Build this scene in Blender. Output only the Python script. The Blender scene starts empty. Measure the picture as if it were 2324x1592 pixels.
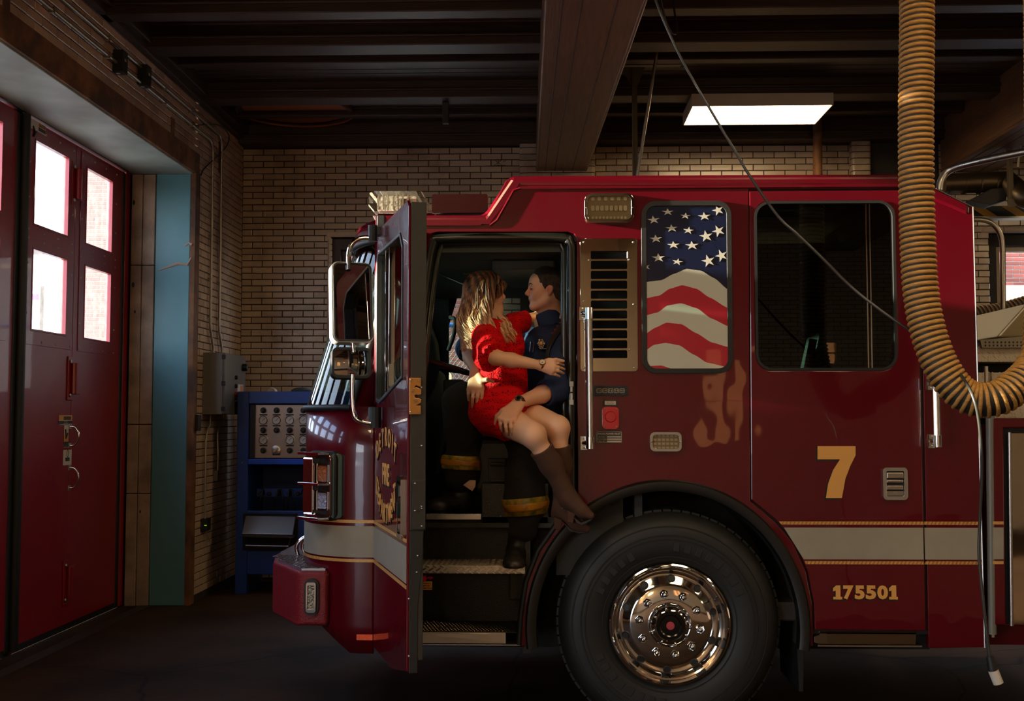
import bpy, bmesh, math, random
import numpy as np
from math import sin, cos, pi, sqrt, tan, atan, radians
from mathutils import Vector, Matrix
from mathutils.geometry import tessellate_polygon

C = bpy.context.scene.collection
SC = bpy.context.scene
random.seed(7)

# ------------------------------------------------------------------ camera
F = 2590.0
EYE = Vector((0, 0, 1.69))
PITCH = atan(149 / F)
YAW = atan(78 / F * cos(PITCH))
cam_d = bpy.data.cameras.new('camera'); cam = bpy.data.objects.new('camera', cam_d); C.objects.link(cam)
cam_d.sensor_width = 36; cam_d.lens = 36 * F / 2324
cam.location = EYE
cam.rotation_euler = (pi / 2 + PITCH, 0, YAW)
SC.camera = cam
cam_d.clip_end = 500
RC = (Matrix.Rotation(YAW, 3, 'Z') @ Matrix.Rotation(pi / 2 + PITCH, 3, 'X'))

# ------------------------------------------------------------------ world, sun, exposure
SC.view_settings.view_transform = 'Standard'; SC.view_settings.look = 'None'
SC.view_settings.gamma = 1; SC.view_settings.use_curve_mapping = False
SC.view_settings.exposure = 0.0
SUN_DIR = Vector((1.0, 0.08, -0.14)).normalized()
SUN_E, SKY_E, LAMP_E, FILL_E = 62.0, 9.0, 21.0, 34.0
w = bpy.data.worlds.new('world'); SC.world = w; w.use_nodes = True
nt = w.node_tree; bg = nt.nodes['Background']
tc = nt.nodes.new('ShaderNodeTexCoord'); sx = nt.nodes.new('ShaderNodeSeparateXYZ'); cr = nt.nodes.new('ShaderNodeValToRGB')
nt.links.new(tc.outputs['Generated'], sx.inputs[0]); nt.links.new(sx.outputs['Z'], cr.inputs[0])
cr.color_ramp.elements[0].color = (.86, .93, 1.0, 1); cr.color_ramp.elements[0].position = .0
cr.color_ramp.elements[1].color = (.30, .52, .95, 1); cr.color_ramp.elements[1].position = .75
nt.links.new(cr.outputs[0], bg.inputs[0]); bg.inputs[1].default_value = SKY_E
sd = bpy.data.lights.new('sun', 'SUN'); sd.energy = SUN_E; sd.angle = radians(.6); sd.color = (1.0, .83, .62)
so = bpy.data.objects.new('sun', sd); C.objects.link(so)
so.rotation_euler = SUN_DIR.to_track_quat('-Z', 'Y').to_euler(); so.location = (-20, -10, 8)
try:
    SC.cycles.max_bounces = 8; SC.cycles.diffuse_bounces = 4; SC.cycles.glossy_bounces = 5
    SC.cycles.transparent_max_bounces = 10; SC.cycles.sample_clamp_indirect = 6
    SC.cycles.caustics_reflective = False; SC.cycles.caustics_refractive = False
except Exception: pass

# ------------------------------------------------------------------ pixel rays -> world points
def ray(px, py):
    return RC @ Vector(((px - 1162) / F, -(py - 796) / F, -1))
def P(px, py, D):
    d = ray(px, py); return EYE + d * (D / d.y)
def PX(px, py, X):
    d = ray(px, py); return EYE + d * (X / d.x)
def PZ(px, py, Z):
    d = ray(px, py); return EYE + d * ((Z - EYE.z) / d.z)
YS = 5.97          # near side of the truck
def s(px, py, D=None):
    p = P(px, py, D or YS); return (p.x, p.z)

# ------------------------------------------------------------------ materials
def lin(c):
    if isinstance(c, str):
        c = [int(c[i:i + 2], 16) / 255 for i in (0, 2, 4)]
        return tuple(((v / 12.92) if v < .04045 else ((v + .055) / 1.055) ** 2.4) for v in c)
    return tuple(c)
MATS = {}
def mat(name, col, rough=.5, metal=0., coat=0., spec=.5, bump=0., bscale=20., var=0., vscale=3., col2=None, emis=None, estr=1., stretch=None, aniso=0):
    if name in MATS: return MATS[name]
    m = bpy.data.materials.new(name); m.use_nodes = True; n = m.node_tree.nodes; l = m.node_tree.links
    b = n['Principled BSDF']; c = lin(col)
    b.inputs['Base Color'].default_value = (*c, 1); b.inputs['Roughness'].default_value = rough
    b.inputs['Metallic'].default_value = metal; b.inputs['Coat Weight'].default_value = coat
    b.inputs['Coat Roughness'].default_value = .03; b.inputs['Specular IOR Level'].default_value = spec
    if emis:
        b.inputs['Emission Color'].default_value = (*lin(emis), 1); b.inputs['Emission Strength'].default_value = estr
    if bump or var:
        t = n.new('ShaderNodeTexCoord'); mp = n.new('ShaderNodeMapping'); l.new(t.outputs['Object'], mp.inputs[0])
        if stretch: mp.inputs['Scale'].default_value = stretch
    if bump:
        x = n.new('ShaderNodeTexNoise'); x.inputs['Scale'].default_value = bscale; x.inputs['Detail'].default_value = 3
        l.new(mp.outputs[0], x.inputs['Vector'])
        bm = n.new('ShaderNodeBump'); bm.inputs['Strength'].default_value = min(bump, 1.); bm.inputs['Distance'].default_value = .01
        l.new(x.outputs[0], bm.inputs['Height']); l.new(bm.outputs[0], b.inputs['Normal'])
    if var:
        x = n.new('ShaderNodeTexNoise'); x.inputs['Scale'].default_value = vscale; x.inputs['Detail'].default_value = 5
        l.new(mp.outputs[0], x.inputs['Vector'])
        r = n.new('ShaderNodeValToRGB'); r.color_ramp.elements[0].position = .35; r.color_ramp.elements[1].position = .68
        c2 = lin(col2) if col2 else tuple(v * (1 - var) for v in c)
        r.color_ramp.elements[0].color = (*c2, 1); r.color_ramp.elements[1].color = (*c, 1)
        l.new(x.outputs[0], r.inputs[0]); l.new(r.outputs[0], b.inputs['Base Color'])
    MATS[name] = m; return m
def glass(name, tint, refl=1., rough=.01, haze=0.):
    if name in MATS: return MATS[name]
    m = bpy.data.materials.new(name); m.use_nodes = True; n = m.node_tree.nodes; l = m.node_tree.links
    n.remove(n['Principled BSDF']); out = n['Material Output']
    tr = n.new('ShaderNodeBsdfTransparent'); tr.inputs[0].default_value = (*lin(tint), 1)
    g = n.new('ShaderNodeBsdfGlossy'); g.inputs['Roughness'].default_value = rough; g.inputs[0].default_value = (refl, refl, refl, 1)
    fr = n.new('ShaderNodeFresnel'); mx = n.new('ShaderNodeMixShader'); ge = n.new('ShaderNodeNewGeometry'); ma = n.new('ShaderNodeMath'); ma.operation = 'MULTIPLY_ADD'; ma.inputs[1].default_value = 1 / 1.5 - 1.5; ma.inputs[2].default_value = 1.5; l.new(ge.outputs['Backfacing'], ma.inputs[0]); l.new(ma.outputs[0], fr.inputs[0])
    l.new(fr.outputs[0], mx.inputs[0]); l.new(tr.outputs[0], mx.inputs[1]); l.new(g.outputs[0], mx.inputs[2]); l.new(mx.outputs[0], out.inputs[0])
    if haze:       # dusty film that scatters the daylight behind it
        tl = n.new('ShaderNodeBsdfTranslucent'); tl.inputs[0].default_value = (.9, .9, .9, 1); x = n.new('ShaderNodeTexNoise'); x.inputs['Scale'].default_value = 9
        mr = n.new('ShaderNodeMath'); mr.operation = 'MULTIPLY'; mr.inputs[1].default_value = haze * 2; l.new(x.outputs[0], mr.inputs[0])
        m2 = n.new('ShaderNodeMixShader'); l.new(mr.outputs[0], m2.inputs[0]); l.new(mx.outputs[0], m2.inputs[1]); l.new(tl.outputs[0], m2.inputs[2]); l.new(m2.outputs[0], out.inputs[0])
    MATS[name] = m; return m

def brick_mat(name, base, grime, rough, rnd=.25):
    m = mat(name, base, rough=rough, bump=.12, bscale=40, spec=.5)
    n = m.node_tree.nodes; l = m.node_tree.links; b = n['Principled BSDF']
    g = n.new('ShaderNodeNewGeometry'); x = n.new('ShaderNodeTexNoise'); x.inputs['Scale'].default_value = 1.1; x.inputs['Detail'].default_value = 6
    x.inputs['Roughness'].default_value = .62
    l.new(g.outputs['Position'], x.inputs['Vector'])
    r = n.new('ShaderNodeValToRGB'); r.color_ramp.elements[0].position = .30; r.color_ramp.elements[1].position = .52
    r.color_ramp.elements[0].color = (*lin(grime), 1); r.color_ramp.elements[1].color = (*lin(base), 1)
    l.new(x.outputs[0], r.inputs[0])
    oi = n.new('ShaderNodeObjectInfo'); ra = n.new('ShaderNodeNewGeometry')
    ad = n.new('ShaderNodeMath'); ad.operation = 'ADD'; l.new(oi.outputs['Random'], ad.inputs[0]); l.new(ra.outputs['Random Per Island'], ad.inputs[1])
    fr = n.new('ShaderNodeMath'); fr.operation = 'FRACT'; l.new(ad.outputs[0], fr.inputs[0])
    mr = n.new('ShaderNodeMapRange'); mr.inputs[3].default_value = 1 - rnd; mr.inputs[4].default_value = 1.0; l.new(fr.outputs[0], mr.inputs[0])
    mu = n.new('ShaderNodeMix'); mu.data_type = 'RGBA'; mu.blend_type = 'MULTIPLY'; mu.inputs[0].default_value = 1
    l.new(r.outputs[0], mu.inputs[6]); l.new(mr.outputs[0], mu.inputs[7]); l.new(mu.outputs[2], b.inputs['Base Color'])
    return m

def paint_mat(name, col, wob=.012):
    m = mat(name, col, rough=.25, coat=.75, spec=.3)
    n = m.node_tree.nodes; l = m.node_tree.links; b = n['Principled BSDF']
    t = n.new('ShaderNodeTexCoord'); x = n.new('ShaderNodeTexNoise'); x.inputs['Scale'].default_value = 5; x.inputs['Detail'].default_value = 1
    l.new(t.outputs['Object'], x.inputs['Vector']); bm = n.new('ShaderNodeBump'); bm.inputs['Strength'].default_value = .25; bm.inputs['Distance'].default_value = wob
    l.new(x.outputs[0], bm.inputs['Height']); l.new(bm.outputs[0], b.inputs['Coat Normal'])
    return m

RED = paint_mat('truck_red', '540110')
REDROOF = RED
BLACK = mat('black_rubber', '0c0b09', rough=.55)
BLACKG = mat('black_gloss', '0b0b0a', rough=.18)
DARK = mat('dark_interior', '1c1d1a', rough=.7, bump=.3, bscale=150)
DARK2 = mat('dark_panel', '242420', rough=.6, bump=.15, bscale=200)
OLIVE = mat('door_inner_dark', '2b2720', rough=.6, bump=.2, bscale=300)
CHROME = mat('chrome', 'd8d8d8', rough=.06, metal=1.)
STEEL = mat('polished_steel', 'd8ccba', rough=.22, metal=.7, bump=.08, bscale=4)
BRUSH = mat('brushed_steel', 'b4afa8', rough=.32, metal=1., bump=.06, bscale=60)
ALU = mat('aluminium_grip', 'c9bfae', rough=.35, metal=.55, bump=.2, bscale=120)
GOLD = mat('gold_leaf', 'd9a35c', rough=.42, metal=.15, spec=.4, var=.25, vscale=160)
LETTER = mat('gold_letter', 'd89c50', rough=.45, spec=.4)
SHADOWL = mat('letter_black', '120b08', rough=.5)
BAND = mat('silver_band', '968d7a', rough=.45, spec=.4, bump=.05, bscale=200, var=.10, vscale=9)
WOOD = mat('painted_beam', '6e4a30', rough=.45, bump=.25, bscale=6, stretch=(12, 1, 12), var=.35, vscale=3)
CEILW = mat('dark_ceiling_wood', '38200f', rough=.5, bump=.2, bscale=8, stretch=(1, 10, 10), var=.4, vscale=4)
RUST = mat('rusty_steel', '8a5a30', rough=.7, bump=.5, bscale=25, var=.75, vscale=5)
TEAL = mat('teal_paint', '568c93', rough=.42, bump=.25, bscale=10, var=.15, vscale=2)
SOFF = mat('soffit_paint', 'a9b8a8', rough=.55, bump=.2, bscale=12, var=.3, vscale=3)
CONC = mat('pale_concrete', 'b09a84', rough=.8, bump=.6, bscale=30, var=.45, vscale=5)
DOORRED = mat('bay_door_red', '8c0719', rough=.38, bump=.03, bscale=60, coat=.3)
BLUE = mat('cabinet_blue', '0b3c86', rough=.4, bump=.05, bscale=80)
GREYBOX = mat('grey_enclosure', '6e6a60', rough=.45, metal=.2)
PIPE = mat('galvanised_pipe', 'a59c8c', rough=.38, metal=.8, bump=.05, bscale=60)
IRON = mat('dark_iron', '2a231c', rough=.6, bump=.3, bscale=30)
WHITEP = mat('white_enamel', 'b8a890', rough=.5)
MORTAR = mat('dark_mortar', '2a2019', rough=.95, bump=.4, bscale=90)
BRK = brick_mat('glazed_brick', 'cdb79c', '8c7461', .22)
BRKL = brick_mat('glazed_brick_left', 'c9ad92', '7d6050', .3)
ORED = brick_mat('outside_brick', 'a3513e', '7a3a30', .85, .45)

# ------------------------------------------------------------------ mesh building
class G:
    def __init__(self): self.v = []; self.f = []; self.m = []
    def add(self, vs, fs, mi=0):
        o = len(self.v); self.v += [tuple(v) for v in vs]
        for f in fs: self.f.append(tuple(i + o for i in f)); self.m.append(mi)
        return self
    def box(self, x0, x1, y0, y1, z0, z1, mi=0):
        v = [(x, y, z) for x in (x0, x1) for y in (y0, y1) for z in (z0, z1)]
        return self.add(v, [(0, 1, 3, 2), (4, 6, 7, 5), (0, 4, 5, 1), (2, 3, 7, 6), (0, 2, 6, 4), (1, 5, 7, 3)], mi)
    def obox(self, c, ax, ay, az, hx, hy, hz, mi=0):
        c, ax, ay, az = Vector(c), Vector(ax), Vector(ay), Vector(az)
        v = [c + ax * (a * hx) + ay * (b * hy) + az * (d * hz) for a in (-1, 1) for b in (-1, 1) for d in (-1, 1)]
        return self.add(v, [(0, 1, 3, 2), (4, 6, 7, 5), (0, 4, 5, 1), (2, 3, 7, 6), (0, 2, 6, 4), (1, 5, 7, 3)], mi)
    def prism(self, poly, to3, a, b, holes=(), mi=0):
        """poly/holes in 2D, to3(u,v,h) -> 3D; extruded from h=a to h=b"""
        loops = [list(poly)] + [list(h) for h in holes]
        flat = [p for L in loops for p in L]
        tris = tessellate_polygon([[Vector((p[0], p[1], 0)) for p in L] for L in loops])
        n = len(flat)
        vs = [to3(u, v, a) for u, v in flat] + [to3(u, v, b) for u, v in flat]
        fs = [tuple(t) for t in tris] + [tuple(i + n for i in reversed(t)) for t in tris]
        o = 0
        for L in loops:
            k = len(L)
            for i in range(k):
                j = (i + 1) % k; fs.append((o + i, o + j, o + j + n, o + i + n))
            o += k
        return self.add(vs, fs, mi)
    def tube(self, pts, r, n=12, cap=True, mi=0):
        pts = [Vector(p) for p in pts]; k = len(pts)
        rs = r if isinstance(r, (list, tuple)) else [r] * k
        t0 = (pts[1] - pts[0]).normalized(); up = Vector((0, 0, 1)) if abs(t0.z) < .9 else Vector((1, 0, 0))
        nrm = t0.cross(up).normalized(); vs = []
        for i, p in enumerate(pts):
            t = (pts[min(i + 1, k - 1)] - pts[max(i - 1, 0)])
            t = t.normalized() if t.length > 1e-9 else t0
            nrm = (nrm - t * nrm.dot(t)).normalized(); bn = t.cross(nrm)
            for j in range(n):
                a = 2 * pi * j / n; vs.append(p + (nrm * cos(a) + bn * sin(a)) * rs[i])
        fs = [(i * n + j, i * n + (j + 1) % n, (i + 1) * n + (j + 1) % n, (i + 1) * n + j) for i in range(k - 1) for j in range(n)]
        if cap: fs += [tuple(range(n))[::-1], tuple((k - 1) * n + j for j in range(n))]
        return self.add(vs, fs, mi)
    def lathe(self, prof, c, axis=(0, -1, 0), n=48, mi=0, closed=False):
        """prof list of (r, h), h along axis"""
        c = Vector(c); ax = Vector(axis).normalized(); u = ax.orthogonal().normalized(); v = ax.cross(u); vs = []
        for r, h in prof:
            for j in range(n):
                a = 2 * pi * j / n; vs.append(c + ax * h + (u * cos(a) + v * sin(a)) * max(r, 1e-5))
        k = len(prof)
        fs = [(i * n + j, i * n + (j + 1) % n, (i + 1) * n + (j + 1) % n, (i + 1) * n + j) for i in range(k - 1) for j in range(n)]
        if closed: fs += [tuple(range(n))[::-1], tuple((k - 1) * n + j for j in range(n))]
        return self.add(vs, fs, mi)
    def ball(self, c, r, n=12, mi=0, rot=None):
        r = (r, r, r) if not isinstance(r, (tuple, list)) else r; c = Vector(c); vs = []; m = n // 2
        for i in range(m + 1):
            th = pi * i / m
            for j in range(n):
                ph = 2 * pi * j / n; q = Vector((r[0] * sin(th) * cos(ph), r[1] * sin(th) * sin(ph), r[2] * cos(th)))
                vs.append(c + ((rot @ q) if rot else q))
        fs = [(i * n + j, (i + 1) * n + j, (i + 1) * n + (j + 1) % n, i * n + (j + 1) % n) for i in range(m) for j in range(n)]
        return self.add(vs, fs, mi)
    def build(self, name, mats, parent=None, smooth=None, bevel=0, seg=2, kind=None, label=None, me=None):
        me = bpy.data.meshes.new(name); me.from_pydata(self.v, [], self.f)
        for m in (mats if isinstance(mats, (list, tuple)) else [mats]): me.materials.append(m)
        if any(self.m): me.polygons.foreach_set('material_index', self.m)
        bm = bmesh.new(); bm.from_mesh(me); bmesh.ops.remove_doubles(bm, verts=bm.verts, dist=1e-6)
        bmesh.ops.recalc_face_normals(bm, faces=bm.faces); bm.to_mesh(me); bm.free()
        if smooth is not None:
            me.polygons.foreach_set('use_smooth', [True] * len(me.polygons)); me.set_sharp_from_angle(angle=radians(smooth))
        me.update()
        o = link(name, me, parent)
        if bevel:
            md = o.modifiers.new('bevel', 'BEVEL'); md.width = bevel; md.segments = seg; md.limit_method = 'ANGLE'; md.angle_limit = radians(35)
            if smooth is None:
                me.polygons.foreach_set('use_smooth', [False] * len(me.polygons))
        if kind: o['kind'] = kind
        if label: o['label'] = label
        return o
def link(name, data, parent=None, loc=None):
    o = bpy.data.objects.new(name, data); C.objects.link(o)
    if loc is not None: o.location = loc
    if parent is not None: par(o, parent)
    return o
def wloc(o):
    m = Matrix.LocRotScale(o.location, o.rotation_euler, o.scale)
    return (wloc(o.parent) @ o.matrix_parent_inverse @ m) if o.parent else m
def par(o, p):
    o.parent = p; o.matrix_parent_inverse = wloc(p).inverted()
def thing(name, label, cat, loc, group=None):
    o = bpy.data.objects.new(name, None); C.objects.link(o); o.location = loc; o.empty_display_size = .1
    return tag(o, label, cat, group)
def tag(o, label, cat, group=None):
    o['label'] = label; o['category'] = cat
    if group: o['group'] = group
    return o
def struct(o): o['kind'] = 'structure'; return o
XZ = lambda u, v, h: (u, h, v)
YZ = lambda u, v, h: (h, u, v)
XY = lambda u, v, h: (u, v, h)
def rrect(u0, u1, v0, v1, r, n=6):
    out = []
    for cu, cv, a0 in ((u1 - r, v1 - r, 0), (u0 + r, v1 - r, 90), (u0 + r, v0 + r, 180), (u1 - r, v0 + r, 270)):
        for i in range(n + 1):
            a = radians(a0 + 90 * i / n); out.append((cu + r * cos(a), cv + r * sin(a)))
    return out
def circ(cu, cv, r, n=24, rv=None): return [(cu + r * cos(2 * pi * i / n), cv + (rv or r) * sin(2 * pi * i / n)) for i in range(n)]
def bez(pts, n=8):
    """Catmull-Rom through points"""
    pts = [Vector(p) for p in pts]; out = []
    q = [pts[0] * 2 - pts[1]] + pts + [pts[-1] * 2 - pts[-2]]
    for i in range(1, len(q) - 2):
        for k in range(n):
            t = k / n; a, b, c, d = q[i - 1], q[i], q[i + 1], q[i + 2]
            out.append(.5 * ((2 * b) + (c - a) * t + (2 * a - 5 * b + 4 * c - d) * t * t + (3 * b - a - 3 * c + d) * t ** 3))
    out.append(pts[-1]); return out
def text(body, size, name, m, parent, to_world, extrude=.001, offset=0., bold=True, align='CENTER', sx=1., space=1.):
    """writing as a flat solid; to_world is a 4x4 matrix (x right, y up, z out)"""
    cu = bpy.data.curves.new('t', 'FONT'); cu.body = body; cu.size = size; cu.extrude = extrude; cu.offset = offset
    cu.align_x = align; cu.align_y = 'CENTER'; cu.space_character = space; cu.resolution_u = 3
    t = bpy.data.objects.new('t', cu); C.objects.link(t)
    dg = bpy.context.evaluated_depsgraph_get(); me = bpy.data.meshes.new_from_object(t.evaluated_get(dg))
    bpy.data.objects.remove(t); bpy.data.curves.remove(cu)
    me.transform(to_world @ Matrix.Diagonal((sx, 1, 1, 1))); me.materials.clear(); me.materials.append(m); me.name = name
    return link(name, me, parent)
def mx(o, x, y, z):
    x, y, z = Vector(x).normalized(), Vector(y).normalized(), Vector(z).normalized()
    return Matrix(((x.x, y.x, z.x, o[0]), (x.y, y.y, z.y, o[1]), (x.z, y.z, z.z, o[2]), (0, 0, 0, 1)))
# ================================================================== ROOM
FZ = .05; XL = -3.109; YB = 11.5; ZC = 4.46; XR = 8.5; YF = -5.0
BLEN, BH, JT = .2125, .0642, .0075

def floor():
    m = mat('worn_concrete_floor', '44301f', rough=.75, bump=.25, bscale=14, var=.55, vscale=1.3, spec=.15)
    n = m.node_tree.nodes; l = m.node_tree.links; b = n['Principled BSDF']
    prev = b.inputs['Base Color'].links[0].from_socket
    g = n.new('ShaderNodeNewGeometry'); no = n.new('ShaderNodeTexNoise'); no.inputs['Scale'].default_value = 1.6
    vo = n.new('ShaderNodeTexVoronoi'); vo.feature = 'DISTANCE_TO_EDGE'; vo.inputs['Scale'].default_value = .42
    mxv = n.new('ShaderNodeMix'); mxv.data_type = 'VECTOR'; mxv.inputs[0].default_value = .22
    l.new(g.outputs['Position'], no.inputs['Vector']); l.new(g.outputs['Position'], mxv.inputs[4]); l.new(no.outputs['Color'], mxv.inputs[5]); l.new(mxv.outputs[1], vo.inputs['Vector'])
    r = n.new('ShaderNodeValToRGB'); r.color_ramp.elements[0].position = .0; r.color_ramp.elements[1].position = .004
    r.color_ramp.elements[0].color = (.15, .15, .15, 1); r.color_ramp.elements[1].color = (1, 1, 1, 1); l.new(vo.outputs['Distance'], r.inputs[0])
    mu = n.new('ShaderNodeMix'); mu.data_type = 'RGBA'; mu.blend_type = 'MULTIPLY'; mu.inputs[0].default_value = 1
    l.new(prev, mu.inputs[6]); l.new(r.outputs[0], mu.inputs[7]); l.new(mu.outputs[2], b.inputs['Base Color'])
    fl = struct(G().box(-5, XR, YF, YB + .3, FZ - .2, FZ).build('floor', m))
    G().box(-3.52, -3.42, YF, 9.9, FZ, FZ + .004).build('door_track', IRON, fl, bevel=.001)
    return fl
floor()
struct(G().box(-40, -3.7, -30, 40, -.3, 0.0).box(-3.7, 40, YB + .35, 40, -.3, 0.0).build('ground', mat('outside_paving', '8a8580', rough=.9)))

def brick_mesh(l, h, axis, bull=False):
    """one glazed brick, face towards -y (axis y) or +x (axis x), centred on its face plane"""
    a, b = l / 2, h / 2; c = .004; d = .012
    def q(u, v, w): return (u, w, v) if axis == 'y' else (-w, u, v)
    vs = [q(u * a, v * b, d) for u, v in ((-1, -1), (1, -1), (1, 1), (-1, 1))] + [q(u * a, v * b, -.002) for u, v in ((-1, -1), (1, -1), (1, 1), (-1, 1))] + \
         [q(u * (a - c), v * (b - c), -.006) for u, v in ((-1, -1), (1, -1), (1, 1), (-1, 1))]
    fs = [(8, 9, 10, 11)] + [(i, (i + 1) % 4, 4 + (i + 1) % 4, 4 + i) for i in range(4)] + [(4 + i, 4 + (i + 1) % 4, 8 + (i + 1) % 4, 8 + i) for i in range(4)]
    return vs, fs
def bricks(wall, axis, face, u0, u1, z0, z1, skip, rank, m, limit=300, ztop=None):
    """running bond; the bricks ranked first become parts of their own, the rest one joined part"""
    rows = int((z1 - z0) / BH); cells = []
    for r in range(rows):
        z = z1 - (r + .5) * BH; off = 0 if r % 2 == 0 else -BLEN / 2; u = u0 + off
        while u < u1 - .01:
            a, b = max(u, u0), min(u + BLEN, u1)
            if b - a > .03:
                for (sa, sb, sc, sd) in skip:
                    if z > sc and z < sd:
                        if a >= sa and b <= sb: a = b = 0
                        elif a < sa < b: b = sa
                        elif a < sb < b: a = sb
                if b - a > .03: cells.append((a, b, z))
            u += BLEN
    cells.sort(key=rank); cache = {}; rest = G(); rng = random.Random(3)
    for i, (a, b, z) in enumerate(cells):
        l = round(b - a - JT, 3); uc = (a + b) / 2; out = rng.uniform(-.0015, .0015)
        if i < limit:
            if l not in cache:
                vs, fs = brick_mesh(l, BH - JT, axis); me = bpy.data.meshes.new('brick'); me.from_pydata(vs, [], fs); me.materials.append(m); cache[l] = me
            o = bpy.data.objects.new('brick', cache[l]); C.objects.link(o)
            o.location = (uc, face + out, z) if axis == 'y' else (face + out, uc, z)
            par(o, wall)
        else:
            vs, fs = brick_mesh(l, BH - JT, axis)
            p = (uc, face + out, z) if axis == 'y' else (face + out, uc, z)
            rest.add([(v[0] + p[0], v[1] + p[1], v[2] + p[2]) for v in vs], fs)
    if rest.v: rest.build('brickwork', m, wall, kind='stuff')

# ---- back wall, with two windows
W1 = (-2.19, -.60, 1.25, 3.508); W2 = (4.44, 6.3, 1.3, 3.52)
wb = G()
for x0, x1, z0, z1 in ((XL - .5, W1[0], 0, ZC), (W1[0], W1[1], 0, W1[2]), (W1[0], W1[1], W1[3], ZC), (W1[1], W2[0], 0, ZC), (W2[0], W2[1], 0, W2[2]), (W2[0], W2[1], W2[3], ZC), (W2[1], XR, 0, ZC)):
    wb.box(x0, x1, YB, YB + .3, z0, z1)
wall_back = struct(wb.build('wall_back', MORTAR))
def rk(c):
    x = (c[0] + c[1]) / 2; z = c[2]
    if x < -.3 and z > 1.9 and not (x > -1.7 and z < 3.3): return 0 if x < 1 else 1
    if z > 3.75 and x < 3.3: return 1
    return 2
bricks(wall_back, 'y', YB, XL, XR, FZ, ZC - .03, [W1, W2, (3.26, 3.95, 3.2, 5)], rk, BRK)
# engaged pilasters with round-edged bricks
def pilaster(x0, x1, rz=3.6):
    g = G().box(x0 + .01, x1 - .01, YB - .09, YB, FZ, ZC + .02)
    g.build('pilaster_core', MORTAR, wall_back)
    z = ZC; k = 0
    while z > rz:
        l = x1 - x0; spans = [(x0, x1)] if l < .3 else ([(x0, x0 + l * .42), (x0 + l * .42, x1)] if k % 2 else [(x0, x0 + l * .58), (x0 + l * .58, x1)])
        for a, b in spans:
            r = .035; pl = [(a + JT / 2, YB), (a + JT / 2, YB - .11 + (r if a == x0 else 0))]
            if a == x0: pl += [(a + JT / 2 + r - r * cos(t), YB - .11 + r - r * sin(t)) for t in (.4, .8, 1.2, 1.57)]
            if b == x1: pl += [(b - JT / 2 - r + r * sin(t), YB - .11 + r - r * cos(t)) for t in (0, .4, .8, 1.2, 1.57)]
            else: pl += [(b - JT / 2, YB - .11)]
            pl += [(b - JT / 2, YB)]
            G().prism(pl, XY, z - BH + JT, z).build('pilaster_brick', BRK, wall_back, bevel=.003, seg=1)
        z -= BH; k += 1
pilaster(-.27, .50); pilaster(3.06, 3.26)
G().box(3.27, 3.94, YB - .02, YB + .01, 3.2, ZC).build('recess_sheet', IRON, wall_back)  # flat dark sheet standing in for a dark recess
# graffiti-like scribble on the glaze
gs = G()
for a in (((1122, 363), (1140, 376)), ((1140, 362), (1120, 377)), ((1131, 361), (1130, 377)), ((1109, 377), (1148, 375)), ((1142, 368), (1149, 364))):
    gs.tube([P(*a[0], YB - .007), P(*a[1], YB - .007)], .0022, 5)
gs.build('pen_scribble', BLACK, wall_back)

def window(n, W, mull, frame_m):
    x0, x1, z0, z1 = W
    t = struct(G().prism([(x0, z0), (x1, z0), (x1, z1), (x0, z1)], XZ, YB + .05, YB + .2, holes=[[(x0 + .09, z0 + .09), (x1 - .09, z0 + .09), (x1 - .09, z1 - .12), (x0 + .09, z1 - .12)]]).build('window_%d' % n, frame_m, bevel=.008))
    a, b, c, d = x0 + .09, x1 - .09, z0 + .09, z1 - .12
    G().prism([(a, c), (b, c), (b, d), (a, d)], XZ, YB + .10, YB + .16, holes=[[(a + .05, c + .05), (b - .05, c + .05), (b - .05, d - .05), (a + .05, d - .05)]]).build('window_sash', frame_m if n == 1 else WHITEP, t, bevel=.004)
    G().box(a, b, YB + .128, YB + .132, c, d).build('glass_pane', glass('window_glass', 'e8eef0'), t)
    return t
FRW = mat('brown_window_frame', '3a2416', rough=.5, bump=.2, bscale=30)
window(1, W1, 1, FRW); window(2, W2, 1, mat('dark_window_frame', '1d1611', rough=.6))
# round-edged brick reveal round window 1 and rowlock lintel over window 2
for k in range(34):
    z = 3.50 - k * BH
    G().tube([(W1[0] - .016, YB + .012, z - BH + JT), (W1[0] - .016, YB + .012, z)], .026, 10).build('bullnose_brick', BRK, wall_back, smooth=40)
G().prism([(W1[0] - .05, 3.515), (W1[1], 3.515), (W1[1], 3.57), (W1[0] - .05, 3.57)], XZ, YB - .012, YB + .05).build('lintel_course', BRK, wall_back, bevel=.006)
for k in range(9):
    x = 4.36 + k * .215
    G().tube([(x + JT, YB + .005, 3.555), (x + .215, YB + .005, 3.555)], .034, 10).build('rowlock_brick', BRK, wall_back, smooth=40)

# ---- left wall, with two bay openings
O1 = (3.9, 9.90, -1, 3.86)
wl = G()
for y0, y1, z0, z1 in ((YF, -2.4, 0, ZC + .4), (-2.4, 2.0, 3.0, ZC + .4), (2.0, 3.9, 0, ZC + .4), (3.9, 9.9, 3.90, ZC + .4), (9.98, YB, 0, ZC + .4)):
    wl.box(-3.75, XL - .002, y0, y1, z0, z1)
wall_left = struct(wl.build('wall_left', MORTAR))
bricks(wall_left, 'x', XL, 3.0, YB - .012, FZ, ZC + .08, [(3.8, 10.02, -1, 4.035)],
       lambda c: (0 if c[0] > 5.6 else 1, 0 if c[2] > 4.0 else 1, c[0]), BRKL)
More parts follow.
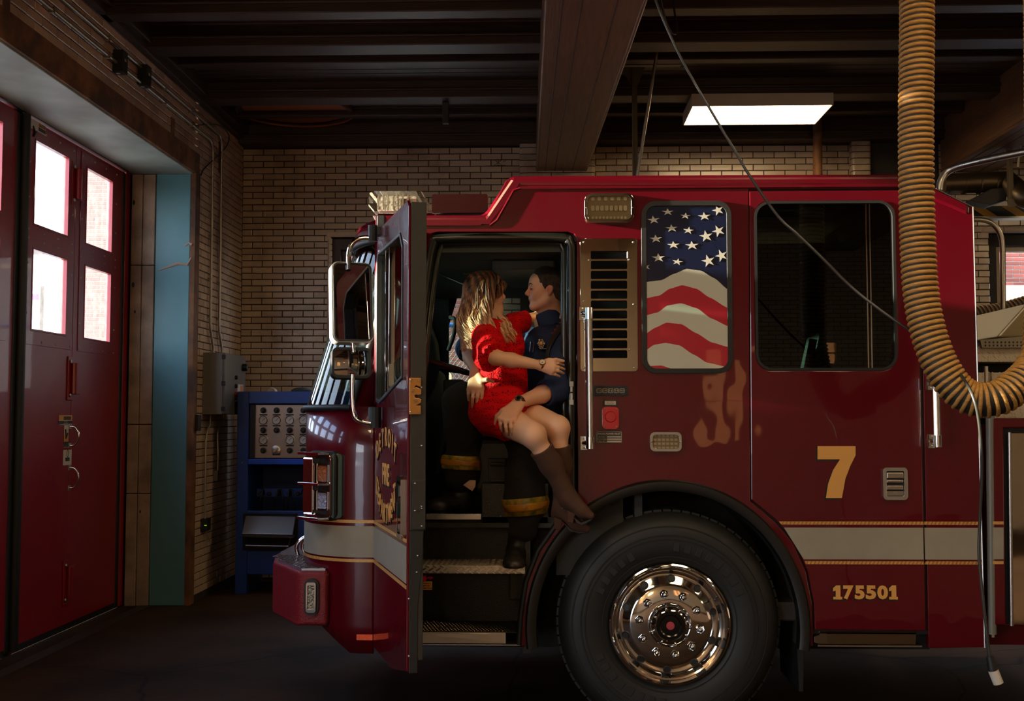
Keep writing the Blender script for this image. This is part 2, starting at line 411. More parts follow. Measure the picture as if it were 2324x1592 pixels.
# rusty steel lintel angle and jamb angle
rl = G().box(XL - .01, XL + .012, 3.8, 10.02, 3.84, 4.03).box(XL - .62, XL + .008, 3.8, 9.96, 3.86, 3.90)
struct(rl.build('trim_1', RUST, bevel=.004))
for (yy, z0, z1) in ((6.35, 4.02, 4.22), (9.28, 4.02, 4.17), (10.65, 4.0, 4.3)):
    G().box(XL - .004, XL + .010, yy - .045, yy + .045, z0, z1).build('lintel_strap', RUST, bpy.data.objects['trim_1'], bevel=.003)
struct(G().box(XL - .03, XL + .016, 9.90, 10.03, FZ, 3.86).box(XL - .04, XL + .010, 3.82, 3.92, FZ, 3.86).build('trim_2', RUST, bevel=.003))
sf = struct(G().box(-3.66, XL - .012, 3.9, 9.96, 3.83, 3.858).build('trim_3', SOFF, bevel=.004))
struct(G().box(-3.446, XL - .03, 9.90, 9.985, FZ, 3.83).build('trim_4', TEAL, bevel=.006))
cj = G(); z = FZ
for z1 in (1.02, 1.62, 3.02, 3.83):
    cj.box(-3.655, -3.56, 9.875, 9.99, z, z1 - .006).box(-3.556, -3.45, 9.885, 9.99, z, z1 - .006); z = z1
struct(cj.build('trim_5', CONC, bevel=.006))
jp = G()
for px, py, r in ((304, 460, 5), (302, 647, 5.5), (306, 708, 3.5), (318, 1162, 3)):
    p = P(px, py, 9.872); jp.ball(p, (r / 260 * .6, .004, r / 260 * 1.2), 8)
jp.build('spalled_hole', BLACK, bpy.data.objects['trim_5'])
# peeled paint scar on the teal jamb
ps = G(); 
for a in (((360, 614), (385, 605), (405, 598), (425, 602), (434, 585)), ((418, 560), (428, 552), (436, 556))):
    ps.tube([P(u, v, 9.899) for u, v in a], [.004, .010, .014, .011, .006][:len(a)], 6)
ps.build('paint_scar', mat('bare_plaster', 'b59c86', rough=.8), bpy.data.objects['trim_4'])

# ---- walls behind and beside the camera (outside the frame)
def plain_brick():
    m = mat('plain_glazed_wall', 'cdb79c', rough=.4)
    n = m.node_tree.nodes; l = m.node_tree.links; b = n['Principled BSDF']
    t = n.new('ShaderNodeTexCoord'); mp = n.new('ShaderNodeMapping'); mp.inputs['Rotation'].default_value = (pi / 2, 0, 0)
    br = n.new('ShaderNodeTexBrick'); br.inputs['Scale'].default_value = 1; br.inputs['Brick Width'].default_value = BLEN; br.inputs['Row Height'].default_value = BH
    br.inputs['Mortar Size'].default_value = .004; br.inputs['Color1'].default_value = (*lin('d8c3a8'), 1); br.inputs['Color2'].default_value = (*lin('cbb295'), 1); br.inputs['Mortar'].default_value = (*lin('2a2019'), 1)
    l.new(t.outputs['Object'], mp.inputs[0]); l.new(mp.outputs[0], br.inputs['Vector']); l.new(br.outputs[0], b.inputs['Base Color']); return m
PBR = plain_brick()
FW = ((2.35, 2.62, 1.25, 2.70), (2.78, 3.0, 1.25, 2.70), (3.85, 4.05, 2.45, 2.80), (4.12, 4.32, 2.45, 2.80), (-2.2, -1.5, 1.3, 2.9))
struct(G().prism([(XL - .6, 0), (XR, 0), (XR, ZC + .4), (XL - .6, ZC + .4)], XZ, YF - .3, YF, [[(a, c), (b, c), (b, d), (a, d)] for a, b, c, d in FW]).build('wall_front', PBR))
for i, (a, b, c, d) in enumerate(FW):
    q = struct(G().prism([(a, c), (b, c), (b, d), (a, d)], XZ, YF - .12, YF - .05, [[(a + .02, c + .02), (b - .02, c + .02), (b - .02, d - .02), (a + .02, d - .02)]]).build('window_%d' % (i + 3), WHITEP))
    G().box(a, b, YF - .09, YF - .085, c, d).build('glass_pane', glass('amber_pane', 'c9a27c'), q)
    G().box(a, b, YF - .10, YF - .06, (c + d) / 2 - .01, (c + d) / 2 + .01).build('glazing_bar', WHITEP, q)
struct(G().box(XR, XR + .3, YF - .3, YB + .3, 0, ZC + .4).build('wall_right', MORTAR))

# ---- ceiling: beadboard planks, joists, two deep beams
ceil = struct(G().box(-3.8, XR + .3, YF - .3, YB + .3, 4.67, 4.85).build('ceiling', CEILW))
k = 0; y = 7.0
while y < YB - .05:
    G().box(XL, XR, y + .004, y + .112, 4.648, 4.672).build('plank', CEILW, ceil, bevel=.006, seg=1); y += .116
pls = G(); y = YF
while y < 7.0: pls.box(XL, XR, y + .004, y + .112, 4.648, 4.672); y += .116
pls.build('planking', CEILW, ceil, kind='stuff')
for y0, y1, z in ((7.70, 7.86, 4.48), (8.47, 8.71, 4.5), (9.08, 9.20, 4.56), (9.90, 10.13, 4.5), (10.75, 10.85, 4.57), (11.28, 11.5, 4.44), (6.3, 6.5, 4.5), (5.1, 5.3, 4.5), (3.9, 4.1, 4.5), (2.7, 2.9, 4.5), (1.5, 1.7, 4.5), (.3, .5, 4.5), (-1.2, -1., 4.5), (-2.7, -2.5, 4.5)):
    G().box(XL, XR, y0, y1, z, 4.66).box(XL, XR, y0 - .025, y1 + .025, z + .06, z + .085).build('joist', CEILW, ceil, bevel=.008)
for x0, x1, yb in ((.0, .0, 0), (3.93, 4.40, 0)):
    pass
def deep_beam(xa0, xa1, xb0, xb1, ya, yb, z):
    g = G()
    def cross(x0, x1, y): return [(x0, y, z), (x1, y, z), (x1 + .012, y, z + .05), (x1 + .012, y, 4.66), (x0 - .012, y, 4.66), (x0 - .012, y, z + .05)]
    A, B = cross(xa0, xa1, ya), cross(xb0, xb1, yb)
    g.add(A + B, [tuple(range(6)), tuple(range(11, 5, -1))] + [(i, (i + 1) % 6, 6 + (i + 1) % 6, 6 + i) for i in range(6)])
    o = g.build('beam', WOOD, ceil, bevel=.01)
    for f in (.16, .36, .72):     # board joints: raised mouldings along the soffit
        a = Vector((xa0 + (xa1 - xa0) * f, ya, z)); b = Vector((xb0 + (xb1 - xb0) * f, yb, z))
        G().tube([a, b], .0045, 6).build('joint_bead', IRON, o)
    for sgn, xa, xb in ((-1, xa0, xb0), (1, xa1, xb1)):
        G().tube([(xa, ya, z + .01), (xb, yb, z + .01)], .016, 8).build('corner_bead', WOOD, o, smooth=60)
    return o
# extrapolated along its own run so that it continues over the camera
deep_beam(.004 + .089 / 4.5 * 11.9, .586 + .182 / 4.5 * 11.9, -.087, .400, -5, 11.42, 4.16)
deep_beam(4.0, 4.55, 3.96, 4.46, -5, 11.42, 4.13)
# wall plate / cornice over the left wall
struct(G().box(XL - .02, XL + .11, YF, YB, ZC + .07, 4.66).box(XL - .02, XL + .06, YF, YB, ZC + .02, ZC + .09).build('trim_6', CEILW, bevel=.01))
# round hatch in the ceiling
rp = P(672, 258, 10.75)
o = G().lathe([(0, 0), (.5, 0), (.52, .02), (.56, .02), (.56, -.03)], (rp.x, 10.72, 4.625), (0, 0, 1), 48).build('round_hatch', mat('hatch_brown', 'a0562e', rough=.5), ceil, smooth=30)
G().lathe([(.50, -.012), (.56, -.012), (.56, .03), (.50, .03)], (rp.x, 10.72, 4.625), (0, 0, 1), 48, closed=False).build('hatch_rim', IRON, ceil, smooth=30)

# ================================================================== BAY DOORS
def bay_door(n, y0, y1, detail, wy=None):
    XD = -3.68; zb, zt = .10, 3.815; t = struct(G().box(XD - .05, XD + .02, y0 - .02, y0 + .012, zb, zt + .05).build('door_%d' % n, BLACK))
    L = (y1 - y0); ym = y0 + L * .485
    for li, (a, b) in enumerate(((y0 + .02, ym - .003), (ym + .003, y1))):
        w0, w1 = (a + .165, a + .765) if li == 0 else (b - .79, b - .23)
        solid = wy is not None and wy[li] is None
        if wy and not solid: w0, w1 = wy[li]
        holes = [[(w0, 2.30), (w1, 2.30), (w1, 2.90), (w0, 2.90)], [(w0, 3.06), (w1, 3.06), (w1, 3.69), (w0, 3.69)]]
        if solid: holes = []
        leaf = G().prism([(a, zb), (b, zb), (b, zt), (a, zt)], YZ, XD - .045, XD, holes).build('leaf', DOORRED, t, bevel=.003)
        fr = G().prism([(w0 - .10, 2.20), (w1 + .10, 2.20), (w1 + .10, 3.79), (w0 - .10, 3.79)], YZ, XD, XD + .006, holes).build('window_plate', DOORRED, leaf, bevel=.002)
        for i, hh in enumerate(holes):
            (ya, za), (yb, zc) = hh[0], hh[2]
            G().prism(hh, YZ, XD - .03, XD + .01, [[(ya + .014, za + .014), (yb - .014, za + .014), (yb - .014, zc - .014), (ya + .014, zc - .014)]]).build('glazing_bead', DOORRED, leaf, bevel=.002)
            G().prism(hh, YZ, XD - .022, XD - .018).build('glass_pane', glass('bay_glass', 'f2f6fa', .8, haze=.02), leaf)
        if detail:
            bm0 = None
            for yy in (w0 - .075, (w0 + w1) / 2 - .12, (w0 + w1) / 2 + .12, w1 + .075):
                for zz in (2.225, 2.42, 2.78, 2.955, 3.02, 3.25, 3.5, 3.755):
                    if w0 < yy < w1 and zz not in (2.225, 2.955, 3.02, 3.755): continue
                    if bm0 is None:
                        bm0 = G().lathe([(0, .006), (.006, .005), (.0095, 0)], (0, 0, 0), (1, 0, 0), 8).build('bolt', BRUSH, leaf, smooth=60)
                        bm0.parent = None; ob = bm0
                    else:
                        ob = bm0.copy(); C.objects.link(ob)
                    ob.location = (XD + .006, yy, zz); ob.parent = None; par(ob, leaf)
    if detail:
        for hz in (3.50, 1.98, .42):
            h = G().box(XD, XD + .012, ym - .09, ym + .02, hz - .17, hz + .17).tube([(XD + .03, ym - .02, hz - .12), (XD + .03, ym - .02, hz + .12)], .026, 12).box(XD, XD + .03, ym + .0, ym + .10, hz - .12, hz + .12).build('hinge', DOORRED, t, bevel=.004)
            for q in (-.13, .13): G().ball((XD + .016, ym - .06, hz + q), (.01, .016, .016), 8).build('hinge_bolt', BRUSH, h)
        def yat(px, py): p = PX(px, py, XD); return p.y, p.z
        for (pa, pb) in (((158, 968), (158, 1012)), ((157, 1062), (157, 1108))):
            (ya, za), (yb, zc) = yat(*pa), yat(*pb)
            h = G().tube(bez([(XD, ya, za), (XD + .04, ya + .012, za - .01), (XD + .07, ya + .012, (za + zc) / 2), (XD + .04, ya + .012, zc + .01), (XD, ya, zc)], 6), .008, 8).build('pull_handle', CHROME, t, smooth=60)
            for z_ in (za, zc): G().box(XD, XD + .006, ya - .02, ya + .03, z_ - .02, z_ + .02).build('handle_foot', BRUSH, h, bevel=.002)
        YEL = mat('caution_yellow', 'd99a2b', rough=.5); WHT = mat('sticker_white', 'c9c2b4', rough=.5); BLK = mat('sticker_black', '121212', rough=.5)
        def stk(px0, py0, px1, py1, bands, XD=XD):
            (a, zt_), (b, _) = yat(px0, py0), yat(px1, py0); (_, zb_) = yat((px0 + px1) / 2, py1)
            o = None
            for f0, f1, mm in bands:
                q = G().box(XD + (.0015 if o is None else .002), XD + (.003 if o is None else .0035), a, b, zt_ + (zb_ - zt_) * f1, zt_ + (zb_ - zt_) * f0).build('sticker' if o is None else 'sticker_band', mm, o or t)
                o = o or q
            return o, a, b, zt_, zb_
        st, a, b, z1, z0 = stk(133, 943, 163, 965, [(0, 1, WHT), (.05, .55, YEL), (.58, .95, BLK)])
        to = lambda y_, z_: mx((XD + .0042, y_, z_), (0, 1, 0), (0, 0, 1), (1, 0, 0))
        text('CAUTION', (z1 - z0) * .42, 'lettering', BLK, st, to((a + b) / 2 + .03, z1 - (z1 - z0) * .32), .0004, .003, sx=.95)
        text('STAND CLEAR', (z1 - z0) * .14, 'lettering', WHT, st, to((a + b) / 2, z1 - (z1 - z0) * .68), .0004)
        text('AUTOMATIC OPERATION', (z1 - z0) * .14, 'lettering', WHT, st, to((a + b) / 2, z1 - (z1 - z0) * .84), .0004, sx=.8)
        st, a, b, z1, z0 = stk(145, 966, 155, 1016, [(0, 1, WHT), (.42, .73, YEL), (.74, .98, BLK)])
        G().tube([(XD + .005, a + .02, z1 - .03), (XD + .005, a + .03, z1 - .10), (XD + .005, a + .06, z1 - .06)], .006, 6).build('pictogram', BLK, st)
        st, a, b, z1, z0 = stk(143, 1022, 162, 1056, [(0, 1, WHT)])
        text('DOOR', (z1 - z0) * .26, 'lettering', BLK, st, to((a + b) / 2, z1 - (z1 - z0) * .63), .0004, .003, sx=.8)
        G().prism(circ((a + b) / 2, z1 - (z1 - z0) * .25, .018, 16, .03), YZ, XD + .003, XD + .0045, [circ((a + b) / 2, z1 - (z1 - z0) * .25, .013, 16, .024)]).build('emblem', BLK, st)
        XD0 = XD; XD = XD + .006
        st, a, b, z1, z0 = stk(70, 268, 104, 300, [(0, 1, WHT)], XD)
        G().box(XD + .002, XD + .004, a + (b - a) * .5, b - .006, z0 + .01, z0 + (z1 - z0) * .5).build('sticker_band', BLK, st)
        G().box(XD + .002, XD + .004, a + (b - a) * .5, b - .006, z0 + (z1 - z0) * .52, z1 - .008).build('sticker_band', YEL, st)
        text('CAUTION', .03, 'lettering', BLK, st, to(a + (b - a) * .74, z0 + (z1 - z0) * .74), .0004, .001, sx=.8)
        G().tube(bez([(XD + .005, a + .03, z1 - .05), (XD + .005, a + .06, z1 - .09), (XD + .005, a + .04, z1 - .12), (XD + .005, a + .08, z1 - .08)], 4), .007, 6).build('pictogram', BLK, st); XD = XD0
    G().box(XD - .058, XD - .046, ym - .03, ym + .03, zb, zt).build('leak_strip', DOORRED, t)  # strips added behind the door gaps to stop sun leaking through
    G().box(XD - .07, XD - .052, y0 - .05, y0 + .05, zb - .04, zt).build('leak_strip', BLACK, t)
    # rubber edge strip and top rail
    G().tube([(XD + .02, y0, zb - .02), (XD + .02, y0, zt)], .036, 10).build('rubber_edge', BLACK, t, smooth=60)
    G().box(XD - .03, XD - .005, y0, y1 + .1, FZ + .003, zb + .005).build('bottom_seal', BLACK, t)
    G().box(XD - .05, XD + .03, y0, y1 + .08, zt + .01, zt + .05).build('top_seal', BLACK, t, bevel=.004)
    G().box(XD - .05, XD + .01, y1 + .06, min(y1 + .16, 9.88), zb - .04, zt + .05).build('side_channel', DOORRED, t, bevel=.004)
    G().box(XD - .045, XD + .008, y1 - .003, y1 + .06, zb - .03, zt).build('rubber_edge', BLACK, t, bevel=.01)
    return t
for a_, b_ in ((9.80, 9.992), (7.72, 7.86), (5.80, 5.92), (3.86, 4.02)): struct(G().box(-3.76, -3.72, a_, b_, FZ, 3.87).build('leak_stop', DOORRED))  # added boxes that block sun leaking past the door edges
bay_door(1, 7.82, 9.72, True)
bay_door(2, 5.86, 7.74, False, ((5.96, 6.62), (6.97, 7.53)))
bay_door(3, 3.98, 5.84, False, ((4.08, 4.36), (5.12, 5.775)))  # unseen pair, added with its panes placed to aim the sun

# ================================================================== OUTSIDE
def outside():
    yb = 20.0; t = thing('brick_building', 'red brick building seen outside through the windows', 'building', (0, yb, 0))
    G().box(-8.3, 14, yb + .01, yb + 6, 0, 9).build('wall_core', mat('outside_mortar', 'b9a99a', rough=.9), t)
    g = G(); bl, bh = .24, .072; r = 0; rng = random.Random(5)
    for (x0, x1, z0, z1) in ((-8.3, .5, .6, 6.6), (6.8, 9.6, .6, 5.2)):
        z = z0; r = 0
        while z < z1:
            x = x0 - (bl / 2 if r % 2 else 0)
            while x < x1:
                vs, fs = brick_mesh(bl - .014, bh - .013, 'y'); a = max(x, x0)
                g.add([(v[0] + x + bl / 2, v[1] + yb, v[2] + z) for v in vs], fs); x += bl
            z += bh; r += 1
    g.build('brickwork', ORED, t, kind='stuff')
    G().box(6.6, 9.8, yb - .12, yb + .01, 3.62, 3.95).build('stone_sill', mat('sandstone', 'c9a27c', rough=.8, bump=.3, bscale=12), t, bevel=.01)
    f = thing('chain_link_fence', 'galvanised chain-link fence outside, seen through the cab windscreen', 'fence', (-1.5, 14, 0))
    D = 14.0; a = P(965, 742, D); zt = a.z; g = G(); zb = .3
    for i in range(-46, 60):
        x = -3.2 + i * .06 * 1.0
        for sg in (1, -1):
            h = zt - zb; xx0, xx1 = (x, x + sg * h * .75)
            if max(xx0, xx1) < -3.2 or min(xx0, xx1) > .3: continue
            g.tube([(xx0, D, zb), (xx1, D, zt)], .0035, 4, cap=False)
    g.build('chain_link', PIPE, f, kind='stuff')
    G().tube([(-3.2, D, zt + .02), (.4, D, zt + .02)], .03, 10).build('top_rail', mat('blue_rail', '3a6ea8', rough=.5), f, smooth=60)
    for x in (-3.2, -.2): G().tube([(x, D, 0), (x, D, zt + .08)], .035, 10).build('fence_post', PIPE, f, smooth=60)
    b = P(85, 720, 28); t = thing('street_banner', 'white banner with a purple stripe outside the bay door window', 'sign', (b.x, 28, b.z))
    xa, za = s(64, 667, 28); xb, _ = s(90, 667, 28); _, zb = s(64, 748, 28)
    G().box(xa - .2, xb, 28, 28.05, zb, za).build('banner_sheet', mat('banner_white', 'dfe6ee', rough=.7), t)
    G().box(xa - .2, xb, 27.98, 28.0, za - (za - zb) * .18, za).build('banner_stripe', mat('banner_purple', '6c2b7a', rough=.7), t)
    G().box(xa - .2, xb, 27.98, 28.0, za - (za - zb) * .34, za - (za - zb) * .18).build('banner_picture', mat('banner_blue', '1c4f86', rough=.7, var=.6, vscale=8, col2='d9c56a'), t)
    text('0th', (za - zb) * .35, 'lettering', mat('banner_text', '9aa4b4', rough=.7), t, mx(((xa + xb) / 2, 27.97, za - (za - zb) * .62), (1, 0, 0), (0, 0, 1), (0, -1, 0)), .002)
    G().tube([(xa + .3, 28.1, 0), (xa + .3, 28.1, za + .2)], .06, 10).build('sign_post', IRON, t, smooth=60)
    # lamp on a post outside
    p = P(78, 575, 24); t = thing('street_lamp', 'dark street lamp head outside the bay door window', 'lamp', (p.x, 24, 0))
    G().lathe([(0, .25), (.08, .2), (.22, .02), (.25, 0), (0, 0)], (p.x, 24, p.z), (0, 0, 1), 20).build('lamp_head', IRON, t, smooth=40)
    G().tube([(p.x - .5, 24.1, 0), (p.x - .5, 24.1, p.z + .1), (p.x - .3, 24.05, p.z + .35), (p.x, 24, p.z + .22)], .05, 8).build('lamp_post', IRON, t, smooth=60)
outside()

# ================================================================== CEILING LIGHTS AND ADDED FILL GLOBES
LENS = mat('light_diffuser', 'fff0d8', rough=.5, emis='ffe0b0', estr=LAMP_E)
def ceiling_light(x, y, z, label, first=None):
    if first:
        t = first.copy(); C.objects.link(t); t.location = (x, y, z); t['label'] = label
        for ch in first.children:
            c = ch.copy(); C.objects.link(c); c.parent = t
        return t
    t = thing('ceiling_light', label, 'lamp', (0, 0, 0), 'ceiling light fixtures')
    hx, hy, h = .61, .33, .11
    G().prism([(-hx, -hy), (hx, -hy), (hx, hy), (-hx, hy)], XY, 0, h, [[(-hx + .012, -hy + .012), (hx - .012, -hy + .012), (hx - .012, hy - .012), (-hx + .012, hy - .012)]]).box(-hx, hx, -hy, hy, h - .005, h).build('housing', WHITEP, t, bevel=.003)
    G().box(-hx + .014, hx - .014, -hy + .014, hy - .014, .003, .012).build('diffuser', LENS, t)
    for a in (-.4, .4): G().tube([(a, 0, h), (a, 0, h + .2)], .006, 6).build('hanger_rod', IRON, t)
    t.location = (x, y, z); return t
l0 = ceiling_light(1.875, 10.13, 4.375, 'lit flat ceiling light above the truck roof')
for i, (x, y) in enumerate(((-1.4, 2.6), (1.9, 3.2), (5.6, 2.6), (6.2, 7.5))):
    ceiling_light(x, y, 4.375, ('lit flat ceiling light left of and above the camera', 'lit flat ceiling light straight above the camera aisle', 'lit flat ceiling light to the right of the camera', 'lit flat ceiling light above the rear of the truck')[i], l0)
GL = mat('fill_globe_glow', 'fff0d8', rough=.4, emis='ffdca8', estr=FILL_E)  # glow of the unseen fill globes, added clear of the truck's reflections
for i, (x, y, z) in enumerate(((-2.4, -3.6, 2.6), (-1.2, -2.2, 2.9), (-.5, -4.2, 2.4), (7.7, -2.0, 2.8), (7.8, .6, 3.2), (7.8, 3.0, 3.1))):
    t = thing('fill_globe', 'unseen globe added as fill light behind the camera, ' + ('leftmost', 'nearest', 'lowest', 'far to the right', 'right wall, middle', 'right wall, nearest the truck')[i], 'lamp', (x, y, z), 'added fill globes behind the camera')
    G().ball((x, y, z), .17, 20).build('globe', GL, t, smooth=60); G().tube([(x, y, z + .16), (x, y, 4.66)], .008, 8).lathe([(.05, .15), (.06, .16), (.03, .2)], (x, y, z), (0, 0, 1), 16).build('fill_globe_stem', IRON, t, smooth=40)
# ================================================================== FIRE TRUCK
YF2 = 8.45         # far side
truck = thing('fire_truck', 'red fire truck cab with open front door and flag-printed side window', 'truck', (.6, 7.2, FZ))
T = truck
XH = s(852, 800)[0]                      # door hinge line
def S2(*pts): return [s(*p) for p in pts]
ycen, xw = P(1514, 1427, YS).z, P(1514, 1427, YS).x
def arch(rx, rz, a0, a1, n=28):
    return [(xw + rx / 434 * cos(radians(a0 + (a1 - a0) * i / n)), ycen + rz / 434 * sin(radians(a0 + (a1 - a0) * i / n))) for i in range(n + 1)]

# side sheet in front of the crew door, over the doorway and down the arch
seamL = s(1699, 800)[0]
poly = S2((852, 489), (1096, 489), (1110, 483), (1148, 410), (1166, 400), (1699, 397)) + [(seamL, s(1699, 1138)[1])] + \
    S2((1757, 1183), (1800, 1233), (1829, 1298), (1843, 1370), (1846, 1468), (1828, 1468)) + arch(306, 320, -8, 188)[1:-1] + \
    S2((1198, 1468), (1183, 1468), (1186, 1400), (1197, 1320), (1226, 1245), (1275, 1176), (1311, 1138), (1309, 545), (1303, 531), (1290, 527), (992, 527), (978, 531), (962, 600), (946, 700), (938, 850), (934, 1468), (852, 1468))
G().prism(poly, XZ, YS, YS + .045).build('side_panel', RED, T, bevel=.004)
# crew door
cdX0, cdX1 = s(1705, 800)[0], s(2090, 900)[0]
cz = lambda py: s(1700, py)[1]
win = rrect(s(1713, 650)[0], s(2034, 650)[0], cz(842), cz(457), .085)
poly = [(cdX0, cz(434)), (cdX1, cz(434)), (cdX1, cz(1430))] + S2((1849, 1430), (1847, 1370), (1833, 1298), (1804, 1231), (1761, 1180), (1705, 1135))
crew = G().prism(poly, XZ, YS - .002, YS + .045, [win]).build('crew_door', RED, T, bevel=.004)
def inset(u0, u1, v0, v1, r, d, n=6): return rrect(u0 + d, u1 - d, v0 + d, v1 - d, max(r - d, .01), n)
wa = (s(1713, 650)[0], s(2034, 650)[0], cz(842), cz(457))
G().prism(rrect(*wa, .085), XZ, YS - .006, YS + .03, [inset(*wa, .085, .014)]).build('window_seal', BLACK, crew, smooth=40)
TINT = glass('tinted_glass', '8a938e', 1.)
G().prism(inset(*wa, .085, .01), XZ, YS + .012, YS + .016).build('window_pane', TINT, crew)
for px in (1969, 1977):
    x = s(px, 650)[0]; G().box(x - .003, x + .003, YS + .006, YS + .012, cz(836), cz(462)).build('window_bar', CHROME, crew)
# rear sheet behind the crew door and its sloping shoulder
rear = [(s(2096, 900)[0], cz(434))] + S2((2096, 397)) + [s(2050, 397)] + []
poly = S2((1699, 397), (2052, 396), (2124, 429), (2207, 470)) + [s(2235, 1470)] + [(s(2096, 900)[0], cz(1470)), (s(2096, 900)[0], cz(430)), (seamL, cz(430))]
G().prism(poly, XZ, YS, YS + .045).build('rear_side_panel', RED, T, bevel=.004)
# black shut-line behind the seams
G().prism([(seamL - .02, cz(426)), (s(2104, 900)[0], cz(426)), (s(2104, 900)[0], cz(1440)), (s(1835, 1440)[0], cz(1440))] + S2((1822, 1298), (1795, 1238), (1750, 1190), (1692, 1142)), XZ, YS + .02, YS + .04, [win]).build('door_seal', BLACK, T)
# drip rails and roof ribs
for a, b, yy in ((1180, 2046, 427), (870, 1092, 511)):
    (xa, z), (xb, _) = s(a, yy), s(b, yy)
    G().prism(rrect(xa, xb, z - .006, z + .006, .004, 2), XZ, YS - .010, YS + .01).build('drip_rail', RED, T, smooth=50)
G().tube([Vector((x, YS - .002, z)) for x, z in S2((1112, 512), (1128, 500), (1166, 432), (1182, 427))], .007, 8).build('pressed_rib', RED, T, smooth=60)

# roof
def roofprof(pts): return S2(*pts)
top = S2((880, 487), (1098, 487), (1158, 398), (2052, 394), (2207, 469)); bot = S2((2207, 500), (2040, 428), (1175, 428), (1112, 512), (880, 512))
G().prism(top + bot, XZ, YS - .004, YF2, ()).build('roof', RED, T, bevel=.035, seg=4)
G().box(s(2160, 500)[0], s(2205, 500)[0], YS + .05, YF2, .9, cz(480)).build('cab_rear_wall', RED, T)
G().tube([Vector((x, YS - .001, z)) for x, z in S2((2124, 428), (2208, 470))] + [Vector((s(2235, 1470)[0], YS, cz(1468)))], .004, 6).build('rear_edge_trim', BRUSH, T)

# rounded front corner: loft of plan curves
XF0 = -1.35
def plan(xf, n=14, r=.5, ny=10, yside=YS):
    """half plan from the door hinge to the truck centre line, then mirrored to the far side"""
    pts = [(XH, yside)]
    x0 = xf + .44
    for i in range(n + 1):
        t = pi / 2 * i / n; c, s_ = cos(t) ** .9, sin(t) ** .9
        pts.append((xf + .44 - .44 * s_, yside + r - r * c))
    for i in range(1, ny + 1):
        f = i / ny; pts.append((xf - .03 * sin(f * pi / 2), yside + r + (7.21 - yside - r) * f))
    return pts + [(x, 7.21 * 2 - y) for x, y in reversed(pts[:-1])]
def corner(px, py, off=0., xf=None):
    """where a pixel's ray meets the rounded front corner: point and outward normal"""
    d = ray(px, py); pl = plan(XF0 if xf is None else xf)
    for a, b in zip(pl[:24], pl[1:25]):
        ex, ey = b[0] - a[0], b[1] - a[1]; det = d.x * -ey + d.y * ex
        if abs(det) < 1e-9: continue
        t = (a[0] * -ey + a[1] * ex) / det; f = (d.x * a[1] - d.y * a[0]) / -det if False else ((t * d.x - a[0]) * ex + (t * d.y - a[1]) * ey) / (ex * ex + ey * ey)
        if t > 0 and -1e-6 <= f <= 1 + 1e-6:
            n_ = Vector((-ey, ex, 0)).normalized()
            if n_.y > 0 and n_.x > 0 or n_.dot(Vector((-1, -1, 0))) < 0: n_ = -n_
            return EYE + d * t + n_ * off, n_
    return P(px, py, 6.3), Vector((-.7, -.7, 0))
def loft(zs, xfs, i0=0, i1=None, off=0., ys=None):
    rows = []
    for q_, (z, xf) in enumerate(zip(zs, xfs)):
        p = plan(xf, yside=YS + (ys[q_] if ys else 0))
        rows.append([(x, y, z) for x, y in p][i0:i1])
    if off:
        for r in rows:
            q = list(r)
            for i in range(len(r)):
                a, b = q[max(i - 1, 0)], q[min(i + 1, len(q) - 1)]; t = Vector((b[0] - a[0], b[1] - a[1])).normalized()
                r[i] = (q[i][0] - t.y * off, q[i][1] + t.x * off, q[i][2]) if False else (q[i][0] - t.y * off * 1, q[i][1] + t.x * off, q[i][2])
    k = len(rows[0]); vs = [v for r in rows for v in r]
    fs = [(i * k + j, i * k + j + 1, (i + 1) * k + j + 1, (i + 1) * k + j) for i in range(len(rows) - 1) for j in range(k - 1)]
    return vs, fs
zc = lambda py: s(852, py)[1]
vs, fs = loft([.46, .6, .8, 1.1, 1.5, 1.74], [XF0] * 6)
# cut the skirt up under the bumper
n0 = 0
vs = [(v[0], v[1], max(v[2], .46 + max(0, min(.16, (-1.02 - v[0]) * .75))) if v[2] < .62 else v[2]) for v in vs]
g = G().add(vs, fs); o = g.build('front_corner_panel', RED, T, smooth=50)
sm = o.modifiers.new('solid', 'SOLIDIFY'); sm.thickness = .02; sm.offset = -1
# cowl lip under the windscreen
lip = plan(XF0 - .004); G().tube([(x, y, 1.735) for x, y in lip[3:-3]], .018, 10).build('windscreen_seal', BLACK, T, smooth=60)
# windscreen
def xf_at(z): return XF0 + (z - 1.74) * .30
zs = [1.745, 1.95, 2.15, 2.35, 2.62]
vs, fs = loft(zs, [xf_at(z) for z in zs], 3, -3)
WS = glass('windscreen_glass', '9fc4bf', 1.)
G().add(vs, fs).build('windscreen', WS, T, smooth=60)
# windscreen wiper-less pillar: black surround following the glass edge, both sides
for sg in (3, -4):
    pts = [(*plan(xf_at(z))[sg], z) for z in zs]
    G().tube(pts, .022, 8).build('windscreen_seal', BLACK, T, smooth=60)
for i in ((0, 4), (-4, None)):
    zs2 = [1.74, 2.0, 2.3, 2.66]; vs, fs = loft(zs2, [xf_at(z) for z in zs2], *i)
    vs = [(x, y, z) for x, y, z in vs]
    o = G().add(vs, fs).build('corner_pillar', RED, T, smooth=60); md = o.modifiers.new('s', 'SOLIDIFY'); md.thickness = .04; md.offset = -1
pts = [(x, y, 2.63) for x, y in plan(xf_at(2.62))[3:-3]]; G().tube(pts, .02, 8).build('windscreen_seal', BLACK, T, smooth=60)
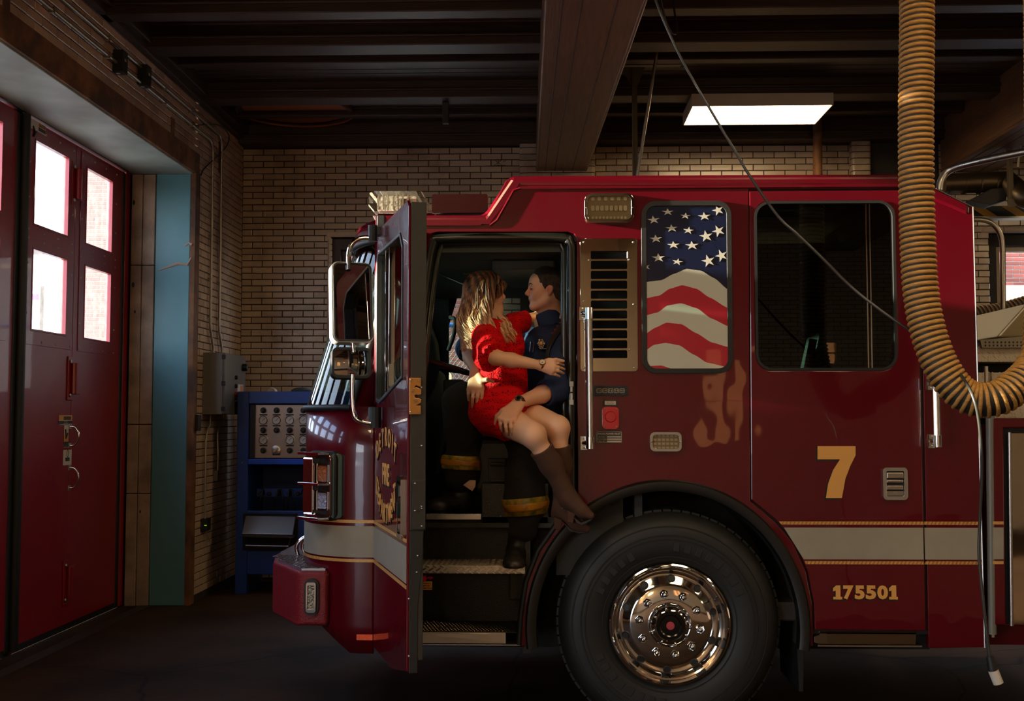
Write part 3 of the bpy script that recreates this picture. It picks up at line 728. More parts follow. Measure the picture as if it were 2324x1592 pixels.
# roof cap over the windscreen
zs = [2.63, 2.69, 2.735, 2.77, 2.79, 2.80]; xm_ = xf_at(2.62); xfs = [xm_ - .01, xm_, xm_ + .02, xm_ + .06, xm_ + .12, xm_ + .2]
vs, fs = loft(zs, xfs, ys=[0, 0, .005, .06, .14, .24]); k = len(plan(0)); fs.append(tuple(range(5 * k, 6 * k)))
G().add(vs, fs).build('roof_cap', RED, T, smooth=60)

# stripes: front corner, side, rear
SIL, GLD = BAND, GOLD
def stripe(z0, z1, m, name):
    vs, fs = loft([z0, z1], [XF0, XF0], 0, 22, off=.004)
    G().add(vs, fs).build(name, m, T, smooth=60)
zz = lambda py: s(1900, py)[1]
rows = ((1184, 1191, GLD, 'gold_stripe'), (1198, 1270, SIL, 'silver_band'), (1274, 1281, GLD, 'gold_stripe'))
for a, b, m, nm in rows:
    z1, z0 = zz(a), zz(b); stripe(z0, z1, m, nm)
    def xarch(py): # left end follows the arch seam
        T_ = ((1135, 1705), (1180, 1761), (1231, 1804), (1298, 1833), (1370, 1847))
        for (pa, xa), (pb, xb) in zip(T_, T_[1:]):
            if pa <= py <= pb: return xa + (xb - xa) * (py - pa) / (pb - pa) + 3
    G().prism([s(xarch(a), a), (cdX1 - .004, z1), (cdX1 - .004, z0), s(xarch(b), b)], XZ, YS - .0035, YS - .001).build(nm, m, T)
    G().prism([(s(2098, 1200)[0], z1), (s(2226, 1200)[0], z1), (s(2227, 1200)[0], z0), (s(2098, 1200)[0], z0)], XZ, YS - .0015, YS + .001).build(nm, m, T)
    if nm == 'gold_stripe':      # rope pattern: slanting ribs across the gold line
        gg = G(); x = s(xarch(b), b)[0]; h = z1 - z0
        while x < s(2225, 1200)[0]:
            gg.prism([(x, z0), (x + .006, z0), (x + .014, z1), (x + .008, z1)], XZ, YS - .0055, YS - .002); x += .02
        gg.build('rope_ribs', mat('gold_dark', 'a86f30', rough=.4, metal=.3), T, kind='stuff')
        pl = plan(XF0 - .004); gg = G(); acc = 0
        for i in range(0, 22):
            a_, b_ = Vector(pl[i]), Vector(pl[i + 1]); L = (b_ - a_).length; t = (b_ - a_).normalized(); nn = Vector((-t.y, t.x)) * .003; q = 0
            while q < L - .012:
                p0 = a_ + t * q; gg.add([(p0.x + nn.x, p0.y - abs(nn.y) * .0, z0), (p0.x + t.x * .006 + nn.x, p0.y + t.y * .006, z0), (p0.x + t.x * .014 + nn.x, p0.y + t.y * .014, z1), (p0.x + t.x * .008 + nn.x, p0.y + t.y * .008, z1)], [(0, 1, 2, 3)]); q += .02
        gg.build('rope_ribs', MATS['gold_dark'], T, kind='stuff')

# wheel arch flare and dark wheel well
fl = G(); prof = [(-.0, .02), (-.002, -.022), (-.012, -.034), (-.04, -.036), (-.058, -.028), (-.064, .03)]
n = 48; vs = []
for i in range(n + 1):
    a = radians(-8 + 196 * i / n)
    for dr, dy in prof:
        vs.append((xw + (318 / 434 + dr) * cos(a), YS + dy, ycen + (332 / 434 + dr) * sin(a)))
m_ = len(prof); fs = [(i * m_ + j, i * m_ + j + 1, (i + 1) * m_ + j + 1, (i + 1) * m_ + j) for i in range(n) for j in range(m_ - 1)]
fs += [tuple(range(m_)), tuple(n * m_ + j for j in range(m_))[::-1]]
fl.add(vs, fs).build('arch_flare', mat('flare_rubber', '100e0a', rough=.42), T, smooth=40)
G().add([(xw + 296 / 434 * cos(radians(a)), y, ycen + 306 / 434 * sin(radians(a))) for a in range(-8, 189, 7) for y in (YS + .02, YS + .75)],
        [(2 * i, 2 * i + 1, 2 * i + 3, 2 * i + 2) for i in range(28)]).build('wheel_well', DARK, T, smooth=60)
G().box(-.9, 2.2, YS + .75, YS + .8, .35, 1.35).build('chassis_side', DARK, T)
G().box(-1.2, 3.2, YS + .9, YS + 1.6, .42, .62).box(-.2, -.05, YS + .1, YS + .9, .72, .88).box(1.2, 1.5, YS + .1, YS + .8, .62, .72).build('chassis_rail', IRON, T, bevel=.01)
a, b = s(1812, 1470), s(1822, 1575)
G().prism([a, (a[0] + .035, a[1]), (b[0] + .01, b[1]), (b[0] - .012, b[1])], XZ, YS + .03, YS + .5).build('mud_flap', BLACK, T, bevel=.004)

# front wheel
WY = YS - .0
wc = Vector((P(1519, 1427, WY).x, WY, .571 + FZ))
def wheel():
    R_ = .571; prof = [(.300, .03), (.306, -.012), (.33, -.03), (.40, -.045), (.47, -.046), (.51, -.034), (.540, -.012), (.556, .012), (R_ - .004, .03), (R_, .05), (R_, .30), (.556, .33), (.3, .33)]
    prof = [(r, -h) for r, h in prof]
    w = G().lathe(prof, wc + Vector((0, .02, 0)), (0, -1, 0), 96)
    # raised rings and sidewall letters blocks
    for r_, hh in ((.345, .034), (.435, .0475), (.455, .048), (.50, .038)):
        w.lathe([(r_ - .004, hh - .004), (r_ - .002, hh + .003), (r_ + .002, hh + .003), (r_ + .004, hh - .004)], wc + Vector((0, .02, 0)), (0, -1, 0), 96)
    w = w.build('front_wheel', mat('tyre_rubber', '0f0e0b', rough=.6, bump=.08, bscale=60), T, smooth=40, label='large black tyre on a polished ten-stud rim')
    tr = G()
    for i in range(72):
        a = 2 * pi * i / 72; u = Vector((cos(a), 0, sin(a))); t = Vector((-sin(a), 0, cos(a)))
        for j in range(4):
            tr.obox(wc + u * (R_ + .001) + Vector((0, .095 + j * .062, 0)), u, t, Vector((0, 1, 0)), .009, .0205, .026)
    tr.build('tread_blocks', MATS['tyre_rubber'], w, kind='stuff')
    lt = G()
    for base, cnt in ((205, 8), (25, 8), (120, 5)):     # moulded sidewall characters as blank raised blocks
        for i in range(cnt):
            a = radians(base + i * 8.5); u = Vector((cos(a), 0, sin(a))); t = Vector((-sin(a), 0, cos(a)))
            lt.obox(wc + u * .395 + Vector((0, -.0262, 0)), u, t, Vector((0, 1, 0)), .022, .016, .0022)
    lt.build('sidewall_moulding', MATS['tyre_rubber'], w, bevel=.004, kind='stuff')
    # polished disc rim, holes cut in the sloping band
    nn = 120; prof = [(.309, .012), (.310, .030), (.303, .034), (.296, .028), (.290, .012), (.284, .004), (.276, .002), (.268, -.012), (.258, -.020), (.250, -.016), (.215, .006), (.205, .012), (.196, .016), (.110, .016), (.106, .010)]
    rim = G(); vs = []
    for r, h in prof:
        for j in range(nn):
            a = 2 * pi * j / nn; vs.append(wc + Vector((r * cos(a), -h, r * sin(a))))
    hole = set(); hw = []
    fs = []
    for i in range(len(prof) - 1):
        for j in range(nn):
            fs.append((i * nn + j, i * nn + (j + 1) % nn, (i + 1) * nn + (j + 1) % nn, (i + 1) * nn + j))
    rim.add(vs, fs); rm = rim.build('rim', mat('polished_alloy', 'e2dfda', rough=.07, metal=1., bump=.03, bscale=3), w, smooth=28)
    bl = None
    for k in range(10):
        a = radians(90 - 3 + 36 * k); r = .232; p = wc + Vector((r * cos(a), .0035, r * sin(a)))
        nv = Vector((cos(a) * .55, -1, sin(a) * .55)).normalized()
        G().lathe([(.0, .0015), (.0165, .0015), (.021, .0042), (.0225, .001), (.0225, -.01)], p, nv, 20, mi=0).build('hand_hole', [BLACK], w, smooth=30)
    nut = None
    nutm = mat('chrome_nut', 'cfcfd2', rough=.08, metal=1.)
    for k in range(10):
        a = radians(100 + 36 * k); p = wc + Vector((.156 * cos(a), -.016, .156 * sin(a)))
        if nut is None:
            g = G().lathe([(.024, 0), (.023, .006), (.018, .010)], (0, 0, 0), (0, -1, 0), 6).lathe([(.017, .006), (.0165, .030), (.013, .038), (.006, .043), (0, .044)], (0, 0, 0), (0, -1, 0), 12)
            nut = g.build('lug_nut', nutm, None, smooth=35); ob = nut
        else: ob = nut.copy(); C.objects.link(ob)
        ob.location = p; par(ob, w)
    G().lathe([(.112, .010), (.112, .030), (.106, .048), (.092, .066), (.078, .074), (.073, .070), (.072, .05)], wc, (0, -1, 0), 64).build('hub_ring', CHROME, w, smooth=30)
    for k in range(8):
        a = radians(15 + 45 * k); G().ball(wc + Vector((.090 * cos(a), -.069, .090 * sin(a))), (.007, .006, .007), 8).build('hub_bolt', CHROME, w, smooth=60)
    G().lathe([(0, .056), (.05, .056), (.056, .06), (.0735, .06)], wc, (0, -1, 0), 40).build('hub_cap', BLACKG, w, smooth=30)
    G().lathe([(0, .0585), (.019, .0585), (.021, .056)], wc, (0, -1, 0), 24).build('hub_sight_glass', mat('hub_red', 'a8404a', rough=.3), w)
    a = radians(28); p = wc + Vector((.262 * cos(a), -.01, .262 * sin(a)))
    G().tube([p, p + Vector((.012, -.03, .006))], .006, 8).build('valve_stem', BLACK, w)
    return w
wheel()
# far and rear-side front wheel on the other side of the axle
o = G().lathe([(.2, .0), (.31, -.02), (.5, -.03), (.571, .03), (.571, .28), (.3, .3)], (wc.x, YF2 - .02, wc.z), (0, -1, 0), 48).build('far_front_wheel', MATS['tyre_rubber'], T, smooth=40)

# ---------------------------------------------------------------- driver's door (open)
HG = Vector((XH, YS - .01, 0)); LD = (Vector((P(925, 900, 5.04).x, 5.04, 0)) - HG); DW = LD.length; LD.normalize()
DN = Vector((0, 0, 1)).cross(LD).normalized()          # LD points to the camera; outward normal faces -x
if DN.x > 0: DN = -DN
Q = lambda u, v, h: tuple(HG + LD * u + DN * h + Vector((0, 0, v)))
zt, zb_ = 2.66, .60
# outline (u from the hinge to the latch edge)
outl = [(0, .50), (DW * .60, .505), (DW, .575), (DW, zt - .03), (DW - .03, zt), (.05, zt - .0), (0, zt - .05)]
wnd = [(.06, 1.765), (.16, 1.75), (DW - .13, 1.86), (DW - .13, 2.47), (DW - .20, 2.54), (.10, 2.54), (.06, 2.50)]
# inward bulging outer sheet
door = G().prism(outl, Q, -.012, .0, [wnd]).build('driver_door', RED, T, bevel=.003)
G().prism([(.03, .58), (DW - .003, .62), (DW - .003, zt - .04), (.03, zt - .04)], Q, -.075, -.013, [wnd]).build('door_inner_panel', OLIVE, door, bevel=.004)
G().prism([(u, v) for u, v in wnd], Q, -.05, .006, [[(.075, 1.785), (.17, 1.772), (DW - .145, 1.875), (DW - .145, 2.455), (DW - .21, 2.525), (.11, 2.525), (.075, 2.49)]]).build('window_seal', BLACK, door, bevel=.004)
for f in (.33, .47):
    u = .06 + (DW - .19) * f; G().prism([(u, 1.80), (u + .016, 1.80), (u + .016, 2.52), (u, 2.52)], Q, -.03, .0).build('window_bar', CHROME, door, bevel=.002)
G().prism([(.08, 1.79), (.33, 1.79), (.33, 2.52), (.08, 2.52)], Q, -.024, -.020).build('window_pane', glass('door_glass', 'b9cfca', 1.), door)
G().prism([(.33, 1.80), (DW - .14, 1.875), (DW - .14, 1.98), (.33, 1.93)], Q, -.018, -.014).build('lowered_pane', glass('door_glass', 'b9cfca', 1.), door)
# latch edge: dark channel seen end-on, stepped in at the bottom
eu = DW
G().prism([(-.082, s(930, 1205, 5.04)[1]), (-.012, s(930, 1205, 5.04)[1]), (-.012, s(930, 458, 5.04)[1]), (-.082, s(930, 458, 5.04)[1])], lambda u, v, h: Q(h, v, u), eu - .10, eu + .006).build('latch_edge', OLIVE, door, bevel=.003)
G().prism([(-.05, s(930, 1530, 5.04)[1]), (-.012, s(930, 1530, 5.04)[1]), (-.012, s(930, 1205, 5.04)[1]), (-.075, s(930, 1205, 5.04)[1]), (-.068, s(930, 1290, 5.04)[1]), (-.05, s(930, 1380, 5.04)[1])], lambda u, v, h: Q(h, v, u), eu - .10, eu + .002).build('lower_edge', mat('dark_edge', '1b1a15', rough=.6), door, bevel=.003)
G().prism([(-.081, s(930, 1202, 5.04)[1]), (-.020, s(930, 1202, 5.04)[1]), (-.020, s(930, 1090, 5.04)[1]), (-.081, s(930, 1090, 5.04)[1])], lambda u, v, h: Q(h, v, u), eu + .004, eu + .010).build('edge_plate', OLIVE, door, bevel=.002)
EB = mx(Q(eu + .012, 0, 0), -DN, (0, 0, 1), LD)
bolt0 = G().lathe([(0, .006), (.004, .005), (.0055, 0)], (0, 0, 0), LD, 8).build('edge_screw', BRUSH, None, smooth=60); first = True
for px, py in ((942, 1098), (942, 1160), (957, 1155), (957, 1195), (957, 880), (957, 1012), (948, 1262), (946, 1300), (928, 1360), (928, 1490), (957, 1150)):
    o = bolt0 if first else bolt0.copy()
    if not first: C.objects.link(o)
    first = False; o.location = P(px, py, 5.03); par(o, door)
AMB = mat('amber_latch', 'c88a48', rough=.35, metal=.6)
def E(px, py): p = P(px, py, 5.03); return (-(p - HG).dot(DN) * -1, p.z)
def eq(u, v, h): return Q(h, v, u)
def EP(*pts): return [((P(px, py, 5.03) - HG).dot(DN), P(px, py, 5.03).z) for px, py in pts]
lt = G().prism(EP((929, 858), (956, 858), (956, 879), (944, 875), (940, 881), (945, 879), (957, 884), (957, 895), (950, 897), (944, 896), (940, 899), (944, 904), (951, 904), (957, 907), (957, 914), (944, 921), (956, 921), (956, 941), (929, 941)), eq, eu + .006, eu + .020).build('rotary_latch', AMB, door, bevel=.002)
for px, py, r in ((937, 887, .0075), (943, 910, .0075), (932, 863, .005), (950, 863, .005), (932, 935, .005), (950, 935, .005)):
    G().lathe([(0, .006), (r * .8, .006), (r, 0)], Q(eu + .020, P(px, py, 5.03).z, (P(px, py, 5.03) - HG).dot(DN)), LD, 12).build('latch_rivet', CHROME, lt, smooth=40)
# stripes wrap on to the door's outer face
for a, b, m, nm in rows:
    z1, z0 = zz(a), zz(b); G().prism([(.004, z0), (DW - .004, z0), (DW - .004, z1), (.004, z1)], Q, .0004, .0022).build(nm, m, door)
# door handle: chrome pull with its cup
hz0, hz1 = 1.16, 1.40; hu = DW - .14
hc = G().prism(rrect(hu - .055, hu + .055, hz0 - .02, hz1 + .02, .02), Q, .0, .014, [rrect(hu - .04, hu + .04, hz0, hz1, .015)]).build('handle_bezel', CHROME, door, bevel=.003)
G().prism(rrect(hu - .03, hu + .03, hz0 + .02, hz1 - .1, .01), Q, -.005, .012).prism(rrect(hu - .03, hu + .03, hz1 - .08, hz1 - .015, .01), Q, -.005, .018).build('handle_lever', CHROME, hc, bevel=.004)
# lettering on the door
def door_text(body, u, v, size, ang=0, parent=None, sx=1., off=.004):
    c, s_ = cos(ang), sin(ang); X = LD * c + Vector((0, 0, 1)) * s_; Y = -LD * s_ + Vector((0, 0, 1)) * c
    M = mx(Q(u, v, .004), X, Y, X.cross(Y) if X.cross(Y).dot(DN) > 0 else DN)
    sh = text(body, size, 'letter_shadow', SHADOWL, door, M @ Matrix.Translation((.003, -.006, -.002)), .0008, off + .004, sx=sx)
    return text(body, size, 'letter', LETTER, sh, M, .001, off, sx=sx)
uc, vc = DW * .41, 1.40
door_text('FIRE', uc, vc, .145, 0, sx=.80, off=.003)
# letters stand on an upright oval: top arc and bottom arc
for word, a0, a1, ru, rv in (('DETROIT', 141, 39, .34, .185), ('DEPARTMENT', 203, 337, .285, .19)):
    k = len(word)
    for i, ch in enumerate(word):
        f = i / (k - 1); a = radians(a0 + (a1 - a0) * f)
        door_text(ch, uc + ru * cos(a), vc + rv * sin(a), .125, (.5 - f) * (.35 if a0 < 180 else -.45), sx=.80, off=.003)

# ---------------------------------------------------------------- mirrors
def mirror():
    D = 5.72; p = lambda x, y, d=D: P(x, y, d)
    br = G().obox(p(855, 527, 5.86), (1, 0, 0), (0, 1, 0), (0, 0, 1), .035, .03, .022).build('mirror_bracket', BLACK, T, bevel=.006)
    G().obox(p(866, 510, 5.9), (1, 0, 0), (0, 1, 0), (0, 0, 1), .022, .03, .045).build('bracket_plate', BLACK, br, bevel=.006); G().tube([p(846, 512), p(846, 548)], .024, 10).build('bracket_clamp', BLACK, br)
    G().tube(bez([p(850, 541), p(820, 541), p(800, 553), p(792, 575), p(792, 612)], 6), .0135, 12).build('mirror_arm', CHROME, br, smooth=60)
    G().tube([p(800, 770), p(803, 800)], .0125, 12).build('mirror_arm', CHROME, br, smooth=60)
    G().tube(bez([p(800, 850), p(800, 900), p(803, 938), p(815, 955), p(848, 963)], 6), .0135, 12).build('mirror_arm', CHROME, br, smooth=60)
    b2 = G().obox(p(856, 940, 5.86), (1, 0, 0), (0, 1, 0), (0, 0, 1), .042, .03, .034).build('lower_bracket', mat('bracket_grey', '4f6278', rough=.5), T, bevel=.006); G().tube([p(853, 925), p(853, 972)], .028, 10).build('bracket_clamp', BLACK, b2)
    # large housing: rounded box turned towards the driver
    c = p(800, 686); ax = Vector((cos(radians(22)), sin(radians(22)), 0)); ay = Vector((-sin(radians(22)), cos(radians(22)), 0)); az = Vector((.03, 0, 1)).normalized(); ay = (ay - Vector((0, 0, .13))).normalized(); az = ax.cross(ay).normalized() * (1 if ax.cross(ay).z > 0 else -1)
    def L(u, v, h): return tuple(c + ax * u + az * v + ay * h)
    hw, hh = .105, .208
    hs = G().prism(rrect(-hw, hw, -hh, hh, .035, 8), L, .0, .075).build('mirror_housing', mat('satin_chrome', 'e4ddd4', rough=.3, metal=.55), br, bevel=.022, seg=5)
    G().prism(rrect(-hw + .006, hw - .006, -hh + .006, hh - .006, .03, 8), L, -.012, .006, [rrect(-hw + .014, hw - .014, -hh + .014, hh - .014, .024, 8)]).build('mirror_rim', BLACK, br, bevel=.003)
    G().prism(rrect(-hw + .012, hw - .012, -hh + .012, hh - .012, .026, 8), L, -.004, .0).build('mirror_glass', mat('mirror', 'd0d0d0', rough=.015, metal=1.), br)
    c2 = p(798, 824); hw2, hh2 = .100, .078
    def L2(u, v, h): return tuple(c2 + ax * u + Vector((0, 0, 1)) * v + ay * h)
    b3 = G().prism(rrect(-hw2, hw2, -hh2, hh2, .03, 8), L2, -.005, .05, [rrect(-hw2 + .012, hw2 - .012, -hh2 + .012, hh2 - .012, .02, 8)]).prism(rrect(-hw2, hw2, -hh2, hh2, .03, 8), L2, .02, .05).build('convex_mirror', BLACK, T, bevel=.004)
    g = G(); nu, nv = 16, 12; vs = []
    for i in range(nu + 1):
        for j in range(nv + 1):
            u = (-1 + 2 * i / nu); v = (-1 + 2 * j / nv); vs.append(L2(u * (hw2 - .011), v * (hh2 - .011), .014 - .016 * (2 - u * u - v * v) / 2))
    g.add(vs, [(i * (nv + 1) + j, (i + 1) * (nv + 1) + j, (i + 1) * (nv + 1) + j + 1, i * (nv + 1) + j + 1) for i in range(nu) for j in range(nv)]).build('mirror_glass', MATS['mirror'], b3, smooth=60)
mirror()

# ---------------------------------------------------------------- roof gear
LB = glass('clear_lens', 'e8e4da', 1.)
(xa, z1), (xb, z0) = s(843, 442, 6.45), s(967, 486, 6.45)
lb = G().prism(rrect(xa, xb, z0 + .0, z1, .03, 6), XZ, 6.35, 8.05).build('light_bar', LB, T, bevel=.01, label='clear light bar across the roof front')
G().prism(rrect(xa + .04, xb - .05, z0 + .01, z1 - .02, .01), XZ, 6.40, 8.0).build('lamp_reflector', mat('lamp_reflector', 'e6e2da', rough=.35, metal=.1, bump=.4, bscale=40), lb)
for i in range(7):
    x = xa + .05 + i * .028; G().box(x, x + .006, 6.36, 6.39, z0 + .015, z1 - .015).build('lamp_fin', BRUSH, lb)
G().prism([(xa + .03, z0 - .055), (xb - .06, z0 - .055), (xb - .03, z0), (xa + .0, z0)], XZ, 6.5, 6.9).build('light_bar_foot', BRUSH, lb, bevel=.004)
G().prism([(xb - .04, z0 - .055), (xb + .05, z0 - .055), (xb - .01, z0 + .05), (xb - .04, z0 + .05)], XZ, 6.6, 6.65).build('light_bar_foot', BRUSH, lb, bevel=.004)
(xa, z1), (xb, z0) = s(980, 441, 6.2), s(1107, 483, 6.2)
rb = G().prism(rrect(xa, xb, z0, z1, .012, 4), XZ, 6.2, 7.9).build('roof_unit', RED, T, bevel=.006)
G().box(xa + .02, xb - .02, 6.25, 7.8, z0 - .03, z0).build('roof_unit_base', BLACK, rb)
G().ball((xa + .12, 6.6, z1 + .012), (.05, .05, .022), 12).tube([(xa + .14, 6.5, z1 + .02), (xa + .22, 6.5, z1 + .005)], .01, 8).ball((xa + .06, 6.3, z1 + .004), .01, 8).ball((xa + .22, 6.3, z1 + .004), .01, 8).build('roof_fitting', CHROME, rb, smooth=60)

# ---------------------------------------------------------------- side fittings
def scene_light(px0, py0, px1, py1, rowsn, nm, r=.04):
    (xa, z1), (xb, z0) = s(px0, py0), s(px1, py1)
    t = G().prism(rrect(xa, xb, z0, z1, r, 6), XZ, YS - .03, YS, [rrect(xa + .014, xb - .014, z0 + .014, z1 - .014, r * .7, 6)]).build(nm, CHROME, T, bevel=.005, seg=3)
    G().prism(rrect(xa + .008, xb - .008, z0 + .008, z1 - .008, r * .8, 6), XZ, YS - .008, YS - .002).build('reflector_tray', mat('light_tray', 'b5a894', rough=.35, metal=.5, bump=.1), t)
    led = None; w_, h_ = xb - xa, z1 - z0; nr = len(rowsn)
    for i, (cnt, lw, lh) in enumerate(rowsn):
        zc_ = z1 - h_ * (.18 + .64 * (i / max(nr - 1, 1))) if nr > 1 else (z0 + z1) / 2
        for j in range(cnt):
            x = xa + w_ * (.17 + .66 * j / (cnt - 1))
            q = G().prism(rrect(x - lw, x + lw, zc_ - lh, zc_ + lh, min(lw, lh) * .7, 3), XZ, YS - .016, YS - .008).build('led', mat('led_cell', 'f0e6d4', rough=.3), t)
    G().prism(rrect(xa + .012, xb - .012, z0 + .012, z1 - .012, r * .75, 6), XZ, YS - .024, YS - .020).build('lens', LB, t)
    for x in (xa + .008, xb - .008): G().ball((x, YS - .03, (z0 + z1) / 2), .0045, 8).build('screw', BRUSH, t)
scene_light(1326, 441, 1438, 507, ((6, .009, .010), (8, .009, .014), (10, .006, .007)), 'warning_light')
scene_light(1474, 981, 1546, 1025, ((6, .008, .006), (6, .008, .006), (6, .008, .006), (6, .008, .006)), 'side_marker_light', .025)
# louvred polished panel
(xa, z1), (xb, z0) = s(1316, 542), s(1448, 844)
slots = []
for i in range(11):
    a, b = s(1341, 571 + 22.5 * i), s(1423, 588 + 22.5 * i); slots.append(rrect(a[0], b[0], b[1], a[1], .005, 2))
lp = G().prism(rrect(xa, xb, z0, z1, .02, 4), XZ, YS - .006, YS - .0005, slots).build('louvre_panel', mat('mirror_steel', 'c9bfae', rough=.05, metal=1., bump=.12, bscale=2.5), T, bevel=.0015, seg=1)
for sl in slots:
    us = [q[0] for q in sl]; vs_ = [q[1] for q in sl]
    G().box(min(us), max(us), YS - .003, YS - .0006, min(vs_), max(vs_)).build('louvre_slot', mat('slot_black', '040404', rough=.8, spec=.1), lp)
for px, py in ((1325, 550), (1437, 550), (1336, 591), (1427, 590), (1325, 684), (1438, 691), (1325, 748), (1428, 794), (1326, 835), (1439, 835)):
    G().ball(P(px, py, YS - .007), (.006, .004, .006), 10).build('rivet', BRUSH, lp, smooth=60)
# hand rails with chrome stanchions
def rail(px0, px1, y0, y1, Dr=5.86, n='grab_rail'):
    t = G().tube([P(px0, y0, Dr), P(px1, y1, Dr)], .0175, 16).build(n, BRUSH, T, smooth=60)
    for px, py in ((px0, y0), (px1, y1)):
        if py < 0: continue
        c = P(px, py, Dr); f = P(px - 15, py, YS); sg = 1 if py == y1 else -1
        G().tube([c - Vector((0, 0, .03 * 1)), c + Vector((0, 0, .03))], .0215, 16).build('rail_end', CHROME, t, smooth=40)
        G().obox(f + Vector((0, -.006, 0)), (1, 0, 0), (0, 1, 0), (0, 0, 1), .019, .006, .037).tube([f, (f + c) / 2 + Vector((0, -.02, 0)), c], .014, 10).build('rail_bracket', CHROME, t, bevel=.002)
        for dz in (-.025, .025): G().ball(f + Vector((0, -.012, dz)), (.006, .004, .006), 8).build('rail_screw', BRUSH, t)
rail(1337, 1340, 712, 1006); rail(2125, 2128, 870, 1002)
# push-button entry pad
(xa, z1), (xb, z0) = s(1346, 876), s(1425, 899)
kp = G().prism(rrect(xa, xb, z0, z1, .008, 3), XZ, YS - .012, YS).build('keypad', BLACK, T, bevel=.002)
for i in range(5):
    x = xa + (xb - xa) * (.17 + .165 * i); z = (z0 + z1) / 2
    b_ = G().prism(rrect(x - .0125, x + .0125, z - .011, z + .011, .004, 3), XZ, YS - .014, YS - .012, [rrect(x - .011, x + .011, z - .0095, z + .0095, .003, 3)]).build('key_outline', WHITEP, kp)
    text('%d %d' % ((2 * i + 1), (2 * i + 2) % 10), .013, 'numeral', WHITEP, kp, mx((x, YS - .0125, z), (1, 0, 0), (0, 0, 1), (0, -1, 0)), .0004)
# battery socket label, red cover, shore power plate
(xa, z1), (xb, z0) = s(1368, 908), s(1402, 922)
q = G().box(xa, xb, YS - .004, YS, z0, z1).build('small_label', BLACK, T); G().box(xa + .01, xb - .01, YS - .006, YS - .003, z0 + .006, z1 - .006).build('label_plate', WHITEP, q)
text('BATTERY', .009, 'lettering', BLACK, q, mx(((xa + xb) / 2, YS - .0065, (z0 + z1) / 2 + .004), (1, 0, 0), (0, 0, 1), (0, -1, 0)), .0003)
text('CHARGER', .009, 'lettering', BLACK, q, mx(((xa + xb) / 2, YS - .0065, (z0 + z1) / 2 - .005), (1, 0, 0), (0, 0, 1), (0, -1, 0)), .0003)
(xa, z1), (xb, z0) = s(1366, 924), s(1404, 974)
sk = G().prism(rrect(xa, xb, z0, z1, .02, 5), XZ, YS - .03, YS).build('socket_cover', mat('socket_red', 'b3101f', rough=.2, coat=1), T, bevel=.008, seg=3)
G().lathe([(0, .006), (.026, .006), (.03, 0)], ((xa + xb) / 2, YS - .03, (z0 + z1) / 2 + .005), (0, -1, 0), 24).build('socket_cap', MATS['socket_red'], sk, smooth=30)
for dx in (-.03, .03):
    for dz in (-.045, .045): G().ball(((xa + xb) / 2 + dx, YS - .031, (z0 + z1) / 2 + dz), .004, 8).build('screw', BRUSH, sk)
(xa, z1), (xb, z0) = s(1353, 979), s(1412, 1006)
q = G().prism(rrect(xa, xb, z0, z1, .005, 3), XZ, YS - .004, YS).build('shore_power_plate', mat('plate_dark', '2a2a26', rough=.4), T, bevel=.001)
G().prism(rrect(xa + .003, xb - .003, z0 + .003, z1 - .003, .004, 3), XZ, YS - .0046, YS - .003, [rrect(xa + .0045, xb - .0045, z0 + .0045, z1 - .0045, .003, 3)]).build('plate_border', WHITEP, q)
M_ = lambda x, z: mx((x, YS - .0048, z), (1, 0, 0), (0, 0, 1), (0, -1, 0))
text('SHORE POWER INLET', .0115, 'lettering', WHITEP, q, M_((xa + xb) / 2, z1 - .014), .0003, .0002, sx=1.05)
for i, tx in enumerate(('Line Voltage', 'Current Rating', 'Phase   Hz')):
    z = z1 - .030 - i * .0115; text(tx, .007, 'lettering', WHITEP, q, M_(xa + .028, z), .0003); G().box(xa + .056, xb - .006, YS - .0052, YS - .0045, z - .003, z + .003).build('plate_field', WHITEP, q)
# fingers smear on the paint is left out; crew door handle
(xa, z1), (xb, z0) = s(2001, 1061), s(2058, 1135)
h = G().prism(rrect(xa, xb, z0, z1, .018, 5), XZ, YS - .022, YS - .002, [rrect(xa + .018, xb - .018, z0 + .02, z1 - .02, .006, 3)]).build('crew_door_handle', CHROME, T, bevel=.006, seg=3)
G().box(xa + .015, xb - .015, YS - .006, YS - .003, z0 + .015, z1 - .015).build('handle_cup', BLACK, h)
for f0, f1, d in ((.66, .84, .018), (.52, .62, .012), (.30, .44, .01)):
    G().box(xa + .02, xb - .02, YS - .004 - d, YS - .004, z0 + (z1 - z0) * f0, z0 + (z1 - z0) * f1).build('handle_paddle', BRUSH, h, bevel=.004)
G().box(xa + .02, xb - .02, YS - .014, YS - .004, z0 + (z1 - z0) * .13, z0 + (z1 - z0) * .27).lathe([(0, .004), (.009, .004), (.011, 0)], ((xa + xb) / 2, YS - .014, z0 + (z1 - z0) * .2), (0, -1, 0), 16).build('lock_barrel', BRUSH, h)
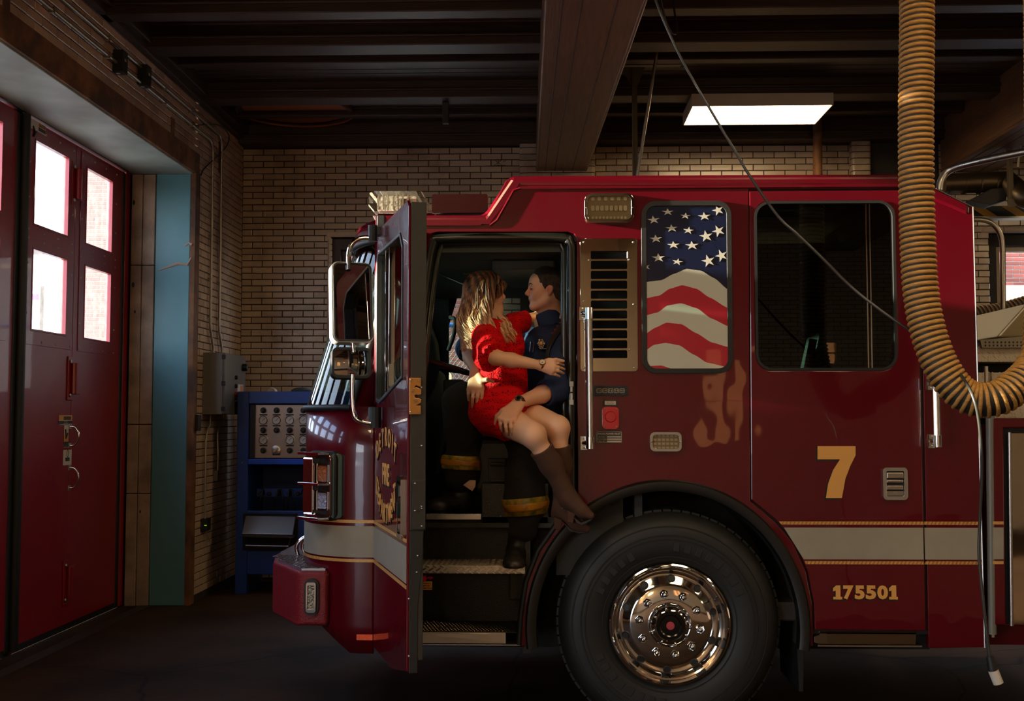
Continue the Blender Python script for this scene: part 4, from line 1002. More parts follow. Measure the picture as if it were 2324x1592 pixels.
# big 7 and the unit number
def gold7(dx, dz, y, m, par_, grow=0.):
    pts = [(1855, 1013), (1941, 1013), (1941, 1034), (1929, 1058), (1918, 1087), (1910, 1131), (1874, 1131), (1879, 1098), (1890, 1068), (1906, 1043), (1855, 1043)]
    cxm, cym = 1895, 1068; pp = []
    for i, (x, y_) in enumerate(pts): pp.append((x + dx, y_ + dz))
    return G().prism(S2(*pp), XZ, y - .002, y).build('numeral', m, par_)
f7 = gold7(-4, 4, YS - .002, SHADOWL, T); gold7(0, 0, YS - .0035, LETTER, f7)
def digit(ch, px0, px1, y, m, par_, grow=0., dx=0., dz=0.):
    (xa, zt_), (xb, zb_) = s(px0, 1329), s(px1, 1361); xa += dx - grow; xb += dx + grow; zt_ += grow - dz; zb_ -= grow + dz
    if ch == '1':
        w_ = xb - xa; h = zt_ - zb_; c = (xa + xb) / 2 + .002; t_ = .012 + grow
        return G().prism([(xa, zb_), (xb, zb_), (xb, zb_ + .013 + grow), (c + t_, zb_ + .013 + grow), (c + t_, zt_), (c - t_ + .004, zt_), (xa, zt_ - .014), (xa, zt_ - .030 - grow), (c - t_, zt_ - .026 - grow), (c - t_, zb_ + .013 + grow), (xa, zb_ + .013 + grow)], XZ, y - .0015, y).build('numeral', m, par_)
    o = text(ch, .100, 'numeral', m, par_, mx((0, 0, 0), (1, 0, 0), (0, 0, 1), (0, -1, 0)), .0008, .0050)
    me = o.data; xs = [v.co.x for v in me.vertices]; zs_ = [v.co.z for v in me.vertices]; a0, a1, c0_, c1 = min(xs), max(xs), min(zs_), max(zs_)
    for v in me.vertices: v.co = (xa + (v.co.x - a0) / (a1 - a0) * (xb - xa), y + v.co.y, zb_ + (v.co.z - c0_) / (c1 - c0_) * (zt_ - zb_))
    return o
for ch, a_, b_ in (('1', 1890, 1911), ('7', 1913, 1937), ('5', 1939, 1962), ('5', 1964, 1988), ('0', 1990, 2015), ('1', 2017, 2037)):
    sh_ = digit(ch, a_, b_, YS - .0025, SHADOWL, T, .0045, -.003, .003); digit(ch, a_, b_, YS - .0045, LETTER, sh_)
if False: tx = text('175501', .124, 'numeral_shadow', SHADOWL, T, mx((*[P(1962, 1345, YS - .004).x], YS - .0035, P(1962, 1348, YS).z), (1, 0, 0), (0, 0, 1), (0, -1, 0)), .0008, .012, sx=.93)
if False: text('175501', .124, 'numeral', LETTER, T, mx((P(1964, 1345, YS).x, YS - .0045, P(1962, 1345, YS).z), (1, 0, 0), (0, 0, 1), (0, -1, 0)), .0012, .0075, sx=.93)
# rear foot step under the crew door
(xa, z1), (xb, z0) = s(1862, 1436), s(2082, 1466)
st = G().prism([(xa, z0), (xb, z0), (xb, z1), (xa, z1)], XZ, YS + .02, YS + .05).prism([(xa, YS + .02), (xb, YS + .02), (xb, YS + .3), (xa, YS + .3)], XY, z1 - .01, z1).build('crew_step', mat('step_polish', 'b8b0a2', rough=.12, metal=1., bump=.1, bscale=3), T, bevel=.004)
G().prism([(xa + .04, z1 - .012), (xa + .0, z1 - .012), (xa - .03, z1 - .022), (xa - .03, z0 + .01), (xa, z0 - .0), (xa + .04, z0)], XZ, YS + .012, YS + .03).build('step_corner', CHROME, st, bevel=.003)
G().box(xa - .01, xb + .03, YS + .02, YS + .3, z0 - .012, z0 - .004).build('step_lip', BRUSH, st)

# ---------------------------------------------------------------- flag window
fa = (s(1456, 650)[0], s(1661, 650)[0], cz(848), cz(456))
fw = G().prism(rrect(*fa, .075, 8), XZ, YS - .014, YS, [inset(*fa, .075, .026, 8)]).build('flag_window', BLACK, T, bevel=.006, seg=3)
x0, x1, z0, z1 = fa[0] + .024, fa[1] - .024, fa[2] + .024, fa[3] - .024
G().prism(rrect(x0, x1, z0, z1, .05, 8), XZ, YS - .006, YS - .001).build('star_field', mat('flag_blue', '091430', rough=.25, coat=.5), fw)
FR_ = mat('flag_red', 'a8152a', rough=.3, coat=.5); FWm = mat('flag_white', 'b8b6a4', rough=.3, coat=.5)
lines = [  # stripe upper edges, left -> right, in photo pixels
    [(1463, 641), (1500, 637), (1530, 622), (1558, 611), (1590, 615), (1620, 632), (1652, 658)],
    [(1463, 678), (1495, 672), (1520, 656), (1548, 648), (1580, 656), (1610, 676), (1652, 700)],
    [(1463, 717), (1492, 710), (1515, 694), (1545, 689), (1580, 700), (1615, 724), (1652, 741)],
    [(1463, 759), (1488, 744), (1512, 733), (1545, 736), (1580, 757), (1615, 778), (1652, 788)],
    [(1463, 797), (1485, 783), (1510, 779), (1540, 784), (1575, 806), (1605, 824), (1652, 834)],
    [(1463, 834), (1480, 831), (1500, 830), (1520, 836), (1540, 850), (1600, 860), (1652, 870)]]
def clipz(pts, z): return pts
inn = rrect(x0 + .001, x1 - .001, z0 + .001, z1 - .001, .048, 8)
def zlow_at(x):
    r = .048
    if x < x0 + r: return z0 + r - sqrt(max(r * r - (x0 + r - x) ** 2, 0))
    if x > x1 - r: return z0 + r - sqrt(max(r * r - (x - x1 + r) ** 2, 0))
    return z0
def curve_z(L, x):
    pts = [s(*q) for q in L]
    for (xa, za), (xb, zb2) in zip(pts, pts[1:]):
        if x <= xb + 1e-6: f = max(0, (x - xa) / (xb - xa)); f = f; return za + (zb2 - za) * (f * f * (3 - 2 * f) * .4 + f * .6)
    return pts[-1][1]
N = 48
for i in range(6):
    g = G(); m = FWm if i % 2 == 0 else FR_; vs = []; fs = []
    for k in range(N + 1):
        x = x0 + .002 + (x1 - x0 - .004) * k / N; lo = zlow_at(x) + .002
        zt_ = max(curve_z(lines[i], x), lo); zb2 = max(curve_z(lines[i + 1], x), lo) if i < 5 else lo
        vs += [(x, YS - .0085, zt_), (x, YS - .0085, zb2), (x, YS - .006, zt_), (x, YS - .006, zb2)]
    for k in range(N):
        a = 4 * k; fs += [(a, a + 4, a + 5, a + 1), (a, a + 2, a + 6, a + 4)]
    g.add(vs, fs).build('flag_stripe', m, fw)
STW = mat('flag_star', 'b9b5a6', rough=.3, coat=.5)
for px, py, r, rot, sq in ((1483, 500, 15, 8, .65), (1515, 482, 14, 2, .6), (1555, 491, 12, -5, .6), (1598, 492, 15, 5, .65), (1629, 478, 14, 20, .9), (1524, 519, 15, 5, .6), (1562, 524, 13, -8, .65), (1602, 537, 16, 10, .85), (1630, 525, 15, 25, .9),
                            (1488, 543, 15, 4, .65), (1528, 557, 15, 3, .6), (1570, 558, 16, 4, .65), (1494, 586, 16, 3, .65), (1537, 595, 13, -12, .6), (1607, 593, 16, 15, .9), (1637, 581, 15, 22, .95), (1466, 607, 10, 20, .8)):
    pts = []
    for i in range(10):
        a = radians(90 + 36 * i + rot); rr = r if i % 2 == 0 else r * .36; pts.append((px + rr * cos(a), py - rr * sin(a) * sq))
    pp = [(min(max(q[0], x0 + .003), x1 - .003), min(max(q[1], z0 + .003), z1 - .003)) for q in S2(*pts)]
    G().prism(pp, XZ, YS - .0085, YS - .006).build('star', STW, fw)

# ---------------------------------------------------------------- headlight cluster on the front corner
hx, hy = -1.262, 6.16
nrm = Vector((-.66, -.75, 0)).normalized(); tan_ = Vector((0, 0, 1)).cross(nrm).normalized()
if tan_.x < 0: tan_ = -tan_          # towards the side of the truck
hz_t, hz_b = P(735, 1022, 6.2).z, P(735, 1175, 6.2).z; hz_c = (hz_t + hz_b) / 2; hh = (hz_t - hz_b) / 2
c0, nrm = corner(738, 1098); c0 = Vector((c0.x, c0.y, hz_c)) + nrm * .02; tan_ = Vector((-nrm.y, nrm.x, 0))

HQ = lambda u, v, h: tuple(c0 + tan_ * (u * .78 + .01) + nrm * h + Vector((0, 0, v)))
hl = G().prism(rrect(-.16, .125, -hh, hh, .045, 6), HQ, -.10, .0).build('headlight_cluster', BLACK, T, bevel=.012, seg=3)
G().prism(rrect(-.15, .100, -hh + .012, hh - .012, .035, 6), HQ, .0, .022, [rrect(-.12, .085, -hh + .03, hh - .03, .02, 6)]).build('chrome_bezel', CHROME, hl, bevel=.007, seg=3)
G().prism(rrect(.09, .135, -hh + .014, hh - .014, .015, 6), lambda u, v, h: tuple(c0 + tan_ * (u * .9) + nrm * (h - (u - .09) * .9) + Vector((0, 0, v))), -.03, .012).build('corner_lamp', mat('teal_lens', '12403c', rough=.08, coat=1), hl, bevel=.006)
G().prism([(-.14, -hh + .03), (-.04, -hh + .03), (-.04, hh - .03), (-.14, hh - .03)], HQ, .0, .05).build('chrome_column', mat('chrome_soft', 'e6d8d6', rough=.12, metal=1.), hl, bevel=.01)
for zc_, m, nm in ((hh * .36, mat('amber_lens', '9a4c12', rough=.12, coat=1, bump=.8, bscale=90), 'turn_signal'), (-hh * .42, mat('white_lens', 'aab4cc', rough=.12, metal=.5, bump=.8, bscale=60), 'headlamp')):
    fr = G().prism(rrect(-.03, .082, zc_ - .052, zc_ + .052, .01, 4), HQ, .0, .03, [rrect(-.022, .074, zc_ - .042, zc_ + .042, .008, 4)]).build('lamp_frame', CHROME, hl, bevel=.003)
    G().prism(rrect(-.022, .074, zc_ - .042, zc_ + .042, .008, 4), HQ, .0, .022).build(nm, m, hl, bevel=.006)
for zc_ in (hh - .012, 0.01, -hh + .012):
    G().prism([(-.20, -.01), (-.17, .05), (.06, .06), (.09, .0), (.06, -.02), (-.17, -.02)], lambda u, v, h: HQ(u, zc_ + h, v + .02), -.007, .007).build('chrome_fin', CHROME, hl, bevel=.004)
# amber reflector on the skirt
p = P(834, 1445, 5.995); zc1 = p.z
pl = plan(XF0 - .006); G().add([(x, y, z) for x, y in [tuple(corner(q, 1444, .006)[0])[:2] for q in (857, 846, 834, 822, 810)] for z in (zc1 - .015, zc1 + .015)], [(0, 2, 3, 1), (2, 4, 5, 3), (4, 6, 7, 5), (6, 8, 9, 7)]).build('amber_reflector', mat('amber_reflector', 'ff5a1e', rough=.25, coat=1, bump=.6, bscale=120), T, smooth=60)

# ---------------------------------------------------------------- front bumper
bz1, bz0 = P(700, 1290, 6.12).z, P(700, 1412, 6.12).z
bx = [(-1.143, 5.99), (-1.300, 5.99), (-1.53, 6.40), (-1.60, 6.75), (-1.60, 7.67), (-1.53, 8.02), (-1.30, 8.43), (-1.143, 8.43)]
bp = G().prism(bx, XY, bz0, bz1).build('front_bumper', mat('bumper_red', '7d0c18', rough=.5, coat=.4, bump=.5, bscale=140), T, bevel=.022, seg=4)
tp = G().prism([(-1.16, 6.02), (-1.29, 6.02), (-1.50, 6.40), (-1.57, 6.75), (-1.57, 7.6), (-1.33, 7.6), (-1.33, 6.4), (-1.16, 6.20)], XY, bz1 - .002, bz1 + .012).build('tread_plate_top', mat('tread_alu_blue', 'a8aab0', rough=.25, metal=1.), bp, bevel=.003)
g = G(); rng = random.Random(2)
for i in range(14):
    for j in range(20):
        x, y = -1.55 + i * .028, 6.04 + j * .028
        if y < 6.04 + (-1.29 - x) * 1.8: continue
        if x > -1.17: continue
        d = 1 if (i + j) % 2 else -1
        g.obox((x, y, bz1 + .0135), Vector((.7, .7 * d, 0)), Vector((-.7 * d, .7, 0)), (0, 0, 1), .011, .0035, .0022)
g.build('tread_bars', MATS['tread_alu_blue'], bp, kind='stuff')
cl = P(708, 1355, 5.99); ml = G().prism(rrect(cl.x - .038, cl.x + .038, cl.z - .095, cl.z + .095, .036, 8), XZ, 5.972, 5.992).build('marker_surround', BLACK, bp, bevel=.006)
G().prism(rrect(cl.x - .026, cl.x + .026, cl.z - .078, cl.z + .078, .012, 5), XZ, 5.958, 5.976, [rrect(cl.x - .018, cl.x + .018, cl.z - .062, cl.z + .062, .005, 4)]).build('marker_frame', CHROME, bp, bevel=.003)
G().box(cl.x - .018, cl.x + .018, 5.968, 5.974, cl.z - .062, cl.z + .062).build('marker_lens', mat('marker_grey', '8d8878', rough=.15, metal=.6, bump=.8, bscale=70), bp)
G().tube(bez([(-1.42, 6.55, bz1), (-1.43, 6.55, bz1 + .07), (-1.38, 6.55, bz1 + .12), (-1.32, 6.55, bz1 + .12)], 6), .012, 10).tube(bez([(-1.40, 6.62, bz1), (-1.41, 6.62, bz1 + .07), (-1.36, 6.62, bz1 + .12), (-1.30, 6.62, bz1 + .12)], 6), .012, 10).build('tow_loop', CHROME, bp, smooth=60)

# ---------------------------------------------------------------- doorway, steps, cab interior
zfl = P(1030, 1175, 6.0).z                # cab floor
SX0, SX1 = -.74, s(1192, 1300)[0]
def xin(py): return s(1192, py)[0]
# door frame seals
fr = bez([(*[s(1296, 1120)[0]], YS + .02, cz(1135)), (s(1296, 900)[0], YS + .02, cz(900)), (s(1296, 600)[0], YS + .02, cz(600)), (s(1292, 548)[0], YS + .02, cz(548)), (s(1270, 537)[0], YS + .02, cz(537)), (s(1150, 536)[0], YS + .02, cz(536)), (s(1000, 538)[0], YS + .02, cz(538)), (s(982, 548)[0], YS + .02, cz(548)), (s(968, 620)[0], YS + .02, cz(620)), (s(952, 760)[0], YS + .02, cz(760)), (s(940, 900)[0], YS + .02, cz(900))], 6)
G().tube(fr, .028, 12).build('door_weatherstrip', mat('weatherstrip', '171812', rough=.28), T, smooth=60)
fr2 = [Vector((v.x + (-.035 if v.x > 0 else .035), v.y + .04, v.z - (.02 if v.z > 2.5 else 0))) for v in fr]
G().tube(fr2, .02, 10).build('door_weatherstrip', mat('weatherstrip2', '2a2f26', rough=.2), T, smooth=60)
G().tube([Vector((x, YS + .01, z)) for x, z in S2((1308, 1140), (1270, 1182), (1222, 1250), (1194, 1322), (1182, 1400), (1178, 1465))], .016, 8).build('door_weatherstrip', BLACK, T, smooth=60)
# striker on the rear door post
sx_, sz_ = s(1297, 872)[0], s(1297, 872)[1]
sp = G().box(sx_ - .006, sx_ + .006, YS - .02, YS + .0, sz_ - .09, sz_ + .012).build('striker_plate', BRUSH, T, bevel=.002)
for z_ in (sz_, sz_ - .095): G().box(sx_ - .012, sx_ + .010, YS - .03, YS - .005, z_ - .014, z_ + .012).build('striker_block', mat('striker', 'b9b5a8', rough=.35), sp, bevel=.002)
G().tube([(sx_ - .014, YS - .025, sz_ - .045), (sx_ + .006, YS - .025, sz_ - .045)], .004, 8).build('striker_pin', CHROME, sp)
# floor, ceiling, back, far side with its windows
xr = 2.15
G().box(-.95, .05, YS + .06, YF2 - .05, zfl - .05, zfl).build('cab_floor', DARK, T)
G().box(.05, .40, YS + .05, YF2 - .05, zfl - .3, zfl + .10).build('seat_riser', DARK, T)
G().box(-.84, xr, YS + .05, YF2 - .05, 2.56, 2.60).build('headliner', mat('headliner', '30332c', rough=.8, bump=.2, bscale=80), T)
a = P(985, 552, 6.1); b = P(1045, 648, 7.6)
G().tube([(-.78, 6.1, 2.545), (-.42, 7.9, 2.545)], .006, 6).build('headliner_seam', BRUSH, T)
G().prism([(-.30, 6.3), (.05, 6.3), (.10, 7.2), (-.22, 7.2)], XY, 2.50, 2.56).build('ceiling_console', mat('console_grey', '363a33', rough=.6), T, bevel=.01)
G().box(.42, .46, YS + .05, YF2 - .05, zfl, 2.58).build('cab_divider', DARK, T) if False else None
# sun visor, clip, radio
v_ = P(1060, 605, 6.9); G().obox(v_, (.7, .5, 0), (-.5, .7, 0), (0, 0, 1), .03, .012, .05).obox(P(1035, 580, 6.9), (.9, .3, .1), (-.3, .9, 0), (0, 0, 1), .08, .01, .012).build('visor_bracket', mat('visor_olive', '4a4c36', rough=.6), T, bevel=.004)
G().obox(P(1095, 552, 6.5), (.95, .2, .12), (-.2, .95, 0), (0, 0, 1), .08, .05, .008).build('ceiling_label', mat('label_grey', '5d5a50', rough=.5), T)
G().ball(P(1167, 611, 7.2), (.05, .05, .015), 16).build('map_light', mat('map_light', '7a2c2c', rough=.3), T, smooth=60)
wA = (P(1050, 700, YF2).x, P(1206, 700, YF2).x, P(1150, 810, YF2).z, P(1150, 660, YF2).z)
wA = (wA[0] - .1, wA[1], 1.75, wA[3])
holes = [rrect(wA[0], wA[1], wA[2], wA[3], .05, 4), rrect(s(1713, 650)[0] , s(2034, 650)[0], 1.9, 2.72, .05, 4)]
G().prism([(XH + .05, .46), (xr, .46), (xr, 2.66), (XH + .05, 2.66)], XZ, YF2 - .05, YF2, holes).build('far_side_panel', RED, T)
G().prism([(XH + .05, zfl), (xr, zfl), (xr, 2.60), (XH + .05, 2.60)], XZ, YF2 - .07, YF2 - .052, holes).build('far_side_lining', DARK, T)
G().box(wA[0], wA[1], YF2 - .03, YF2 - .027, wA[2], wA[3]).build('far_window_pane', glass('far_glass', 'cfdcd8', 1.), T)
# far A-pillar and grab handle
pa, pb = P(1045, 650, 8.3), P(1000, 830, 8.3)
G().tube([(-1.0, 8.36, 2.58), (-.86, 8.30, 2.2), (-.80, 8.3, 1.6)], .075, 8).build('far_pillar', DARK2, T, smooth=60)
G().tube(bez([P(1022, 720, 7.6), P(1033, 728, 7.55), P(1030, 760, 7.55), P(1018, 795, 7.6)], 6), .014, 10).build('grab_handle', mat('handle_matt', '0c0d0c', rough=.9, spec=.1), T, smooth=60)
# dashboard, steering wheel, column, engine cover
dz = P(1000, 802, 6.4).z
G().prism([(-1.02, dz - .02), (-.86, dz + .03), (-.74, dz - .05), (-.70, dz - .30), (-.78, zfl), (-1.02, zfl)], XZ, YS + .22, YF2 - .1).build('dashboard', DARK2, T, bevel=.02)
sw = P(1000, 820, 6.32); g = G(); ring = []
nrm_ = Vector((.30, -.0, 1)).normalized(); u_ = Vector((1, 0, -.30)).normalized(); v2 = nrm_.cross(u_)
for i in range(33):
    a = 2 * pi * i / 32; ring.append(Vector((sw.x - .06, 6.45, sw.z)) + (u_ * cos(a) + v2 * sin(a)) * .215)
cw = Vector((sw.x - .06, 6.45, sw.z)); g.tube(ring, .016, 10, cap=False); st_ = g.build('steering_wheel', mat('wheel_brown', '5a3a2a', rough=.3), T, smooth=60)
for a in (0.3, 2.4, 4.5): G().tube([cw - nrm_ * .03, cw + (u_ * cos(a) + v2 * sin(a)) * .21], .012, 8).build('spoke', BLACK, st_)
G().tube([cw - nrm_ * .01, cw - nrm_ * .12, cw + Vector((-.22, 0, -.45))], [.05, .06, .05], 16).build('steering_column', DARK2, T, smooth=60)
G().box(-.55, .42, 6.95, 7.55, zfl, zfl + .42).build('engine_cover', DARK, T, bevel=.04, seg=3)
G().box(-.62, -.50, 6.85, 6.95, zfl + .45, zfl + .75).build('switch_pod', DARK2, T, bevel=.01)
for i in range(3):
    for j in range(4): G().box(-.61 + i * .035, -.59 + i * .035, 6.843, 6.85, zfl + .50 + j * .05, zfl + .515 + j * .05).build('rocker_switch', mat('switch_mark', '9aa090', rough=.5), T)
# driver's seat behind the couple
sx2 = P(1215, 950, 6.4).x
G().box(sx2 - .35, sx2 + .2, 6.18, 6.72, zfl + .10, zfl + .42).build('seat_cushion', mat('seat_vinyl', '151513', rough=.5), T, bevel=.04, seg=3)
G().prism([(sx2 + .14, zfl + .35), (sx2 + .30, zfl + .35), (sx2 + .42, zfl + 1.1), (sx2 + .28, zfl + 1.1)], XZ, 6.2, 6.7).build('seat_backrest', MATS['seat_vinyl'], T, bevel=.04, seg=3)
G().box(P(1110, 1060, 6.2).x, P(1150, 1060, 6.2).x, 6.1, 6.3, P(1110, 1095, 6.2).z, P(1110, 1040, 6.2).z).tube([P(1112, 1092, 6.05), P(1150, 1092, 6.05)], .012, 8).tube([P(1112, 1054, 6.05), P(1150, 1054, 6.05)], .012, 8).build('seat_slide', IRON, T, bevel=.004)
# rear wall of the front cab (dark) and crew seats seen through the tinted glass
G().box(.46, .50, YS + .05, 6.6, zfl, 2.56).build('cab_divider', DARK, T)
for k, px in enumerate((1855, 1960)):
    p = P(px, 790, 6.7)
    G().prism([(p.x - .20, 1.2), (p.x + .12, 1.2), (p.x + .24, 2.15), (p.x + .02, 2.2), (p.x - .1, 1.7)], XZ, 6.55, 7.05).build('crew_seat', mat('crew_seat_grey', '5d6a60', rough=.7), T, bevel=.04, seg=3)
    a, b = P(1832 + 130 * k, 840, 6.5), P((1846, 2003)[k], 770, 6.5)
    G().obox((a + b) / 2, (b - a).normalized(), (0, 1, 0), (b - a).normalized().cross(Vector((0, 1, 0))), (b - a).length / 2, .002, .022).build('red_seat_belt', mat('belt_red', 'b00c20', rough=.6), T)
# steps
def step(py0, py1, yb, px0, px1, name, m, diamond):
    (xa, z1), (xb, z0) = s(px0, py0), s(px1, py1)
    t = G().box(xa, xb, YS + .0, YS + .012, z0, z1).box(xa, xb, YS, yb, z1 - .008, z1).build(name, m, T, bevel=.002)
    return t, xa, xb, z0, z1
t, xa, xb, z0, z1 = step(1284, 1303, 6.32, 920, 1192, 'middle_step', ALU, True)
g = G(); k = 0; x = xa + .02
while x < xb - .03:
    for j in range(2):
        d = 1 if (k + j) % 2 else -1
        if j == 0: g.obox((x, YS - .0015, (z0 + z1) / 2 + .0), Vector((.8, 0, .5)), (0, 1, 0), Vector((-.5, 0, .8)), .0155, .002, .0045)
        else:
            g.obox((x + .018, YS - .0015, z1 - .006), Vector((.8, 0, -.4)), (0, 1, 0), Vector((.4, 0, .8)), .011, .002, .0035)
            g.obox((x + .018, YS - .0015, z0 + .006), Vector((.8, 0, -.4)), (0, 1, 0), Vector((.4, 0, .8)), .011, .002, .0035)
    x += .038; k += 1
for i in range(22):
    for j in range(9):
        d = 1 if (i + j) % 2 else -1; g.obox((xa + .03 + i * .028, YS + .03 + j * .034, z1 + .0012), Vector((.7, .7 * d, 0)), Vector((-.7 * d, .7, 0)), (0, 0, 1), .010, .003, .0015)
g.build('tread_bars', mat('tread_bar', 'cfc6b6', rough=.2, metal=1.), t, kind='stuff')
t, xa, xb, z0, z1 = step(1436, 1462, 6.33, 915, 1148, 'bottom_step', STEEL, False)
g = G().box(xa, s(1172, 1440)[0], YS + .02, 6.33, z1 - .004, z1 + .002); g.build('grip_tread', mat('grip_dark', '2b2822', rough=.5, metal=.6), t)
g = G()
for i in range(31):
    for j in range(9):
        g.lathe([(.0035, 0), (.0025, .0025), (0, .003)], (xa + .015 + i * .0185 + (.009 if j % 2 else 0), YS + .04 + j * .034, z1 + .002), (0, 0, 1), 5)
g.build('grip_studs', mat('stud', 'b89a78', rough=.3, metal=1.), t, kind='stuff')
G().box(xa, s(1180, 1464)[0], YS - .0, 6.33, z0 - .010, z0 - .004).build('step_lip', BRUSH, t)
# risers and stepwell walls
RM = mat('stepwell_black', '1a1914', rough=.45, bump=.25, bscale=120)
XW0, XW1 = s(900, 1300)[0], s(1186, 1300)[0]
G().box(XW0, s(1200, 1300)[0], 6.30, 6.33, .45, z1 + .36).build('lower_riser', RM, T)
G().box(XW0, .10, 6.24, 6.27, P(1000, 1290, YS).z, zfl - .02).build('upper_riser', RM, T)
G().box(XW1, XW1 + .04, YS + .04, 6.33, .46, 1.05).build('stepwell_side', RM, T)
G().prism([(XW0 - .02, .46), (XW0, .46), (XW0, 1.74), (XW0 - .02, 1.74)], XZ, YS + .04, 6.7).build('front_well_side', RM, T)
# sloping inner liner towards the arch
a = s(1190, 1290); b = s(1310, 1140)
G().prism([a, b, (b[0] + .02, b[1] + .3), (a[0] - .02, b[1] + .3), (a[0] - .05, a[1] + .1)], XZ, 6.3, 6.33).build('arch_liner', RM, T)
# floor edge trim and the raised black box
(xa, z1_), (xb, z0_) = s(965, 1168), s(1091, 1182)
G().box(xa, xb, YS + .04, YS + .06, z0_, z1_).build('sill_trim', BRUSH, T, bevel=.002)
bxz = P(1100, 1098, 6.03).z
G().box(s(1091, 1100)[0], s(1245, 1100)[0], YS + .06, 6.5, zfl - .06, bxz).build('battery_box', RM, T, bevel=.005)
for px, py in ((1134, 1113), (1143, 1118), (1136, 1173), (1136, 1113)): G().ball(P(px, py, YS + .058), .005, 8).build('screw', BRUSH, T)
G().box(s(950, 1185)[0], .15, YS + .05, YS + .07, P(1000, 1200, YS).z, zfl - .03).build('sill_beam', RM, T)
# jump-start lug and its yellow notice
(xa, z1), (xb, z0) = s(951, 1306, 6.0), s(967, 1320, 6.0)
G().box(xa, xb, 5.985, 6.02, z0, z1).tube(bez([P(967, 1314, 5.99), P(975, 1311, 5.99), P(982, 1312, 5.99), P(975, 1315, 5.99)], 4), .004, 6).build('jump_start_lug', mat('lug_red', 'b00c1c', rough=.4), T, bevel=.003)
(xa, z1), (xb, z0) = s(952, 1320, 6.0), s(981, 1339, 6.0)
nt_ = G().box(xa, xb, 5.99, 5.995, z0, z1).build('jump_start_notice', mat('notice_yellow', 'c98a2a', rough=.5), T)
for i, wd in enumerate(('EMERGENCY', 'JUMPSTART', 'CONNECTION')): text(wd, .0115, 'lettering', BLACK, nt_, mx(((xa + xb) / 2, 5.9895, z1 - .010 - i * .0125), (1, 0, 0), (0, 0, 1), (0, -1, 0)), .0003, .0003, sx=.85)
# ================================================================== ORGANIC SHAPES (distance fields -> one continuous mesh)
def V(*a): return np.array(a[0] if len(a) == 1 else a, dtype=np.float64)
def pp(x, y, D): return V(P(x, y, D))
def cap(a, b, ra, rb=None, k=.02, op='u'): return ('c', V(a), V(b), ra, ra if rb is None else rb, k, op)
def ell(c, r, R=None, k=.02, op='u'): return ('e', V(c), V(r if hasattr(r, '__len__') else (r, r, r)), np.eye(3) if R is None else R, k, op)
def pdist(pr, X):
    if pr[0] == 'c':
        a, b, ra, rb = pr[1:5]; ab = b - a; t = np.clip(((X - a) @ ab) / max(ab @ ab, 1e-12), 0, 1)
        return np.linalg.norm(X - a - t[..., None] * ab, axis=-1) - (ra + (rb - ra) * t)
    c, r, R = pr[1:4]; q = (X - c) @ R; k0 = np.linalg.norm(q / r, axis=-1); k1 = np.linalg.norm(q / (r * r), axis=-1)
    return k0 * (k0 - 1) / np.maximum(k1, 1e-9)
def pbox(pr):
    if pr[0] == 'c':
        m = max(pr[3], pr[4]); return np.minimum(pr[1], pr[2]) - m, np.maximum(pr[1], pr[2]) + m
    m = pr[2].max(); return pr[1] - m, pr[1] + m
def comb(Fv, d, k, op):
    if op == 'u':
        h = np.clip(.5 + .5 * (Fv - d) / k, 0, 1); return Fv * (1 - h) + d * h - k * h * (1 - h)
    h = np.clip(.5 - .5 * (Fv + d) / k, 0, 1); return Fv * (1 - h) - d * h + k * h * (1 - h)
def sdf_at(prims, X):
    X = np.asarray(X, dtype=np.float64); Fv = np.ones(X.shape[:-1])
    for pr in prims: Fv = comb(Fv, pdist(pr, X), pr[-2], pr[-1])
    return Fv
def hit(prims, px, py, D0, D1=None, infl=0.):
    """first point where a pixel ray meets a field, with its normal"""
    d = ray(px, py); d = V(d / d.y); o = V(EYE); t = D0
    ts = np.arange(D0, (D1 or D0 + .8), .0015); X = o + ts[:, None] * d; Fv = sdf_at(prims, X) - infl
    i = np.argmax(Fv < 0); p = X[i] if (Fv < 0).any() else o + d * (D0 + .2); e = .002
    n = np.array([sdf_at(prims, p + e * ax) - sdf_at(prims, p - e * ax) for ax in np.eye(3)]); n /= max(np.linalg.norm(n), 1e-9)
    return Vector(p), Vector(n)
